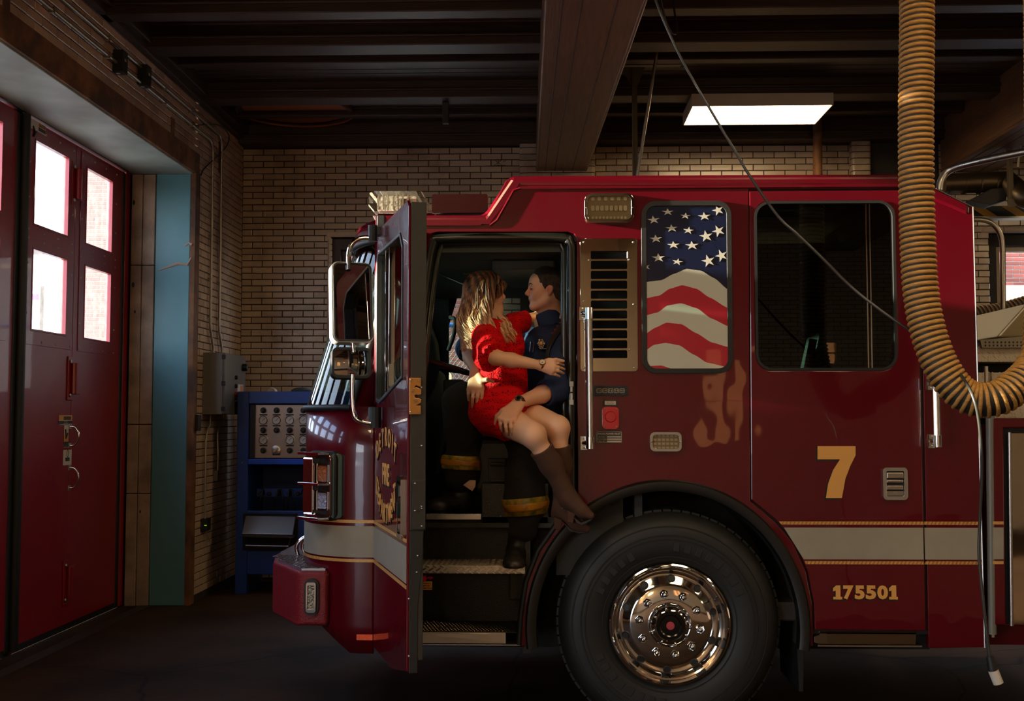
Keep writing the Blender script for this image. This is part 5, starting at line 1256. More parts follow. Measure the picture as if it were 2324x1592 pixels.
def nets(Fv, o, h):
    """surface nets"""
    s_ = Fv < 0; nx, ny, nz = Fv.shape
    c = np.zeros((nx - 1, ny - 1, nz - 1), dtype=np.uint8)
    for i in (0, 1):
        for j in (0, 1):
            for k in (0, 1): c += s_[i:nx - 1 + i, j:ny - 1 + j, k:nz - 1 + k]
    act = (c > 0) & (c < 8); idx = np.argwhere(act); n = len(idx); ids = np.full(act.shape, -1, dtype=np.int64); ids[act] = np.arange(n)
    acc = np.zeros((n, 3)); cnt = np.zeros(n); I, J, K = idx.T
    for ax in range(3):
        for b in (0, 1):
            for c_ in (0, 1):
                o0 = [0, 0, 0]; oth = [q for q in range(3) if q != ax]; o0[oth[0]] = b; o0[oth[1]] = c_; o1 = list(o0); o1[ax] = 1
                f0 = Fv[I + o0[0], J + o0[1], K + o0[2]]; f1 = Fv[I + o1[0], J + o1[1], K + o1[2]]
                m = (f0 < 0) != (f1 < 0); t = f0[m] / (f0[m] - f1[m]); p = np.tile(np.array(o0, dtype=float), (m.sum(), 1)); p[:, ax] = t
                acc[m] += p; cnt[m] += 1
    verts = (idx + acc / cnt[:, None]) * h + o; faces = []
    for ax in range(3):
        a, b = [q for q in range(3) if q != ax]
        sl0 = [slice(None)] * 3; sl1 = [slice(None)] * 3; sl0[ax] = slice(0, -1); sl1[ax] = slice(1, None)
        A, B = s_[tuple(sl0)], s_[tuple(sl1)]; cr_ = np.argwhere(A != B); inside = A[tuple(cr_.T)]
        ok = (cr_[:, a] > 0) & (cr_[:, b] > 0) & (cr_[:, a] < Fv.shape[a] - 1) & (cr_[:, b] < Fv.shape[b] - 1); cr_ = cr_[ok]; inside = inside[ok]
        q = []
        for da, db in ((-1, -1), (0, -1), (0, 0), (-1, 0)):
            t = cr_.copy(); t[:, a] += da; t[:, b] += db; q.append(ids[tuple(t.T)])
        q = np.stack(q, 1); flip = inside if ax != 1 else ~inside
        q[~flip] = q[~flip][:, ::-1]; faces.append(q)
    return verts, np.concatenate(faces)
def organic(name, prims, mats, parent, h=.004, infl=0., fn=None, clips=(), color=None, smooth=2):
    bb = [pbox(p) for p in prims if p[-1] == 'u']; pad = 4 * h + abs(infl) + .03
    lo = np.min([b[0] for b in bb], axis=0) - pad; hi = np.max([b[1] for b in bb], axis=0) + pad
    n = np.ceil((hi - lo) / h).astype(int) + 1; Fv = np.full(n, 1., dtype=np.float32)
    ax_ = [lo[i] + h * np.arange(n[i]) for i in range(3)]
    def grid(i0, i1): return np.stack(np.meshgrid(*[ax_[q][i0[q]:i1[q]] for q in range(3)], indexing='ij'), -1)
    for pr in prims:
        a, b = pbox(pr); m = pr[-2] + 3 * h + abs(infl) + .012
        i0 = np.maximum(((a - m - lo) / h).astype(int), 0); i1 = np.minimum(((b + m - lo) / h).astype(int) + 2, n)
        if (i1 <= i0).any(): continue
        X = grid(i0, i1); sl = tuple(slice(i0[q], i1[q]) for q in range(3))
        Fv[sl] = comb(Fv[sl], pdist(pr, X), pr[-2], pr[-1])
    if infl: Fv -= infl
    if fn or clips:
        near = np.abs(Fv) < .06 if not clips else Fv < .06; I = np.argwhere(near); X = lo + I * h; v = Fv[near].astype(np.float64)
        if fn: v = fn(X, v)
        for cp, cn in clips:
            cn = V(cn) / np.linalg.norm(V(cn)); v = np.maximum(v, (X - V(cp)) @ cn)
        Fv[near] = v
    verts, faces = nets(Fv, lo, h)
    me = bpy.data.meshes.new(name); me.vertices.add(len(verts)); me.vertices.foreach_set('co', verts.astype(np.float32).ravel())
    nf = len(faces); me.loops.add(nf * 4); me.polygons.add(nf)
    me.loops.foreach_set('vertex_index', faces.astype(np.int32).ravel()); me.polygons.foreach_set('loop_start', np.arange(nf, dtype=np.int32) * 4)
    me.polygons.foreach_set('use_smooth', np.ones(nf, dtype=bool)); me.update(); me.validate()
    for m in (mats if isinstance(mats, (list, tuple)) else [mats]): me.materials.append(m)
    bm = bmesh.new(); bm.from_mesh(me); bmesh.ops.recalc_face_normals(bm, faces=bm.faces)
    for _ in range(smooth): bmesh.ops.smooth_vert(bm, verts=bm.verts, factor=.5, use_axis_x=True, use_axis_y=True, use_axis_z=True)
    bm.to_mesh(me); bm.free()
    if color:
        co = np.empty(len(me.vertices) * 3, dtype=np.float32); me.vertices.foreach_get('co', co)
        cl = np.ones((len(me.vertices), 4), dtype=np.float32); cl[:, :3] = color(co.reshape(-1, 3).astype(np.float64))
        at_ = me.color_attributes.new('Col', 'FLOAT_COLOR', 'POINT'); at_.data.foreach_set('color', cl.ravel())
    return link(name, me, parent)
def vcol_mat(name, rough=.5, sss=.0, bump=.0, bscale=60, spec=.4, sheen=0.):
    m = mat(name, (.5, .5, .5), rough=rough, bump=bump, bscale=bscale, spec=spec); n = m.node_tree.nodes; l = m.node_tree.links
    a = n.new('ShaderNodeVertexColor'); a.layer_name = 'Col'; l.new(a.outputs[0], n['Principled BSDF'].inputs['Base Color'])
    b = n['Principled BSDF']; b.inputs['Subsurface Weight'].default_value = sss; b.inputs['Subsurface Radius'].default_value = (.012, .004, .002); b.inputs['Subsurface Scale'].default_value = .6
    b.inputs['Sheen Weight'].default_value = sheen
    return m
def folds(amp, freqs, seed, mask=None):
    rng = np.random.RandomState(seed); W_ = rng.normal(size=(6, 3)); W_ = W_ / np.linalg.norm(W_, axis=1)[:, None] * np.array(freqs)[:, None]; ph = rng.uniform(0, 6.3, 6)
    def f(X, v):
        n_ = np.zeros(len(X)); base = X + .02 * np.sin(X[:, [1, 2, 0]] * 23)
        for q in range(6): n_ += np.sin(base @ W_[q] + ph[q]) / 6
        r = 1 - np.abs(n_) * 2.2
        a = amp if mask is None else amp * mask(X)
        return v + a * (n_ * .6 - r * .4)
    return f

def frame(fwd, up):
    f = V(fwd) / np.linalg.norm(fwd); l = np.cross(V(up), f); l /= np.linalg.norm(l); u = np.cross(f, l); return f, l, u
def head(c, fwd, up, sc, male):
    """c is the middle of the head between the ears"""
    f, l, u = frame(fwd, up); Rm = np.stack([f, l, u], 1)
    L = lambda x, y, z: V(c) + sc * (f * x + l * y + u * z)
    e = lambda x, y, z, r, k=.02, op='u': ell(L(x, y, z), V(r) * sc, Rm, k * sc, op)
    k_ = lambda a, b, ra, rb=None, k=.012, op='u': cap(L(*a), L(*b), ra * sc, (ra if rb is None else rb) * sc, k * sc, op)
    j = 1.0 if male else .86
    pr = [e(-.018, 0, .034, (.098, .076, .086)), e(.035, 0, -.012, (.058, .060, .088), .03),
          k_((.0, .048 * j, -.062), (.058, .020 * j, -.098), .022 * j, .017, .03), k_((.0, -.048 * j, -.062), (.058, -.020 * j, -.098), .022 * j, .017, .03),
          k_((.071, -.010, -.098), (.071, .010, -.098), .0175, None, .018),
          e(.058, .034, -.030, (.026, .024, .026), .02), e(.058, -.034, -.030, (.026, .024, .026), .02),
          k_((.075, -.034, .022), (.080, 0, .017), .013, .011, .014), k_((.075, .034, .022), (.080, 0, .017), .013, .011, .014),
          e(.060, 0, .05, (.030, .048, .035), .03)]
    for sgn in (1, -1): pr.append(e(.090, .031 * sgn, .001, (.020, .017, .0125), .012, 's'))
    for sgn in (1, -1): pr += [e(.0765, .031 * sgn, .0005, (.0130, .0165, .0125), .004)]
    ny = .114 if male else .109; lr = 1.12 if male else 1.35
    pr += [k_((.086, 0, .014), (ny - .004, 0, -.023), .0065, .0085, .009), e(ny - .0085, 0, -.027, (.0110, .0108, .0095), .006)]
    for sgn in (1, -1): pr += [e(.094, .0105 * sgn, -.034, (.010, .0065, .0065), .005), e(.101, .006 * sgn, -.0405, (.0045, .0028, .004), .002, 's')]
    pr += [k_((.079, -.016, -.052), (.084, 0, -.048), .0085, .009, .012), k_((.079, .016, -.052), (.084, 0, -.048), .0085, .009, .012), e(.070, 0, -.075, (.018, .026, .022), .02)]
    # lips, parted in a smile
    for sgn in (1, -1):
        pr += [k_((.074, .024 * sgn, -.055), (.0905, .003 * sgn, -.0565), .0034 * lr, .0052 * lr, .004), k_((.074, .024 * sgn, -.057), (.0880, .002 * sgn, -.0690), .0034 * lr, .0056 * lr, .004)]
        pr += [e(.066, .034 * sgn, -.050, (.014, .012, .014), .014)]
    pr += [k_((.078, -.020, -.060), (.092, 0, -.0625), .0014, .0020, .003, 's'), k_((.078, .020, -.060), (.092, 0, -.0625), .0014, .0020, .003, 's')]
    pr += [k_((.090, -.008, -.0785), (.090, .008, -.0785), .006, None, .008, 's')]
    for sgn in (1, -1):
        er = Rm @ np.array(Matrix.Rotation(radians(-12), 3, 'Y'))
        pr += [ell(L(-.012, .074 * sgn, -.006), V(.019, .008, .031) * sc, er, .006 * sc), ell(L(-.009, .0815 * sgn, -.004), V(.011, .006, .020) * sc, er, .004 * sc, 's'),
               e(-.006, .073 * sgn, -.030, (.009, .006, .009), .006)]
    return pr, L, (f, l, u), Rm
def head_color(L, sc, base, lip, blush, male):
    pts = [(L(.078, -.024, -.057), L(.0920, 0, -.0565)), (L(.078, .024, -.056), L(.0920, 0, -.0565)), (L(.078, -.022, -.058), L(.0900, 0, -.0690)), (L(.078, .022, -.058), L(.0900, 0, -.0690))]
    def fcol(X):
        c = np.tile(V(lin(base)), (len(X), 1)); nb = V(lin(blush)); lp = V(lin(lip))
        for q, r in ((L(.072, -.040, -.020), .03), (L(.072, .040, -.020), .03), (L(.108, 0, -.028), .016), (L(-.012, -.08, -.006), .03), (L(-.012, .08, -.006), .03)):
            w_ = np.exp(-(np.linalg.norm(X - q, axis=1) / (r * sc)) ** 2)[:, None] * .75; c = c * (1 - w_) + nb * w_
        if male:
            w_ = np.exp(-(np.linalg.norm(X - L(.05, 0, -.085), axis=1) / (.055 * sc)) ** 2)[:, None] * .30; c = c * (1 - w_) + V(lin('7a5b4c')) * w_
        d = np.min([np.linalg.norm(X - a - np.clip(((X - a) @ (b - a)) / ((b - a) @ (b - a)), 0, 1)[:, None] * (b - a), axis=1) for a, b in pts], axis=0)
        w_ = np.clip(1.6 - d / ((.0058 if male else .0080) * sc), 0, 1)[:, None]; c = c * (1 - w_) + lp * w_
        return c
    return fcol
def finger(pts, r0, r1, k=.0035):
    out = []; n = len(pts) - 1
    for i in range(n):
        ra = r0 + (r1 - r0) * i / n; rb = r0 + (r1 - r0) * (i + 1) / n; out.append(cap(pts[i], pts[i + 1], ra, rb, k if i else .008))
    return out
def hand(wrist, knuck, tips, thumb, rw, bend, rf=.0088, pip=.46, dip=.76):
    """palm from the wrist to four knuckles, fingers bent outwards along 'bend', thumb from the side of the palm"""
    pr = []; w0 = V(wrist)
    for q, kn in enumerate(knuck):
        pr.append(cap(w0 + (V(kn) - np.mean(knuck, axis=0)) * .45, V(kn), rw * .62, .0115, .012))
    for q in range(3): pr.append(cap((V(knuck[q]) + V(knuck[q + 1])) / 2, w0, .011, rw * .6, .012))
    for kn, tp in zip(knuck, tips):
        kn, tp = V(kn), V(tp); Lf = np.linalg.norm(tp - kn); a = kn + (tp - kn) * pip + V(bend) * Lf * .22; b = kn + (tp - kn) * dip + V(bend) * Lf * .17
        pr += finger([kn, a, b, tp], rf * 1.08, rf * .78)
        pr.append(ell(a, rf * 1.12, None, .003))
    t = [V(q) for q in thumb]; pr.append(cap(w0 * .55 + t[0] * .45, t[0], .018, .015, .012)); pr += finger(t, rf * 1.42, rf * 1.08)
    return pr
def ngon_nails(tips, knuck, m, parent, n=(0, -1, 0)):
    for kn, tp in zip(knuck, tips):
        d = (Vector(tp) - Vector(kn)).normalized(); nn = Vector(n); s_ = d.cross(nn).normalized()
        G().ball(Vector(tp) - d * .002 + nn * .0052, (.0042, .0022, .0058), 8, rot=Matrix((s_, nn, d)).transposed()).build('fingernail', m, parent, smooth=60)
# ================================================================== THE COUPLE
SKIN = vcol_mat('skin', rough=.48, sss=.25, bump=.03, bscale=220)
# ---------------------------------------------------------------- man
man = thing('person', 'man in navy shirt, suspenders and firefighter trousers sitting in the truck doorway', 'person', tuple(P(1215, 1000, 6.35)))
mh_c = pp(1239, 658, 6.27)
MH, ML, (mf, ml_, mu), mR = head(mh_c, (-.97, -.12, .02), (.02, 0, 1), .985, True)
neckb = pp(1258, 742, 6.33)
m_lsh, m_lel, m_lwr = pp(1279, 768, 6.13), pp(1262, 884, 5.99), pp(1178, 914, 5.80)
m_rsh, m_rel, m_rwr = pp(1232, 768, 6.50), pp(1062, 792, 6.28), pp(1081, 843, 5.99)
m_pel = pp(1228, 950, 6.42)
hipR, kneeR, ankR = pp(1196, 950, 6.50), pp(1052, 918, 6.12), pp(1050, 1085, 6.17)
hipL, kneeL, ankL = pp(1212, 965, 6.28), pp(1192, 985, 6.02), pp(1184, 1215, 6.06)
body = list(MH)
body += [cap(ML(-.022, 0, -.045), neckb, .056, .060, .03), cap(ML(.01, 0, -.075), neckb + V(-.03, 0, .02), .040, .05, .03)]
body += [cap(neckb, pp(1244, 800, 6.34), .085, .10, .04), cap(pp(1244, 800, 6.34), m_pel, .10, .11, .04), cap(m_lsh, m_lel, .045, .040), cap(m_rsh, m_rel, .045, .040),
         cap(m_lel, m_lel * .6 + m_lwr * .4, .042, .044), cap(m_lel * .6 + m_lwr * .4, m_lwr, .044, .028),
         cap(m_rel, m_rel * .6 + m_rwr * .4, .042, .043), cap(m_rel * .6 + m_rwr * .4, m_rwr, .043, .029),
         cap(hipR, kneeR, .075, .055), cap(kneeR, ankR, .052, .04), cap(hipL, kneeL, .075, .055), cap(kneeL, ankL, .052, .04)]
lk = [pp(1134, 950, 5.70), pp(1146, 955, 5.683), pp(1158, 955, 5.68), pp(1169, 950, 5.69)]
lt_ = [pp(1139, 979, 5.715), pp(1151, 988, 5.70), pp(1163, 988, 5.70), pp(1172, 977, 5.715)]
body += hand(m_lwr, lk, lt_, [pp(1142, 933, 5.74), pp(1128, 945, 5.745), pp(1125, 962, 5.755)], .030, (0, -1, 0), .0095)
rk_ = [pp(1064, 884, 5.885), pp(1074, 888, 5.870), pp(1085, 888, 5.865), pp(1095, 882, 5.872)]
rt_ = [pp(1064, 909, 5.905), pp(1072, 924, 5.885), pp(1082, 922, 5.875), pp(1093, 914, 5.868)]
body += hand(m_rwr, rk_, rt_, [pp(1094, 864, 5.885), pp(1106, 862, 5.862), pp(1120, 867, 5.868)], .031, (0, -1, 0), .0095, .4, .7)
hc_m = head_color(ML, .985, 'd39d7e', '9c4a40', 'c4705a', True)
organic('body', body, SKIN, man, h=.0036, color=hc_m, smooth=1)
EYEW = mat('eye_white', 'd8d2ca', rough=.15); IRIS = mat('iris', '3a2a1e', rough=.1); LASH = mat('lash', '150e0a', rough=.7)
HAIRM = mat('short_dark_hair', '2a1d15', rough=.45, bump=1., bscale=220, var=.5, vscale=60, col2='4b3a2d')
def eyes(L, fr, sc, parent, iris, look=0.):
    f, l, u = fr
    for sgn in (1, -1):
        R_ = Matrix((f, l, u)).transposed()
        e_ = G().ball(Vector(L(.0845, .031 * sgn, -.0035)), (.0055 * sc, .0115 * sc, .0030 * sc), 14, rot=R_).build('eye', EYEW if look else iris, parent, smooth=60)
        if look: G().ball(Vector(L(.0880, (.031 - .002) * sgn, -.0035)), (.0030 * sc, .0048 * sc, .0030 * sc), 10, rot=R_).build('iris', iris, e_, smooth=60)
        for (dz, r) in ((.0005, .0017), (-.0062, .0008)):
            G().tube([Vector(L(.0845, (.031 - .013) * sgn, dz - .002)), Vector(L(.0905, (.031 - .003) * sgn, dz)), Vector(L(.0880, (.031 + .008) * sgn, dz)), Vector(L(.0800, (.031 + .017) * sgn, dz - .002))], [r * .5, r, r, r * .7], 6).build('eyelash', LASH, parent, smooth=60)
        G().tube([Vector(L(.0955, .012 * sgn, .021)), Vector(L(.0945, .024 * sgn, .0275)), Vector(L(.0900, .038 * sgn, .0280)), Vector(L(.0800, .050 * sgn, .022))], [.0026, .0040, .0036, .0014], 6).build('eyebrow', HAIRM if parent is man else MATS['brow_w'], parent, smooth=60)
eyes(ML, (mf, ml_, mu), .985, man, IRIS)
G().tube([Vector(ML(.083, -.016, -.0625)), Vector(ML(.0905, 0, -.0625)), Vector(ML(.083, .016, -.0625))], .0022, 6).build('teeth', mat('teeth', 'c8bda8', rough=.3), man, smooth=60)
# short hair
def hl_man(X, v):
    q = (X - mh_c) @ mR / .985; x, y, z = q[:, 0], q[:, 1], q[:, 2]
    zb = np.interp(x, [-.13, -.085, -.045, -.030, -.012, .006, .022, .030, .050, .066, .10], [-.062, -.066, -.050, -.012, .016, -.012, -.008, .024, .036, .080, .13])
    zb = zb + .0012 * np.sin(x * 420) * np.cos(y * 300)
    n_ = .0005 * np.sin(q @ V(300, 90, 160)) + .0004 * np.sin(q @ V(-170, 260, 240) + 1)
    return np.maximum(v + n_, (zb - z) * .8)
hp = [ell(ML(-.018, 0, .036), V(.1035, .0805, .0915) * .985, mR), ell(ML(.010, 0, .075), V(.062, .055, .055) * .985, mR, .02), cap(ML(-.05, 0, -.02), ML(-.045, 0, -.055), .055, .052, .03)]
organic('hair', hp, HAIRM, man, h=.0034, fn=hl_man, smooth=1)
# shirt
NAVY = mat('navy_shirt', '16264a', rough=.8, bump=.25, bscale=300, var=.15, vscale=8)
chest = pp(1243, 800, 6.34)
shirt = [cap(neckb + V(0, 0, -.10), chest, .105, .132, .05), ell(pp(1249, 775, 6.32), (.115, .185, .10), None, .05), cap(chest, pp(1232, 925, 6.38), .132, .135, .05), cap(neckb + V(.01, 0, -.07), neckb + V(0, 0, -.035), .10, .086, .03), ell(pp(1225, 840, 6.34), (.13, .15, .14), None, .04),
         cap(m_lsh + V(0, .02, -.01), m_lel, .070, .068, .04), cap(m_lel, m_lel * .70 + m_lwr * .30, .068, .066, .03),
         cap(m_rsh, m_rel, .068, .064, .04), cap(m_rel, m_rel * .8 + m_rwr * .2, .062, .060, .03)]
fx = (m_lwr - m_lel) / np.linalg.norm(m_lwr - m_lel); fr_ = (m_rwr - m_rel) / np.linalg.norm(m_rwr - m_rel)
def sleeve_clip(X, v):
    f0 = folds(.009, [22, 30, 38, 26, 45, 55], 4)(X, v)
    for el, d, L_ in ((m_lel, fx, .080), (m_rel, fr_, .04)):
        t = (X - el) @ d; near = np.linalg.norm(X - el, axis=1) < .19; f0 = np.where(near & (t > L_), np.maximum(f0, t - L_), f0)
    dn = (X - neckb) @ V(-.05, 0, 1.); return np.maximum(f0, dn - .060 - .03 * np.abs(X[:, 0] - neckb[0]) / .1)
organic('shirt', shirt, NAVY, man, h=.0042, fn=sleeve_clip, smooth=2)
# rolled cuffs
for el, d, L_, r in ((m_lel, fx, .072, .066), (m_rel, fr_, .034, .060)):
    c = Vector(el + d * L_); G().lathe([(r * .8, -.022), (r * 1.02, -.026), (r * 1.07, 0), (r * 1.0, .016), (r * .86, .018), (r * .80, .0)], c, Vector(d), 28).build('rolled_cuff', NAVY, man, smooth=60)
# undershirt and collar
G().lathe([(.064, .030), (.068, .028), (.076, -.02), (.085, -.06)], P(1240, 733, 6.31), Vector((-.30, 0, 1)), 32).build('undershirt', mat('white_cotton', 'c9c4bb', rough=.85, bump=.2, bscale=200), man, smooth=60)
ca = Vector((-.40, -.0, 1)).normalized(); cc = P(1243, 722, 6.305); g = G(); n = 34; vs = []
for i in range(n + 1):
    a = radians(40 + 280 * i / n); u = Vector((-cos(a), 0, 0)) ; d = Vector((-cos(a), -sin(a), 0)); d = (d - ca * d.dot(ca)).normalized()
    op = abs(cos(a / 2 + pi / 2)) if False else max(0, cos(a)) ** 2
    lw = .070 + .015 * op
    for rr, zz_ in ((.066, .030), (.073, .036), (.083, .020), (.086 + .010 * op, .02 - lw), (.082 + .010 * op, .018 - lw)):
        vs.append(cc + d * rr + ca * zz_)
g.add(vs, [(i * 5 + j, i * 5 + j + 1, (i + 1) * 5 + j + 1, (i + 1) * 5 + j) for i in range(n) for j in range(4)])
col = g.build('collar', NAVY, man, smooth=40); md = col.modifiers.new('s', 'SOLIDIFY'); md.thickness = .004
# suspender strap laid on the chest, with buckle, badge, pens
def ribbon(prims, pts, w_, name, m, parent, D0=5.6, lift=.004, infl=.006):
    hs = [hit(prims, x, y, D0, infl=infl) for x, y in pts]; vs = []; k = len(hs)
    for i, (p, nn) in enumerate(hs):
        t = (hs[min(i + 1, k - 1)][0] - hs[max(i - 1, 0)][0]).normalized(); sd_ = t.cross(nn).normalized()
        for q in (-1, 1): vs += [p + sd_ * (q * w_ / 2) + nn * lift, p + sd_ * (q * w_ / 2) + nn * (lift + .004)]
    fs = []
    for i in range(k - 1):
        a = 4 * i; fs += [(a, a + 4, a + 6, a + 2), (a + 1, a + 3, a + 7, a + 5), (a, a + 1, a + 5, a + 4), (a + 2, a + 6, a + 7, a + 3)]
    return G().add(vs, fs).build(name, m, parent, smooth=50), hs
STRAP = mat('black_leather', '2b2721', rough=.45, bump=.2, bscale=100)
strap, hs = ribbon(shirt, [(1277, 741), (1271, 748), (1264, 758), (1256, 771), (1249, 785), (1245, 800), (1243, 815)], .040, 'suspender', STRAP, man)
for i, ch in enumerate('PRO'):
    pass
for i, (x, y) in enumerate(((1267, 745), (1262, 752), (1257, 759))):
    p, nn = hit(shirt, x, y, 5.6, infl=.006); G().tube([p + nn * .0105 + Vector((.006 * cos(a), 0, .006 * sin(a))) for a in (0, 1.3, 2.5, 3.8, 5)], .0013, 5).build('red_stitching', mat('stitch_red', 'a02028', rough=.6), strap)
p, nn = hit(shirt, 1243, 793, 5.6, infl=.006)
G().tube([p + nn * .012 + Vector((-.030, 0, .002)), p + nn * .013 + Vector((.030, 0, .002))], .0035, 8).build('buckle', CHROME, strap, smooth=60)
p, nn = hit(shirt, 1229, 780, 5.6, infl=.004); nn = (nn + Vector((0, -1, 0))).normalized()
t1 = nn.cross(Vector((0, 0, 1))).normalized(); t2 = t1.cross(nn) * -1
bd = []
for i in range(24):
    a = 2 * pi * i / 24; r = .021 + .0025 * cos(6 * a); bd.append((r * cos(a) * .95, r * sin(a) * 1.25))
bg_ = G().prism(bd, lambda u, v, h: tuple(p + nn * (.006 + h) + t1 * u + t2 * v), 0, .004).build('badge', mat('badge_silver', 'd2c8b2', rough=.2, metal=1., bump=.9, bscale=160), man, bevel=.0015)
G().ball(p + nn * .011, (.009, .004, .009), 12).build('badge_seal', GOLD, bg_, smooth=60)
for dx in (0, 7):
    a, na = hit(shirt, 1207 + dx, 777, 5.6, infl=.004); b, nb_ = hit(shirt, 1204 + dx, 800, 5.6, infl=.004)
    G().tube([a + na * .008, b + nb_ * .008], .003, 8).build('pocket_pen', CHROME, man, smooth=60)
# trousers with reflective bands
PANTS = mat('turnout_black', '211c14', rough=.9, bump=.5, bscale=160, var=.35, vscale=7)
pants = [cap(pp(1228, 930, 6.42), m_pel, .15, .16, .04), cap(hipR, kneeR, .125, .105, .04), cap(kneeR, ankR + V(0, 0, .05), .105, .088, .04), cap(pp(1047, 1045, 6.15), pp(1048, 1082, 6.17), .092, .090, .02),
         cap(hipL, kneeL, .125, .108, .04), cap(kneeL, pp(1192, 1140, 6.03), .108, .100, .04), cap(pp(1192, 1140, 6.03), pp(1188, 1195, 6.06), .104, .086, .03)]
pf = folds(.020, [16, 22, 30, 25, 38, 50], 9)
organic('turnout_trousers', pants, PANTS, man, h=.005, fn=pf, smooth=2)
BANDY = mat('reflective_yellow', 'b9922a', rough=.5, bump=.4, bscale=60, var=.5, vscale=26, col2='5f5a1c')
BANDO = mat('reflective_amber', 'd08a24', rough=.35, bump=.4, bscale=60, var=.35, vscale=18)
for (x, y0, y1, D, tilt) in ((1047, 1034, 1066, 6.16, .04), (1193, 1128, 1169, 6.04, -.10)):
    a, b = pp(x, y0, D), pp(x, y1, D); nn = V(tilt, 0, 1); leg = [q for q in pants if q[0] == 'c']
    sel = [q for q in leg if abs(q[2][0] - a[0]) < .15]
    bo = organic('reflective_band', sel, BANDY, man, h=.005, infl=.008, fn=pf, clips=[(a, nn), (b, -nn)], smooth=1)
    hh_ = (a - b) * .28
    organic('reflective_centre', sel, BANDO, bo, h=.005, infl=.0105, fn=pf, clips=[(a - hh_, nn), (b + hh_, -nn)], smooth=1)
# boots
BOOTM = mat('rubber_boot', '1c1712', rough=.5, bump=.15, bscale=40)
bR = [cap(pp(1056, 1075, 6.17), pp(1052, 1120, 6.19), .074, .062, .03), cap(pp(1052, 1135, 6.18), pp(1000, 1148, 6.10), .050, .045, .03), ell(pp(992, 1150, 6.08), (.062, .050, .038), None, .03), cap(pp(1060, 1150, 6.19), pp(1050, 1152, 6.17), .042, .042, .02)]
zb1 = zfl + .004
bo = organic('rubber_boot', bR, BOOTM, man, h=.005, clips=[((0, 0, zb1 + .018), (0, 0, -1))], smooth=2)
organic('boot_sole', bR, BLACK, bo, h=.005, infl=.006, clips=[((0, 0, zb1), (0, 0, -1)), ((0, 0, zb1 + .020), (0, 0, 1))], smooth=0)
G().prism([s(*q, 6.07) for q in ((1050, 1102), (1066, 1090), (1080, 1091), (1079, 1106), (1072, 1116))], XZ, 6.075, 6.083).build('pull_loop', mat('loop_leather', 'a5836e', rough=.25, metal=.4), bo, bevel=.002)
bL = [cap(pp(1186, 1190, 6.06), pp(1176, 1250, 6.07), .072, .060, .03), cap(pp(1174, 1255, 6.06), pp(1168, 1268, 5.99), .056, .052, .03), ell(pp(1166, 1281, 5.945), (.055, .085, .045), None, .03)]
zb2 = P(1000, 1284, YS).z + .003
bo = organic('rubber_boot', bL, BOOTM, man, h=.005, clips=[((0, 0, zb2 - .004), (0, 0, -1))], smooth=2)
organic('toe_cap', [bL[2]], mat('toe_cap', '2a241b', rough=.4), bo, h=.005, infl=.004, clips=[((0, 0, zb2 - .006), (0, 0, -1)), ((0, 5.955, 0), (0, 1, .0))], smooth=1)
# watch on the near wrist, ring on the far hand
def watch(a, b, r, face_c, face_n, strapm, parent, rim, dial, rf):
    ax_w = Vector(b - a).normalized(); c = Vector(face_c)
    w_ = G().lathe([(r * .98, -.010), (r * 1.09, -.009), (r * 1.09, .009), (r * .98, .010)], Vector((a + b) / 2), ax_w, 28).build('watch', strapm, parent, smooth=40)
    fn_ = Vector(face_n).normalized()
    G().lathe([(rf, -.006), (rf * 1.02, .003), (rf * .9, .006), (rf * .84, .0045)], c, fn_, 28).build('watch_case', rim, w_, smooth=30)
    G().lathe([(0, .0035), (rf * .86, .0035)], c, fn_, 28).build('watch_dial', dial, w_)
    u = fn_.orthogonal().normalized(); v_ = fn_.cross(u)
    for k in range(12):
        q = u * cos(k * pi / 6) + v_ * sin(k * pi / 6); G().obox(c + fn_ * .004 + q * rf * .66, q, fn_.cross(q), fn_, rf * .09, rf * .03, .0004).build('hour_mark', WHITEP, w_)
    for q, L_ in ((u, .5), ((u + v_ * 1.4).normalized(), .38)): G().obox(c + fn_ * .0046 + q * rf * L_ / 2, q, fn_.cross(q), fn_, rf * L_ / 2, rf * .035, .0004).build('watch_hand', CHROME, w_)
d_ = (m_lwr - m_lel); d_ /= np.linalg.norm(d_); wm = m_lwr - d_ * .005
wn = V(-.15, -.80, .55); wn /= np.linalg.norm(wn)
watch(wm - d_ * .01, wm + d_ * .01, .031, wm + wn * .036, wn, mat('brown_leather', '3a2116', rough=.5, bump=.2), man, CHROME, BLACKG, .0185)
fp = rk_[1] * .62 + rt_[1] * .38; dv = Vector(rt_[1] - rk_[1]).normalized()
fp0 = rk_[0] * .70 + rt_[0] * .30 + V(0, -.004, 0)
G().lathe([(.0088, -.003), (.0108, -.002), (.0108, .002), (.0088, .003)], Vector(fp0), dv, 16).build('ring', CHROME, man, smooth=50)
NAIL = mat('nail', 'c79a86', rough=.25)
ngon_nails(lt_, lk, NAIL, man, (0, -1, .2)); ngon_nails(rt_, rk_, NAIL, man)

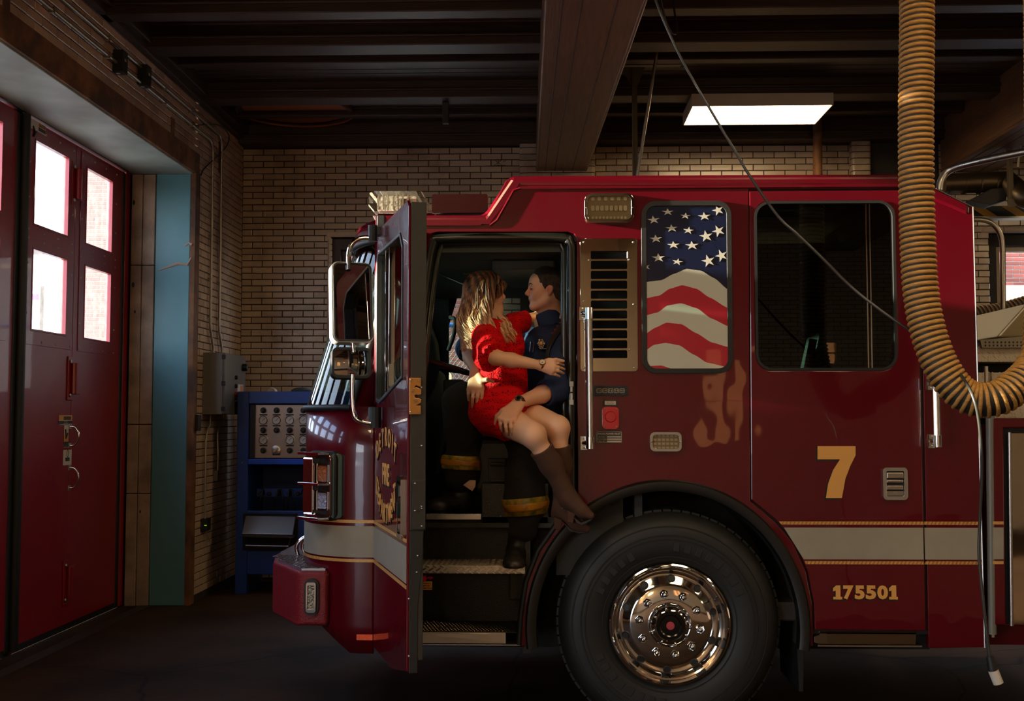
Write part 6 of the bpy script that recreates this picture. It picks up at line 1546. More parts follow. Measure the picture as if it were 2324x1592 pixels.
# ---------------------------------------------------------------- woman
wom = thing('person', 'woman in a red lace dress and brown knee boots sitting on the man\'s lap', 'person', tuple(P(1150, 960, 5.98)))
wh_c = pp(1103, 668, 6.04)
WH, WL, (wf, wl_, wu), wR = head(wh_c, (.93, .26, .10), (-.04, 0, 1), .93, False)
w_neck = pp(1118, 738, 6.05)
w_rsh, w_rel, w_rwr = pp(1098, 757, 5.935), pp(1124, 812, 5.74), pp(1226, 829, 5.80)
w_lsh, w_lel, w_lwr = pp(1168, 735, 6.20), pp(1222, 722, 6.47), pp(1272, 722, 6.38)
w_ch, w_wa, w_pe = pp(1134, 785, 6.05), pp(1140, 855, 6.00), pp(1136, 925, 5.99)
w_rh, w_rk, w_ra = pp(1122, 940, 5.93), pp(1210, 988, 5.66), pp(1287, 1118, 5.74)
w_lh, w_lk, w_la = pp(1160, 930, 6.05), pp(1265, 972, 5.78), pp(1279, 1150, 5.80)
wb_ = list(WH)
wb_ += [cap(WL(-.020, 0, -.045), w_neck, .046, .050, .03), cap(w_neck, w_ch, .06, .09, .04), cap(w_ch, w_wa, .095, .085, .04), cap(w_wa, w_pe, .085, .105, .04),
        cap(pp(1112, 746, 5.97), pp(1150, 738, 6.14), .040, .040, .04),
        cap(w_rsh, w_rel, .044, .037), cap(w_rel, w_rel * .65 + w_rwr * .35, .037, .036), cap(w_rel * .65 + w_rwr * .35, w_rwr, .036, .0225),
        cap(w_lsh, w_lel, .044, .036), cap(w_lel, w_lwr, .036, .023),
        cap(w_rh, w_rk, .092, .064, .03), ell(w_rk + V(.0, -.004, .002), (.058, .058, .060), None, .02), cap(w_rk, w_rk * .72 + w_ra * .28, .056, .046, .02), cap(w_rk * .72 + w_ra * .28, w_ra, .040, .020, .02),
        cap(w_lh, w_lk, .092, .064, .03), ell(w_lk + V(.0, -.004, .002), (.056, .056, .058), None, .02), cap(w_lk, w_lk * .72 + w_la * .28, .055, .046, .02), cap(w_lk * .72 + w_la * .28, w_la, .036, .018, .02)]
wk = [pp(1252, 822, 5.80), pp(1255, 830, 5.79), pp(1255, 838, 5.79), pp(1252, 846, 5.80)]
wk = [pp(1254, 824, 5.80), pp(1256, 832, 5.79), pp(1255, 840, 5.79), pp(1250, 847, 5.80)]
wt_ = [pp(1279, 829, 5.86), pp(1281, 839, 5.85), pp(1279, 848, 5.85), pp(1270, 855, 5.84)]
wb_ += hand(w_rwr, wk, wt_, [pp(1246, 819, 5.80), pp(1262, 817, 5.80), pp(1278, 820, 5.82)], .024, (0, -1, .15), .0080)
lwk = [pp(1281, 722, 6.30), pp(1282, 727, 6.29), pp(1282, 732, 6.29), pp(1281, 737, 6.30)]
lwt = [pp(1280, 732, 6.20), pp(1278, 737, 6.19), pp(1277, 743, 6.19), pp(1277, 748, 6.20)]
wb_ += hand(w_lwr, lwk, lwt, [pp(1276, 716, 6.30), pp(1274, 716, 6.24), pp(1272, 722, 6.20)], .022, (0, -.4, .8), .0072)
hc_w = head_color(WL, .93, 'dba886', 'a5101c', 'd98a74', False)
organic('body', wb_, SKIN, wom, h=.0036, color=hc_w, smooth=1)
mat('brow_w', '5a3c22', rough=.7)
eyes(WL, (wf, wl_, wu), .93, wom, mat('iris_grey', '5a6a6a', rough=.1), look=1)
G().tube([Vector(WL(.083, -.016, -.0625)), Vector(WL(.0905, 0, -.0625)), Vector(WL(.083, .016, -.0625))], .0022, 6).build('teeth', MATS['teeth'], wom, smooth=60)
# dress
def lace():
    m = mat('red_lace', 'd8060c', rough=.75); n = m.node_tree.nodes; l = m.node_tree.links; b = n['Principled BSDF']
    t = n.new('ShaderNodeTexCoord'); no = n.new('ShaderNodeTexNoise'); no.inputs['Scale'].default_value = 14
    ma = n.new('ShaderNodeMix'); ma.data_type = 'VECTOR'; ma.inputs[0].default_value = .04; l.new(t.outputs['Object'], no.inputs['Vector']); l.new(t.outputs['Object'], ma.inputs[4]); l.new(no.outputs['Color'], ma.inputs[5])
    v1 = n.new('ShaderNodeTexVoronoi'); v1.feature = 'DISTANCE_TO_EDGE'; v1.inputs['Scale'].default_value = 85; v2 = n.new('ShaderNodeTexVoronoi'); v2.inputs['Scale'].default_value = 130
    wv = n.new('ShaderNodeTexWave'); wv.bands_direction = 'Z'; wv.inputs['Scale'].default_value = 7.5; wv.inputs['Distortion'].default_value = 2.5; wv.inputs['Detail'].default_value = 1
    for x in (v1, v2, wv): l.new(ma.outputs[1], x.inputs['Vector'])
    r1 = n.new('ShaderNodeValToRGB'); r1.color_ramp.elements[0].position = .16; r1.color_ramp.elements[1].position = .30; r1.color_ramp.elements[0].color = (1, 1, 1, 1); r1.color_ramp.elements[1].color = (0, 0, 0, 1); l.new(v1.outputs['Distance'], r1.inputs[0])
    r3 = n.new('ShaderNodeValToRGB'); r3.color_ramp.elements[0].position = .55; r3.color_ramp.elements[1].position = .75; l.new(wv.outputs[1], r3.inputs[0])
    mx_ = n.new('ShaderNodeMath'); mx_.operation = 'MAXIMUM'; l.new(r1.outputs[0], mx_.inputs[0]); l.new(r3.outputs[0], mx_.inputs[1])
    c = n.new('ShaderNodeMix'); c.data_type = 'RGBA'; c.inputs[6].default_value = (.20, .002, .004, 1); c.inputs[7].default_value = (*lin('e0070f'), 1); l.new(mx_.outputs[0], c.inputs[0]); l.new(c.outputs[2], b.inputs['Base Color'])
    ad = n.new('ShaderNodeMath'); ad.operation = 'MULTIPLY_ADD'; ad.inputs[1].default_value = .5; l.new(v2.outputs['Distance'], ad.inputs[0]); l.new(mx_.outputs[0], ad.inputs[2])
    bm = n.new('ShaderNodeBump'); bm.inputs['Strength'].default_value = .9; bm.inputs['Distance'].default_value = .006; l.new(ad.outputs[0], bm.inputs['Height']); l.new(bm.outputs[0], b.inputs['Normal'])
    b.inputs['Specular IOR Level'].default_value = .15
    return m
LACE = lace()
dress = [cap(pp(1124, 760, 6.04), w_ch, .095, .112, .05), cap(pp(1108, 752, 5.96), pp(1160, 742, 6.16), .060, .060, .04), ell(pp(1160, 782, 5.99), (.062, .070, .062), None, .04), ell(pp(1160, 778, 6.12), (.062, .070, .062), None, .04),
         cap(w_ch, w_wa, .116, .108, .05), cap(pp(1142, 850, 5.99), pp(1140, 890, 5.98), .112, .125, .05), cap(w_wa, w_pe, .108, .135, .05), ell(pp(1118, 930, 5.98), (.125, .15, .12), None, .05),
         cap(w_rh, w_rk, .112, .078, .04), cap(w_lh, w_lk, .108, .078, .04), cap(pp(1150, 935, 5.95), pp(1180, 940, 5.88), .11, .09, .05),
         cap(w_rsh + V(0, .01, .004), pp(1110, 790, 5.79), .066, .080, .04), cap(pp(1108, 780, 5.82), pp(1112, 806, 5.76), .078, .086, .03),
         cap(w_lsh, pp(1190, 730, 6.30), .062, .058, .03)]
def dressfn(X, v):
    v = folds(.009, [26, 34, 44, 60, 75, 30], 21)(X, v)
    # thigh hem
    hp_, hn = pp(1172, 962, 5.84), V(.80, -.42, -.42); hn /= np.linalg.norm(hn)
    low = X[:, 2] < P(1100, 900, 5.9).z
    v = np.where(low, np.maximum(v, (X - hp_) @ hn - .006 * np.sin(X @ V(150, 60, 200))), v)
    # sleeve hem (near arm)
    sp_, sn = pp(1126, 806, 5.745), V(.62, -.62, -.48); sn /= np.linalg.norm(sn)
    ns = np.linalg.norm(X - pp(1112, 808, 5.75), axis=1) < .12
    v = np.where(ns, np.maximum(v, (X - sp_) @ sn - .004 * np.sin(X @ V(200, 160, 120))), v)
    # far sleeve hem
    fs_ = pp(1192, 728, 6.30); fn2 = V(.75, .6, 0) / np.linalg.norm(V(.75, .6, 0)); nf = np.linalg.norm(X - fs_, axis=1) < .12
    v = np.where(nf, np.maximum(v, (X - fs_) @ fn2), v)
    # neckline
    return np.where(np.linalg.norm(X - w_neck, axis=1) < .085, np.maximum(v, (X - w_neck) @ V(.25, -.1, 1) + .018), v)
organic('lace_dress', dress, LACE, wom, h=.0042, fn=dressfn, smooth=1)
# hem scallops: a row of little lace points round the near hem
# boots
SUEDE = mat('brown_suede', '4c2f1e', rough=.95, bump=.25, bscale=200, var=.2, vscale=10)
SOLE = mat('boot_sole_dark', '241a13', rough=.6)
def boot(kn, an, ankle, ball, toe, heel, topy, D0):
    ax_b = (an - kn); ax_b = ax_b / np.linalg.norm(ax_b); top = kn + ax_b * topy
    pr = [cap(top, kn + (an - kn) * .55, .062, .056, .03), cap(kn + (an - kn) * .55, ankle, .054, .042, .03), cap(ankle, (ankle + ball) / 2, .042, .036, .025), cap((ankle + ball) / 2, ball, .036, .032, .02), cap(ball, toe, .032, .020, .02), cap(ankle, heel, .040, .034, .03)]
    b_ = organic('knee_boot', pr, SUEDE, wom, h=.0045, clips=[(top + ax_b * .006, -ax_b)], fn=folds(.004, [20, 30, 25, 40, 50, 60], 5), smooth=1)
    return b_, pr
an1 = pp(1284, 1110, 5.76)
b1, _ = boot(w_rk, an1, pp(1288, 1128, 5.75), pp(1322, 1160, 5.71), pp(1340, 1170, 5.70), pp(1284, 1140, 5.77), .075, 0)
an2 = pp(1279, 1130, 5.84)
b2, _ = boot(w_lk, an2, pp(1277, 1150, 5.84), pp(1308, 1190, 5.80), pp(1330, 1200, 5.79), pp(1266, 1168, 5.86), .085, 0)
def sole(b_, heel_pts, sole_pts, D, w_):
    if heel_pts: G().prism([s(*q, D) for q in heel_pts], XZ, D - .024, D + .024).build('boot_heel', SOLE if False else SUEDE, b_, bevel=.005)
    G().prism([s(*q, D) for q in sole_pts], XZ, D - w_, D + w_).build('boot_sole', SOLE, b_, bevel=.004)
sole(b1, [(1288, 1158), (1306, 1165), (1300, 1188), (1287, 1186)], [(1300, 1172), (1318, 1186), (1345, 1176), (1352, 1166), (1350, 1172), (1340, 1182), (1320, 1192), (1308, 1186)], 5.73, .030)
sole(b2, [(1256, 1172), (1276, 1180), (1272, 1203), (1258, 1201)], [(1276, 1182), (1296, 1200), (1334, 1206), (1340, 1200), (1339, 1209), (1318, 1211), (1292, 1206)], 5.82, .030)
# watch and rings
d_ = (w_rwr - w_rel); d_ /= np.linalg.norm(d_); wm = w_rwr + d_ * .012; wn = V(0, -.85, .5); wn /= np.linalg.norm(wn)
watch(wm - d_ * .007, wm + d_ * .007, .0255, wm + wn * .029, wn, mat('rose_gold', 'c9996f', rough=.2, metal=1.), wom, MATS['rose_gold'] if 'rose_gold' in MATS else CHROME, mat('cream_dial', 'd8c6a4', rough=.3), .0175)
rp_ = wk[3] * .55 + wt_[3] * .45 + V(0, -.004, 0); G().lathe([(.007, -.003), (.0092, -.002), (.0092, .002), (.007, .003)], Vector(rp_), Vector(wt_[3] - wk[3]).normalized(), 16).build('ring', CHROME, wom, smooth=50)
ngon_nails(wt_, wk, NAIL, wom)
# hair: crown mass and individual waved locks
def hair_mat():
    m = vcol_mat('waved_hair', rough=.5, bump=.15, bscale=120, spec=.35); return m
HM = hair_mat()
ROOT, MID, TIP = V(lin('1f130a')), V(lin('7d4d2c')), V(lin('d9a67c'))  # roots darkened for shade, tips lightened for sun, over real brown-to-blonde hair
z_top, z_bot = P(1100, 622, 6.0).z, P(1100, 745, 6.0).z
def hcol(X):
    t = np.clip((z_top - X[:, 2]) / (z_top - z_bot), 0, 1)[:, None]; n_ = (.5 + .5 * np.sin(X @ V(210, 130, 15) + 2 * np.sin(X[:, 2] * 30)))[:, None]
    t2 = np.clip(t * .95 - .02 + (n_ - .5) * .45, 0, 1); c = np.where(t2 < .5, ROOT + (MID - ROOT) * t2 * 2, MID + (TIP - MID) * (t2 - .5) * 2)
    return c * (.65 + .5 * n_)
def hl_w(X, v):
    q = (X - wh_c) @ wR / .93; x, y, z = q[:, 0], q[:, 1], q[:, 2]
    ay = np.abs(y); zb = np.interp(x, [-.2, .018, .030, .045, .062, .078, .12], [-.30, -.16, -.015, .025, .045, .062, .13])
    st = .003 * np.sin(np.arctan2(y, x + .2) * 60 + 3 * np.sin(z * 40)); zc_ = np.where(z < -.05, v, v)
    return np.maximum(zc_ + st, (zb - z) * .8)
hair = [ell(WL(-.020, 0, .036), V(.112, .089, .100) * .93, wR), ell(WL(.02, -.02, .06), V(.075, .070, .060) * .93, wR, .02), ell(WL(-.055, -.01, -.045), V(.075, .082, .095) * .93, wR, .04), ell(pp(1082, 735, 6.04), (.070, .085, .085), None, .04)]
hm_ = organic('hair', hair, HM, wom, h=.0045, fn=hl_w, color=hcol, smooth=1)
def lock(pts, r, wave, ph, cyc=11.):
    base = bez(pts, 6); n = len(base); out = []; rs = []
    for i, p in enumerate(base):
        t = i / (n - 1); tg = (base[min(i + 1, n - 1)] - base[max(i - 1, 0)]).normalized(); sd_ = tg.cross(Vector((0, -1, 0))).normalized(); bn = tg.cross(sd_)
        w_ = wave * min(1, max(0, (t - .22) / .45)); a = ph + t * cyc + 1.5 * t * t
        out.append(p + sd_ * (w_ * sin(a)) + bn * (w_ * .7 * cos(a))); rs.append(r * (.45 + .55 * sin(min(t * 2.2, 1) * pi / 2)) * (1 - .85 * max(0, (t - .7) / .3) ** 1.5))
    return out, rs
rng = random.Random(11); nl = 0
def locks(specs, cnt, name):
    """each spec: lists of (px, py, D) for the two edges of a fan; locks are spread between them"""
    g = G()
    for A, B in specs:
        for k in range(cnt):
            f = rng.random(); pts = []
            for (a, b) in zip(A, B):
                j = rng.uniform(-2.5, 2.5); pts.append(P(a[0] + (b[0] - a[0]) * f + j, a[1] + (b[1] - a[1]) * f + j, a[2] + (b[2] - a[2]) * f + rng.uniform(-.012, .012)))
            o_, r_ = lock(pts, rng.uniform(.0013, .0036), rng.uniform(.012, .024), round(f * 5) * 1.3 + rng.uniform(-.5, .5), rng.uniform(10, 12.5)); g.tube(o_, r_, 6)
    o = g.build(name, HM, wom, smooth=70, kind='stuff')
    me = o.data; co = np.empty(len(me.vertices) * 3, dtype=np.float32); me.vertices.foreach_get('co', co); cl = np.ones((len(me.vertices), 4), dtype=np.float32); cl[:, :3] = hcol(co.reshape(-1, 3).astype(float))
    at_ = me.color_attributes.new('Col', 'FLOAT_COLOR', 'POINT'); at_.data.foreach_set('color', cl.ravel())
    return o
locks([([(1100, 619, 6.03), (1062, 645, 5.99), (1048, 700, 5.99), (1043, 742, 5.98), (1058, 778, 5.94)], [(1112, 617, 6.00), (1098, 640, 5.935), (1086, 690, 5.925), (1084, 735, 5.90), (1098, 762, 5.87)]),
       ([(1108, 618, 6.00), (1104, 640, 5.94), (1096, 690, 5.92), (1096, 735, 5.89), (1104, 782, 5.85)], [(1116, 618, 6.00), (1122, 635, 5.955), (1117, 680, 5.935), (1112, 725, 5.90), (1128, 790, 5.86)]),
       ([(1096, 620, 6.06), (1054, 660, 6.03), (1044, 715, 6.04), (1046, 760, 6.02), (1052, 795, 5.99)], [(1100, 619, 6.02), (1072, 650, 5.97), (1060, 705, 5.96), (1062, 745, 5.93), (1076, 790, 5.90)])], 250, 'side_locks')
locks([([(1112, 617, 6.02), (1134, 632, 6.00), (1133, 650, 6.00), (1122, 662, 5.965)], [(1116, 616, 6.05), (1142, 640, 6.07), (1141, 654, 6.05), (1124, 672, 5.96)])], 110, 'fringe_locks')
locks([([(1120, 690, 6.08), (1124, 716, 6.02), (1130, 740, 5.95), (1142, 782, 5.90)], [(1130, 700, 6.14), (1148, 722, 6.06), (1162, 745, 5.98), (1168, 778, 5.93)])], 150, 'front_locks')
# ================================================================== HOSES, CABLES AND WALL FITTINGS
HYEL = mat('hose_yellow', 'bd8c48', rough=.5, bump=.35, bscale=14, stretch=(1, 1, 10), var=.3, vscale=40, col2='9a6f30')
HBLK = mat('hose_black', '1b1a18', rough=.6)
def hose(pts, r, pitch, name, label, my, group=None, ridge=.010, wid=.62, n=18):
    base = bez(pts, 14); L = [0]
    for a, b in zip(base, base[1:]): L.append(L[-1] + (b - a).length)
    def at(sv):
        i = min(max(np.searchsorted(L, sv) - 1, 0), len(base) - 2); f = (sv - L[i]) / max(L[i + 1] - L[i], 1e-9); return base[i].lerp(base[i + 1], f), (base[i + 1] - base[i]).normalized()
    t = thing(name, label, 'hose', tuple(base[0]), group)
    G().tube(base, r * .93, 24).build('hose_tube', HBLK, t, smooth=60)
    # one continuous helical wear strip
    turns = L[-1] / pitch; ns = int(turns * n); vs = []; fs = []; prof = [(-.5, 0), (-.42, .7), (-.15, 1.), (.15, 1.), (.42, .7), (.5, 0)]
    t0 = base[1] - base[0]; nr = Vector((0, -1, 0)); nr = (nr - t0.normalized() * nr.dot(t0.normalized())).normalized()
    for i in range(ns + 1):
        sv = L[-1] * i / ns; p, tg = at(sv); nr = (nr - tg * nr.dot(tg)).normalized(); bn = tg.cross(nr); a = 2 * pi * turns * i / ns; rad = nr * cos(a) + bn * sin(a)
        for u, hgt in prof: vs.append(p + rad * (r * .92 + ridge * hgt) + tg * (u * pitch * wid))
    m_ = len(prof); fs = [(i * m_ + j, i * m_ + j + 1, (i + 1) * m_ + j + 1, (i + 1) * m_ + j) for i in range(ns) for j in range(m_ - 1)]
    G().add(vs, fs).build('wear_strip', my, t, smooth=50)
    return t
hose([Vector((P(2083, 0, 5.05).x, 5.05, 4.42)), P(2081, 0, 5.02), P(2079, 280, 5.0), P(2082, 520, 5.0), P(2092, 680, 4.98), P(2118, 790, 4.95), P(2158, 868, 4.92), P(2205, 905, 4.9), P(2262, 905, 4.88), P(2312, 872, 4.9), P(2345, 835, 4.95), P(2362, 780, 5.0), P(2368, 500, 5.05), Vector((P(2370, 0, 5.1).x, 5.1, 4.42))], .0735, .0252, 'exhaust_hose', 'yellow and black ribbed exhaust hose looping down beside the truck', HYEL, ridge=.009, wid=.70)
hose([P(2150, 722, 9.3), P(2222, 712, 9.3), P(2270, 706, 9.3), P(2330, 690, 9.3), P(2400, 672, 9.3)], .066, .032, 'background_hose', 'dark ribbed hose hanging across the window at the far right', mat('hose_brown', '6d4f2c', rough=.5), ridge=.008, wid=.5)

def cable(pts, r, name, label, m, cat='cable', n=10):
    o = G().tube(bez(pts, 10), r, n).build(name, m, None, smooth=60); return tag(o, label, cat)
CORD = mat('black_cord', '33322e', rough=.28)
c = cable([Vector((P(1465, 0, 5.3).x, 5.35, 4.66)), P(1478, -60, 5.3), P(1488, 0, 5.25), P(1540, 120, 5.22), P(1600, 228, 5.2), P(1672, 350, 5.2), P(1700, 397, 5.2), P(1765, 490, 5.2), P(1810, 532, 5.18), P(1868, 588, 5.16), P(1930, 650, 5.14), P(1992, 700, 5.1), P(2058, 746, 5.06), P(2110, 785, 5.06), P(2150, 815, 5.02), P(2180, 850, 4.86), P(2208, 900, 4.76), P(2222, 960, 4.76), P(2228, 1060, 4.8), P(2224, 1180, 4.84), P(2222, 1260, 4.85), P(2230, 1350, 4.85), P(2240, 1440, 4.85), P(2246, 1492, 4.85)], .0065, 'power_cord', 'long black cord slanting across the truck and hanging to a plug', CORD)
p0, p1, p2 = P(2246, 1490, 4.85), P(2254, 1522, 4.85), P(2266, 1552, 4.85)
G().tube([p0, p1], [.015, .021], 18).build('plug_boot', BLACK, c, smooth=40); G().tube([p1, p2], .021, 18).build('plug_shell', mat('plug_white', 'c0b6a4', rough=.5), c, smooth=40)
cable([P(1482, -95, 7.2), P(1500, 0, 7.3), P(1512, 50, 7.35), P(1528, 76, 7.4), P(1537, 66, 7.45), P(1530, 20, 7.5), P(1524, -50, 7.5)], .007, 'cable_loop', 'dark cable looped below the ceiling beside the big beam', CORD)

# hanging strut post with gusset, and the slanting rod next to it
t = thing('hanging_post', 'steel angle post with gusset hanging from the ceiling by the beam', 'post', tuple(P(1440, 390, 9.4)))
a, b = P(1440, 160, 9.4), P(1440, 395, 9.4)
G().box(a.x - .022, a.x + .022, 9.40, 9.408, b.z - .6, a.z).box(a.x - .022, a.x - .016, 9.36, 9.40, b.z - .6, a.z).build('angle_post', PIPE if False else mat('olive_steel', '5e5642', rough=.5, metal=.5), t)
G().prism([s(*q, 9.39) for q in ((1411, 153), (1464, 153), (1448, 192), (1430, 192))], XZ, 9.385, 9.391).build('gusset_plate', MATS['olive_steel'], t)
a, b = P(1410, 140, 9.4), P(1545, 150, 9.4); G().prism([(a.x - .5, b.z), (b.x, b.z), (b.x, a.z), (a.x - .5, a.z)], XZ, 9.36, 9.43).build('strut_channel', MATS['olive_steel'], t, bevel=.003)
o = G().tube([P(1492, 112, 8.9), P(1470, 250, 8.9), P(1446, 400, 8.9), P(1440, 440, 8.9)], .013, 10).ball(P(1492, 112, 8.9), (.026, .012, .02), 8).build('tie_rod', PIPE, None, smooth=60)
tag(o, 'thin slanting steel rod with flattened end right of the hanging post', 'rod')
o = G().tube([P(1855, 230, 11.2), P(1856, 420, 11.2)], .045, 16).build('rusty_pipe', RUST, None, smooth=60); tag(o, 'rusty vertical pipe on the brick wall below the ceiling light', 'pipe')
o = G().lathe([(.07, 0), (.075, .03), (.03, .05), (0, .05)], P(1448, 116, 9.1), (0, 0, -1), 20).build('ceiling_socket', IRON, None, smooth=40); tag(o, 'dark round ceiling fitting above the hanging post', 'fitting')
o = G().box(P(1012, 240, 10.1).x - .03, P(1012, 240, 10.1).x + .03, 10.06, 10.12, P(1012, 282, 10.1).z, 4.66).build('hanging_bracket', IRON, None, bevel=.006); tag(o, 'short dark bracket hanging from a joist near the back wall', 'bracket')

# conduits on the left wall
XW = XL + .03
def wallpt(px, py, off=.03): return PX(px, py, XL + off)
def conduit(pts, r, name, label, boxes=()):
    o = G().tube(pts, r, 10).build(name, PIPE, None, smooth=60); tag(o, label, 'conduit', 'conduits on the left wall')
    return o
za, zb2_ = wallpt(79 + 0, 0).z, wallpt(450, 300).z
def run(z_, yend, ydrop, zdrop, kink, label):
    y0 = 6.2; R_ = .12; pts = [(XW, y0, z_), (XW, yend - R_, z_)]
    pts += [(XW, yend - R_ + R_ * sin(a), z_ - R_ + R_ * cos(a)) for a in (.3, .6, .9, 1.2, 1.5)]
    pts += [(XW, yend, zdrop + .28), (XW, yend + .0, zdrop + .22), (XW, yend + kink, zdrop + .06), (XW, yend + kink, zdrop)]
    o = conduit([Vector(p) for p in pts], .0125, 'conduit', label)
    for z in (3.9, 3.35, 2.95, 2.6):
        G().tube([(XW - .02, yend - .02, z), (XW, yend - .02, z), (XW, yend + .02, z), (XW - .02, yend + .02, z)], .008, 6).build('pipe_clip', BRUSH, o)
    for y in (6.9, 7.8, 9.0, 9.7):
        G().box(XW - .02, XW + .014, y - .012, y + .012, z_ - .022, z_ + .018).build('pipe_clip', BRUSH, o)
    return o
b0 = wallpt(478, 700).y; b1_ = wallpt(498, 700).y
zl0 = wallpt(100, 25).z; 
run(4.225, b0, 0, 2.27, .10, 'lower galvanised conduit along the left wall, bending down to the grey box')
run(4.345, b1_, 0, 2.27, .10, 'upper galvanised conduit along the left wall, bending down to the grey box')
for (px, py, z_, lb) in ((272, 140, 4.24, 'black junction box on the lower wall conduit, nearer the camera'), (327, 172, 4.32, 'black junction box on the upper wall conduit, farther along')):
    q = wallpt(px, py, .04); t = thing('junction_box', lb, 'junction box', (XL, q.y, q.z), 'junction boxes on the left wall')
    G().box(XL, XL + .075, q.y - .05, q.y + .05, q.z - .085, q.z + .075).build('box_body', BLACK, t, bevel=.004)
    G().box(XL + .075, XL + .079, q.y - .052, q.y + .052, q.z - .087, q.z + .077).build('box_lid', mat('lid_black', '22201c', rough=.4), t, bevel=.002)
    G().box(XL + .079, XL + .0795, q.y - .012, q.y + .02, q.z - .0, q.z + .02).build('rating_label', WHITEP, t)
    for dz in (-.088, .078): G().tube([(XL + .03, q.y, q.z + dz), (XL + .03, q.y, q.z + dz + .01)], .016, 10).build('hub_fitting', BRUSH, t)
cable([wallpt(446, 285), wallpt(470, 283), wallpt(495, 284), wallpt(512, 296), wallpt(520, 312), wallpt(512, 335), wallpt(482, 365), wallpt(462, 385), wallpt(456, 398)], .006, 'wall_cable', 'loose black cable looping over the two wall conduits', CORD)
# grey electrical enclosure (visible: door side facing +x, edge facing the camera)
q0 = wallpt(466, 870, .0)
ex0, ex1, ey0, ey1, ez0, ez1 = XL + .002, XL + .19, 10.22, 10.92, 1.705, 2.265
t = thing('electrical_enclosure', 'grey steel electrical enclosure with push buttons on the left wall', 'electrical box', (XL, (ey0 + ey1) / 2, ez0))
G().box(ex0, ex1, ey0, ey1, ez0, ez1).build('enclosure_body', GREYBOX, t, bevel=.006)
G().box(ex1, ex1 + .018, ey0 - .004, ey1 + .004, ez0 + .004, ez1 - .004).build('enclosure_door', mat('enclosure_door', '5c564c', rough=.4, metal=.3), t, bevel=.005)
for z in (ez0 + .05, (ez0 + ez1) / 2, ez1 - .04): G().box(ex1 - .01, ex1 + .024, ey0 - .014, ey0 + .01, z - .02, z + .02).build('enclosure_hinge', BLACK, t, bevel=.002)
sw_ = G().lathe([(.035, 0), (.035, .03), (.028, .045), (0, .045)], (ex1 + .018, ey1 - .10, ez1 - .11), (1, 0, 0), 16).build('rotary_switch', BLACK, t, smooth=40)
for i, (z, m) in enumerate(((2.05, BLACK), (1.97, BLACK), (1.90, mat('button_red', 'a01818', rough=.3)), (1.83, BLACK))):
    G().lathe([(.02, 0), (.02, .012), (.014, .022), (0, .022)], (ex1 + .018, ey0 + .35, z), (1, 0, 0), 12).build('push_button', m, t, smooth=40)
G().box(ex1 + .018, ex1 + .020, ey0 + .42, ey0 + .62, 1.84, 1.99).build('warning_sticker', WHITEP, t)
G().box(ex1 + .020, ex1 + .0205, ey0 + .52, ey0 + .61, 1.92, 1.98).build('sticker_band', mat('sticker_orange', 'c0622a', rough=.5), t)
G().box(ex1 + .018, ex1 + .020, ey0 + .42, ey0 + .62, 1.73, 1.83).build('sticker_dark', BLACK, t)
# lower conduits, switch and outlet
cd = conduit([wallpt(x, y) for x, y in ((478, 940), (477, 965), (470, 975), (467, 1000), (466, 1090), (465, 1178))], .009, 'conduit', 'thin conduit dropping from the grey box to the floor outlet')
cd = conduit([wallpt(x, y) for x, y in ((507, 940), (507, 952), (498, 965), (494, 985), (495, 1040), (494, 1072))], .010, 'conduit', 'thin conduit dropping from the grey box to the small switch')
q = wallpt(490, 1080, .02); o = G().box(XL, XL + .045, q.y - .04, q.y + .04, q.z - .05, q.z + .05).build('wall_switch', mat('switch_grey', '6c675c', rough=.5), None, bevel=.005); tag(o, 'small grey wall switch below the electrical enclosure', 'switch')
q = wallpt(464, 1191, .02); t = thing('wall_outlet', 'dark outlet box low on the left wall with a small green light', 'outlet', (XL, q.y, q.z))
G().box(XL, XL + .06, q.y - .07, q.y + .07, q.z - .055, q.z + .055).build('outlet_box', BLACK, t, bevel=.006)
G().box(XL + .04, XL + .062, q.y - .072, q.y - .07, q.z - .006, q.z + .002).build('indicator_lamp', mat('green_led', '6f9a20', emis='8fc030', estr=.8), t)
G().tube(bez([(XL + .03, q.y, q.z - .055), (XL + .05, q.y + .03, q.z - .12), (XL + .08, q.y - .03, q.z - .15), (XL + .05, q.y - .06, q.z - .13)], 5), .006, 6).build('coiled_lead', PIPE, t)
q = wallpt(448, 960, .03); o = G().box(XL, XL + .05, q.y - .03, q.y + .05, q.z - .07, q.z + .07).build('padlock_box', IRON, None, bevel=.006); tag(o, 'small dark box on the wall edge beside the grey enclosure', 'box')

# ---------------------------------------------------------------- blue filling station
D = 10.55; DB = 11.15
def b2(px, py): return s(px, py, D)
x0, z1 = b2(539, 889); z0 = FZ; x1 = b2(800, 889)[0]; xi = b2(565, 889)[0]; xr2 = x1 - (xi - x0)
t = thing('air_filling_station', 'blue steel air filling station with steel gauge panel against the wall', 'machine', ((x0 + x1) / 2, D, FZ))
g = G().box(x0, xi, D, DB, z0, z1).box(xr2, x1, D, DB, z0, z1); 
G().box(x0, xi, D, DB, z0, z1).build('side_post', BLUE, t, bevel=.006); G().box(xr2, x1, D, DB, z0, z1).build('side_post', BLUE, t, bevel=.006)
G().box(xi, xr2, D - .006, DB, b2(565, 917)[1], z1).build('top_rail', BLUE, t, bevel=.006)
G().box(xi, xr2, D, D + .04, b2(565, 1055)[1], b2(565, 1042)[1]).build('middle_rail', mat('cabinet_blue_bright', '1452c4', rough=.35), t, bevel=.005)
G().box(xi, xr2, DB - .02, DB, z0 + .25, z1).build('back_panel', mat('cabinet_blue_dark', '0b2c66', rough=.6), t)
G().box(xi, xr2, D + .005, D + .03, z0 + .18, b2(565, 1160)[1]).build('lower_panel', BLUE, t, bevel=.006)
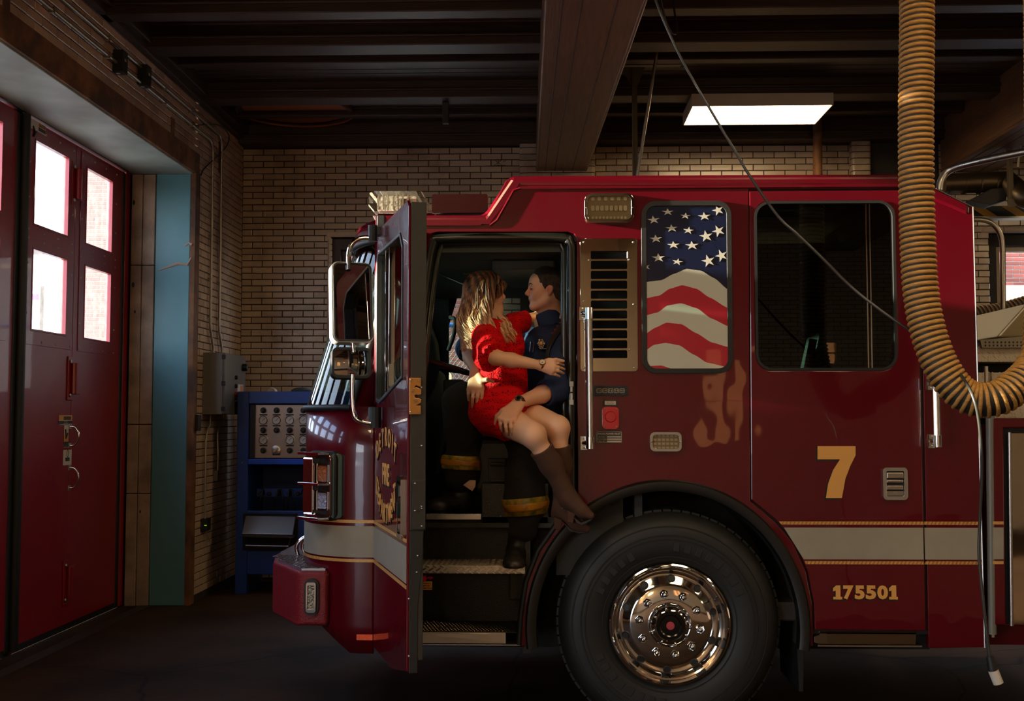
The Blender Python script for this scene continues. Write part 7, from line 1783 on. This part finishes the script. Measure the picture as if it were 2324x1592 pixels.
G().box(x0 + .005, xr2, D + .03, DB, z0 + .25, z0 + .29).build('bottom_shelf', BLUE, t)
gp = G().box(b2(570, 917)[0], xr2, D + .05, D + .06, b2(570, 1041)[1], b2(570, 919)[1]).build('gauge_panel', mat('gauge_steel', 'b0a8a0', rough=.28, metal=1., bump=.05, bscale=30), t, bevel=.003)
G().box(b2(566, 917)[0], b2(577, 917)[0], D + .03, D + .055, b2(570, 1041)[1], b2(570, 919)[1]).build('panel_edge', BLACK, t)
GY = D + .05
def at(px, py): x, z = s(px, py, GY); return x, z
first_k = first_g = None
cols = [(597, 627), (627, 0), (657, 0), (688, 0), (719, 0)]
def knob(px, py):
    global first_k
    x, z = at(px, py)
    if first_k is None:
        first_k = G().lathe([(.028, 0), (.028, .012), (.018, .014), (.018, .045), (.014, .05), (0, .05)], (0, 0, 0), (0, -1, 0), 14).build('control_knob', BLACK, None, smooth=40); o = first_k
    else: o = first_k.copy(); C.objects.link(o)
    o.location = (x, GY, z); par(o, t)
def plate(px, py):
    x, z = at(px, py); G().box(x - .036, x + .036, GY - .002, GY, z - .007, z + .007).build('name_plate', BLACK, t)
dial_m = mat('dial_face', 'd2cbbd', rough=.35)
gm = None
def gauge(px, py):
    global gm
    x, z = at(px, py)
    if gm is None:
        a = G().lathe([(.040, 0), (.041, .015), (.036, .020), (.034, .014)], (0, 0, 0), (0, -1, 0), 24).build('pressure_gauge', CHROME, None, smooth=35)
        b = G().lathe([(0, .012), (.035, .012)], (0, 0, 0), (0, -1, 0), 24).build('gauge_dial', dial_m, None)
        n_ = G().obox((.005, -.0135, .006), Vector((.7, 0, .7)), (0, 1, 0), Vector((-.7, 0, .7)), .020, .0006, .0018).build('gauge_needle', BLACK, None)
        gm = (a, b, n_); oo = gm
    else:
        oo = [q.copy() for q in gm]
        for q in oo: C.objects.link(q)
    oo[0].location = (x, GY, z); oo[0].parent = None; par(oo[0], t)
    for q in oo[1:]:
        q.parent = None; q.location = (0, 0, 0); q.parent = oo[0]; q.matrix_parent_inverse = Matrix.Identity(4)
for px in (598, 628, 658, 689, 719, 750):
    knob(px, 932); plate(px, 942); gauge(px, 954); plate(px, 967)
    if px != 628: knob(px, 977); plate(px, 987); gauge(px, 999); plate(px, 1012); knob(px, 1023)
    else:
        knob(px, 977); x, z = at(627, 991); G().box(x - .045, x + .05, GY - .003, GY, z - .022, z + .022).build('rating_plate', mat('plate_silver', 'a8a49a', rough=.4, metal=.6), t)
        x, z = at(629, 1002); G().box(x - .018, x + .018, GY - .003, GY, z - .007, z + .007).build('white_tag', WHITEP, t)
        x, z = at(627, 1022); G().lathe([(.042, 0), (.042, .012), (.036, .014), (0, .014)], (x, GY, z), (0, -1, 0), 24).obox((x, GY - .02, z), Vector((.8, 0, .6)), (0, 1, 0), Vector((-.6, 0, .8)), .026, .012, .009).build('selector_dial', BRUSH, t, smooth=35); plate(627, 1032)
# hose manifold and coiled leads in the dark bay
xa, za_ = s(582, 1117, D + .25); xb, _ = s(690, 1117, D + .25); mf_ = G().box(xa, xb + .3, D + .25, D + .28, za_ - .05, za_ + .03).build('manifold_bar', BLUE, t, bevel=.004)
for px in (594, 612, 634, 658, 677, 700):
    x, z = s(px, 1121, D + .25); G().lathe([(.02, 0), (.02, .04), (.01, .05), (0, .05)], (x, D + .25, z), (0, -1, 0), 12).build('hose_coupling', IRON, mf_, smooth=40)
for px, dx in ((636, -14), (636, 8), (658, -6), (658, 12), (684, 14), (600, -10)):
    G().tube(bez([P(px, 1122, D + .2), P(px + dx * .3, 1112, D + .12), P(px + dx * .8, 1135, D + .1), P(px + dx, 1162, D + .15)], 6), .008, 8).build('filling_hose', BLACK, t, smooth=60)
# steel chute door and its handle bar
ch = G().prism([(s(557, 1172, D)[1], 0), (s(557, 1212, D)[1], 0)], XZ, 0, 0) if False else G()
A = [P(558, 1171, D - .02), P(671, 1173, D - .02), P(664, 1214, D - .14), P(549, 1212, D - .14)]
nn = (A[1] - A[0]).cross(A[3] - A[0]).normalized(); ch.add(A + [a_ + Vector((0, .02, -.012)) for a_ in A], [(0, 1, 2, 3), (7, 6, 5, 4), (0, 4, 5, 1), (1, 5, 6, 2), (2, 6, 7, 3), (3, 7, 4, 0)])
cho = ch.build('chute_door', MATS['gauge_steel'], t, bevel=.004)
G().prism([s(549, 1214, D - .14), s(664, 1216, D - .14), s(664, 1222, D - .14), s(549, 1220, D - .14)], XZ, D - .14, D - .05).build('chute_lip', IRON, t)
G().box(s(552, 1172, D)[0], s(676, 1172, D)[0], D - .01, D + .0, s(560, 1250, D)[1], s(560, 1166, D)[1]).build('chute_opening', mat('bay_dark', '070809', rough=.8), t)
G().tube([P(558, 1239, D - .10), P(655, 1241, D - .10)], .010, 10).build('handle_bar', BRUSH, t, smooth=60)
for px in (558, 655): G().tube([P(px, 1240, D - .10), P(px + 3, 1222, D - .02)], .008, 8).build('bar_bracket', IRON, t)
text('SCFS', .085, 'lettering', mat('cabinet_lettering', '7f8fa0', rough=.5), t, mx((P(661, 1261, D).x, D + .002, P(661, 1261, D).z), (1, 0, 0), (0, 0, 1), (0, -1, 0)), .001, .0005, sx=.95)
G().ball((s(549, 1051, D)[0], D, s(549, 1051, D)[1]), .008, 8).build('rivet', BRUSH, t)
o = G().prism([(0, 0), (.09, 0), (.075, .03), (.04, .045), (.01, .02)], lambda u, v, h: (P(607, 886, 10.8).x + u, h, z1 + v), 10.75, 10.85).build('folded_rag', mat('rag_white', 'b9ab98', rough=.9), None, bevel=.008); tag(o, 'small crumpled white rag on top of the blue filling station', 'rag')
o = G().lathe([(.10, 0), (.10, .02), (.06, .04), (0, .045)], (P(685, 886, 10.8).x, 10.8, z1), (0, 0, 1), 20).build('round_cap', IRON, None, smooth=40); tag(o, 'dark round cap lying on top of the blue filling station', 'cap')

# ---------------------------------------------------------------- rear of the truck, far right
DR = YS + .01
rb_ = G().prism([s(2252, 950, DR), s(2420, 950, DR), s(2420, 1425, DR), s(2252, 1420, DR)], XZ, DR, DR + .05, [[s(2278, 972, DR), s(2400, 972, DR), s(2400, 1418, DR), s(2283, 1418, DR)]]).build('pump_house_panel', RED, T, bevel=.01, seg=3)
G().prism([s(2278, 972, DR), s(2400, 972, DR), s(2400, 1420, DR), s(2283, 1420, DR)], XZ, DR + .03, DR + .045).build('panel_recess', BLACK, T)
G().prism([s(2290, 982, DR), s(2400, 982, DR), s(2400, 1421, DR), s(2295, 1421, DR)], XZ, DR + .006, DR + .02).build('roller_shutter_panel', MATS['mirror_steel'], T, bevel=.004)
G().tube([P(2291, 982, DR), P(2296, 1421, DR)], .010, 8).build('panel_trim', BRUSH, T, smooth=60)
G().box(P(2230, 1000, 6.1).x, 3.3, 6.1, 8.2, .50, P(2260, 965, 6.1).z).build('pump_house_body', RED, T)
for a, b, m, nm in rows:
    G().prism([s(2253, a, DR), s(2277, a, DR), s(2277, b, DR), s(2253, b, DR)], XZ, DR - .003, DR - .001).build(nm, m, T)
G().box(P(2238, 900, 6.03).x, P(2244, 900, 6.03).x + .0, 6.03, 6.05, .55, 1.95).build('corner_guard', ALU, T)
G().tube([P(2247, 930, 6.0), P(2252, 1440, 6.0)], .022, 12).build('drain_pipe', mat('grey_pipe', '6d6a60', rough=.4), T, smooth=60)
# raised diamond-plate steps and sloping cover above the pump house
def plate_bars(x0, x1, z0, z1, y, par_, st_=.03):
    g = G(); i = 0; x = x0 + .01
    while x < x1:
        z = z0 + .008; j = 0
        while z < z1:
            d = 1 if (i + j) % 2 else -1; g.obox((x, y, z), Vector((.75, 0, .65 * d)), (0, 1, 0), Vector((-.65 * d, 0, .75)), .010, .002, .0035); z += st_ * .8; j += 1
        x += st_; i += 1
    g.build('tread_bars', ALU, par_, kind='stuff')
for (px0, py0, px1, py1, D_, dp) in ((2216, 790, 2420, 822, 6.5, .4), (2216, 846, 2250, 870, 6.42, .1), (2250, 846, 2420, 950, 6.4, .5)):
    (xa, zb_), (xb, za_) = s(px0, py0, D_), s(px1, py1, D_)
    o = G().box(xa, xb, D_, D_ + dp, za_, zb_).build('tread_plate', ALU, T, bevel=.003); plate_bars(xa, xb, za_, zb_, D_ - .001, o)
(xa, zb_), (xb, za_) = s(2224, 768, 6.45), s(2420, 790, 6.45)
pk = G().prism([(xa + .01, za_), (xb, za_), (xb, zb_ + .03), (xa, zb_ - .01)], XZ, 6.45, 6.47).build('perforated_kick_plate', mat('perforated_steel', '8f887c', rough=.35, metal=.9), T, bevel=.002)
g = G()
for i in range(24):
    for j in range(2): g.lathe([(.006, 0), (.004, .002), (0, .002)], (xa + .03 + i * .022, 6.45, za_ + .014 + j * .018), (0, -1, 0), 6)
g.build('punched_holes', IRON, pk, kind='stuff')
(xa, za_), (xb, _) = s(2262, 766, 6.6), s(2420, 766, 6.6); zt2 = s(2330, 690, 6.6)[1]
G().prism([(xa, za_), (xb, za_), (xb, zt2 + .05), (s(2330, 690, 6.6)[0], zt2)], XZ, 6.6, 7.6).build('sloping_cover', mat('cover_tan', '9a8a64', rough=.5, coat=.2), T, bevel=.01)
G().box(P(2216, 830, 6.7).x, 3.6, 6.7, 8.2, 1.5, P(2216, 790, 6.7).z).build('deck_body', DARK, T)
# handrails over the pump deck
G().tube(bez([P(2132, 432, 6.2), P(2136, 410, 6.2), P(2150, 390, 6.2), P(2180, 377, 6.15), P(2260, 358, 6.0), P(2400, 330, 5.8)], 8), .019, 12).build('deck_hand_rail', BRUSH, T, smooth=60)
G().tube(bez([P(2205, 498, 7.2), P(2232, 500, 7.2), P(2252, 508, 7.2), P(2268, 528, 7.2), P(2275, 560, 7.2), P(2276, 640, 7.2), P(2277, 765, 7.2)], 8), .017, 12).build('deck_hand_rail', BRUSH, T, smooth=60)

# ---------------------------------------------------------------- striped beam, ducts and post at the far right
D = 10.9; (xa, zt3), (xb, zb3) = s(2205, 468, D), s(2420, 491, D)
t = thing('hazard_beam', 'black and yellow striped steel beam above the right window', 'beam', (xa, D, zb3))
G().box(xa, xb, D, D + .1, zb3, zt3).build('beam_body', BLACK, t); x = xa - .0
while x < xb:
    h = zt3 - zb3; G().prism([(x + .12, zb3 + .004), (x + .24, zb3 + .004), (x + .10, zt3 - .004), (x - .02, zt3 - .004)], XZ, D - .002, D).build('yellow_stripe', mat('hazard_yellow', '9a6e24', rough=.6), t); x += .30
G().box(xa, xb, D - .02, D + .1, zb3 - .02, zb3).build('beam_flange', PIPE, t)
o = thing('ventilation_duct', 'dark round ventilation duct under the beams at far right', 'duct', tuple(P(2200, 410, 10.6)))
G().tube([P(2140, 418, 10.6), P(2284, 412, 10.6)], .095, 24).build('duct_pipe', mat('duct_steel', '5a4c38', rough=.4, metal=.8), o, smooth=60)
for px in (2150, 2185, 2220, 2255): G().tube([P(px, 418, 10.6), P(px + 3, 418, 10.6)], .099, 24).build('duct_seam', MATS['duct_steel'], o, smooth=60)
G().tube(bez([P(2284, 412, 10.6), P(2305, 430, 10.5), P(2330, 450, 10.4), P(2400, 455, 10.4)], 6), .10, 20).build('duct_elbow', MATS['duct_steel'], o, smooth=60)
G().prism([s(*q, 10.5) for q in ((2200, 455), (2250, 428), (2288, 425), (2284, 455), (2250, 466))], XZ, 10.5, 10.7).build('duct_hood', IRON, o, bevel=.01)
(xa, z1), (xb, z0) = s(2288, 300, 10.4), s(2302, 466, 10.4)
o = G().box(xa, xb, 10.4, 10.46, z0, z1).box(xa - .02, xb + .02, 10.39, 10.4, z0 - .01, z0 + .06).build('support_post', mat('post_paint', '5e4c34', rough=.5), None, bevel=.004); tag(o, 'brown steel post standing on the striped beam at far right', 'post')
o = G().tube(bez([P(2310, 380, 10.3), P(2318, 330, 10.3), P(2330, 300, 10.3)], 5), .012, 8).build('brace_rod', PIPE, None, smooth=60); tag(o, 'thin brace rod beside the brown post at far right', 'rod')
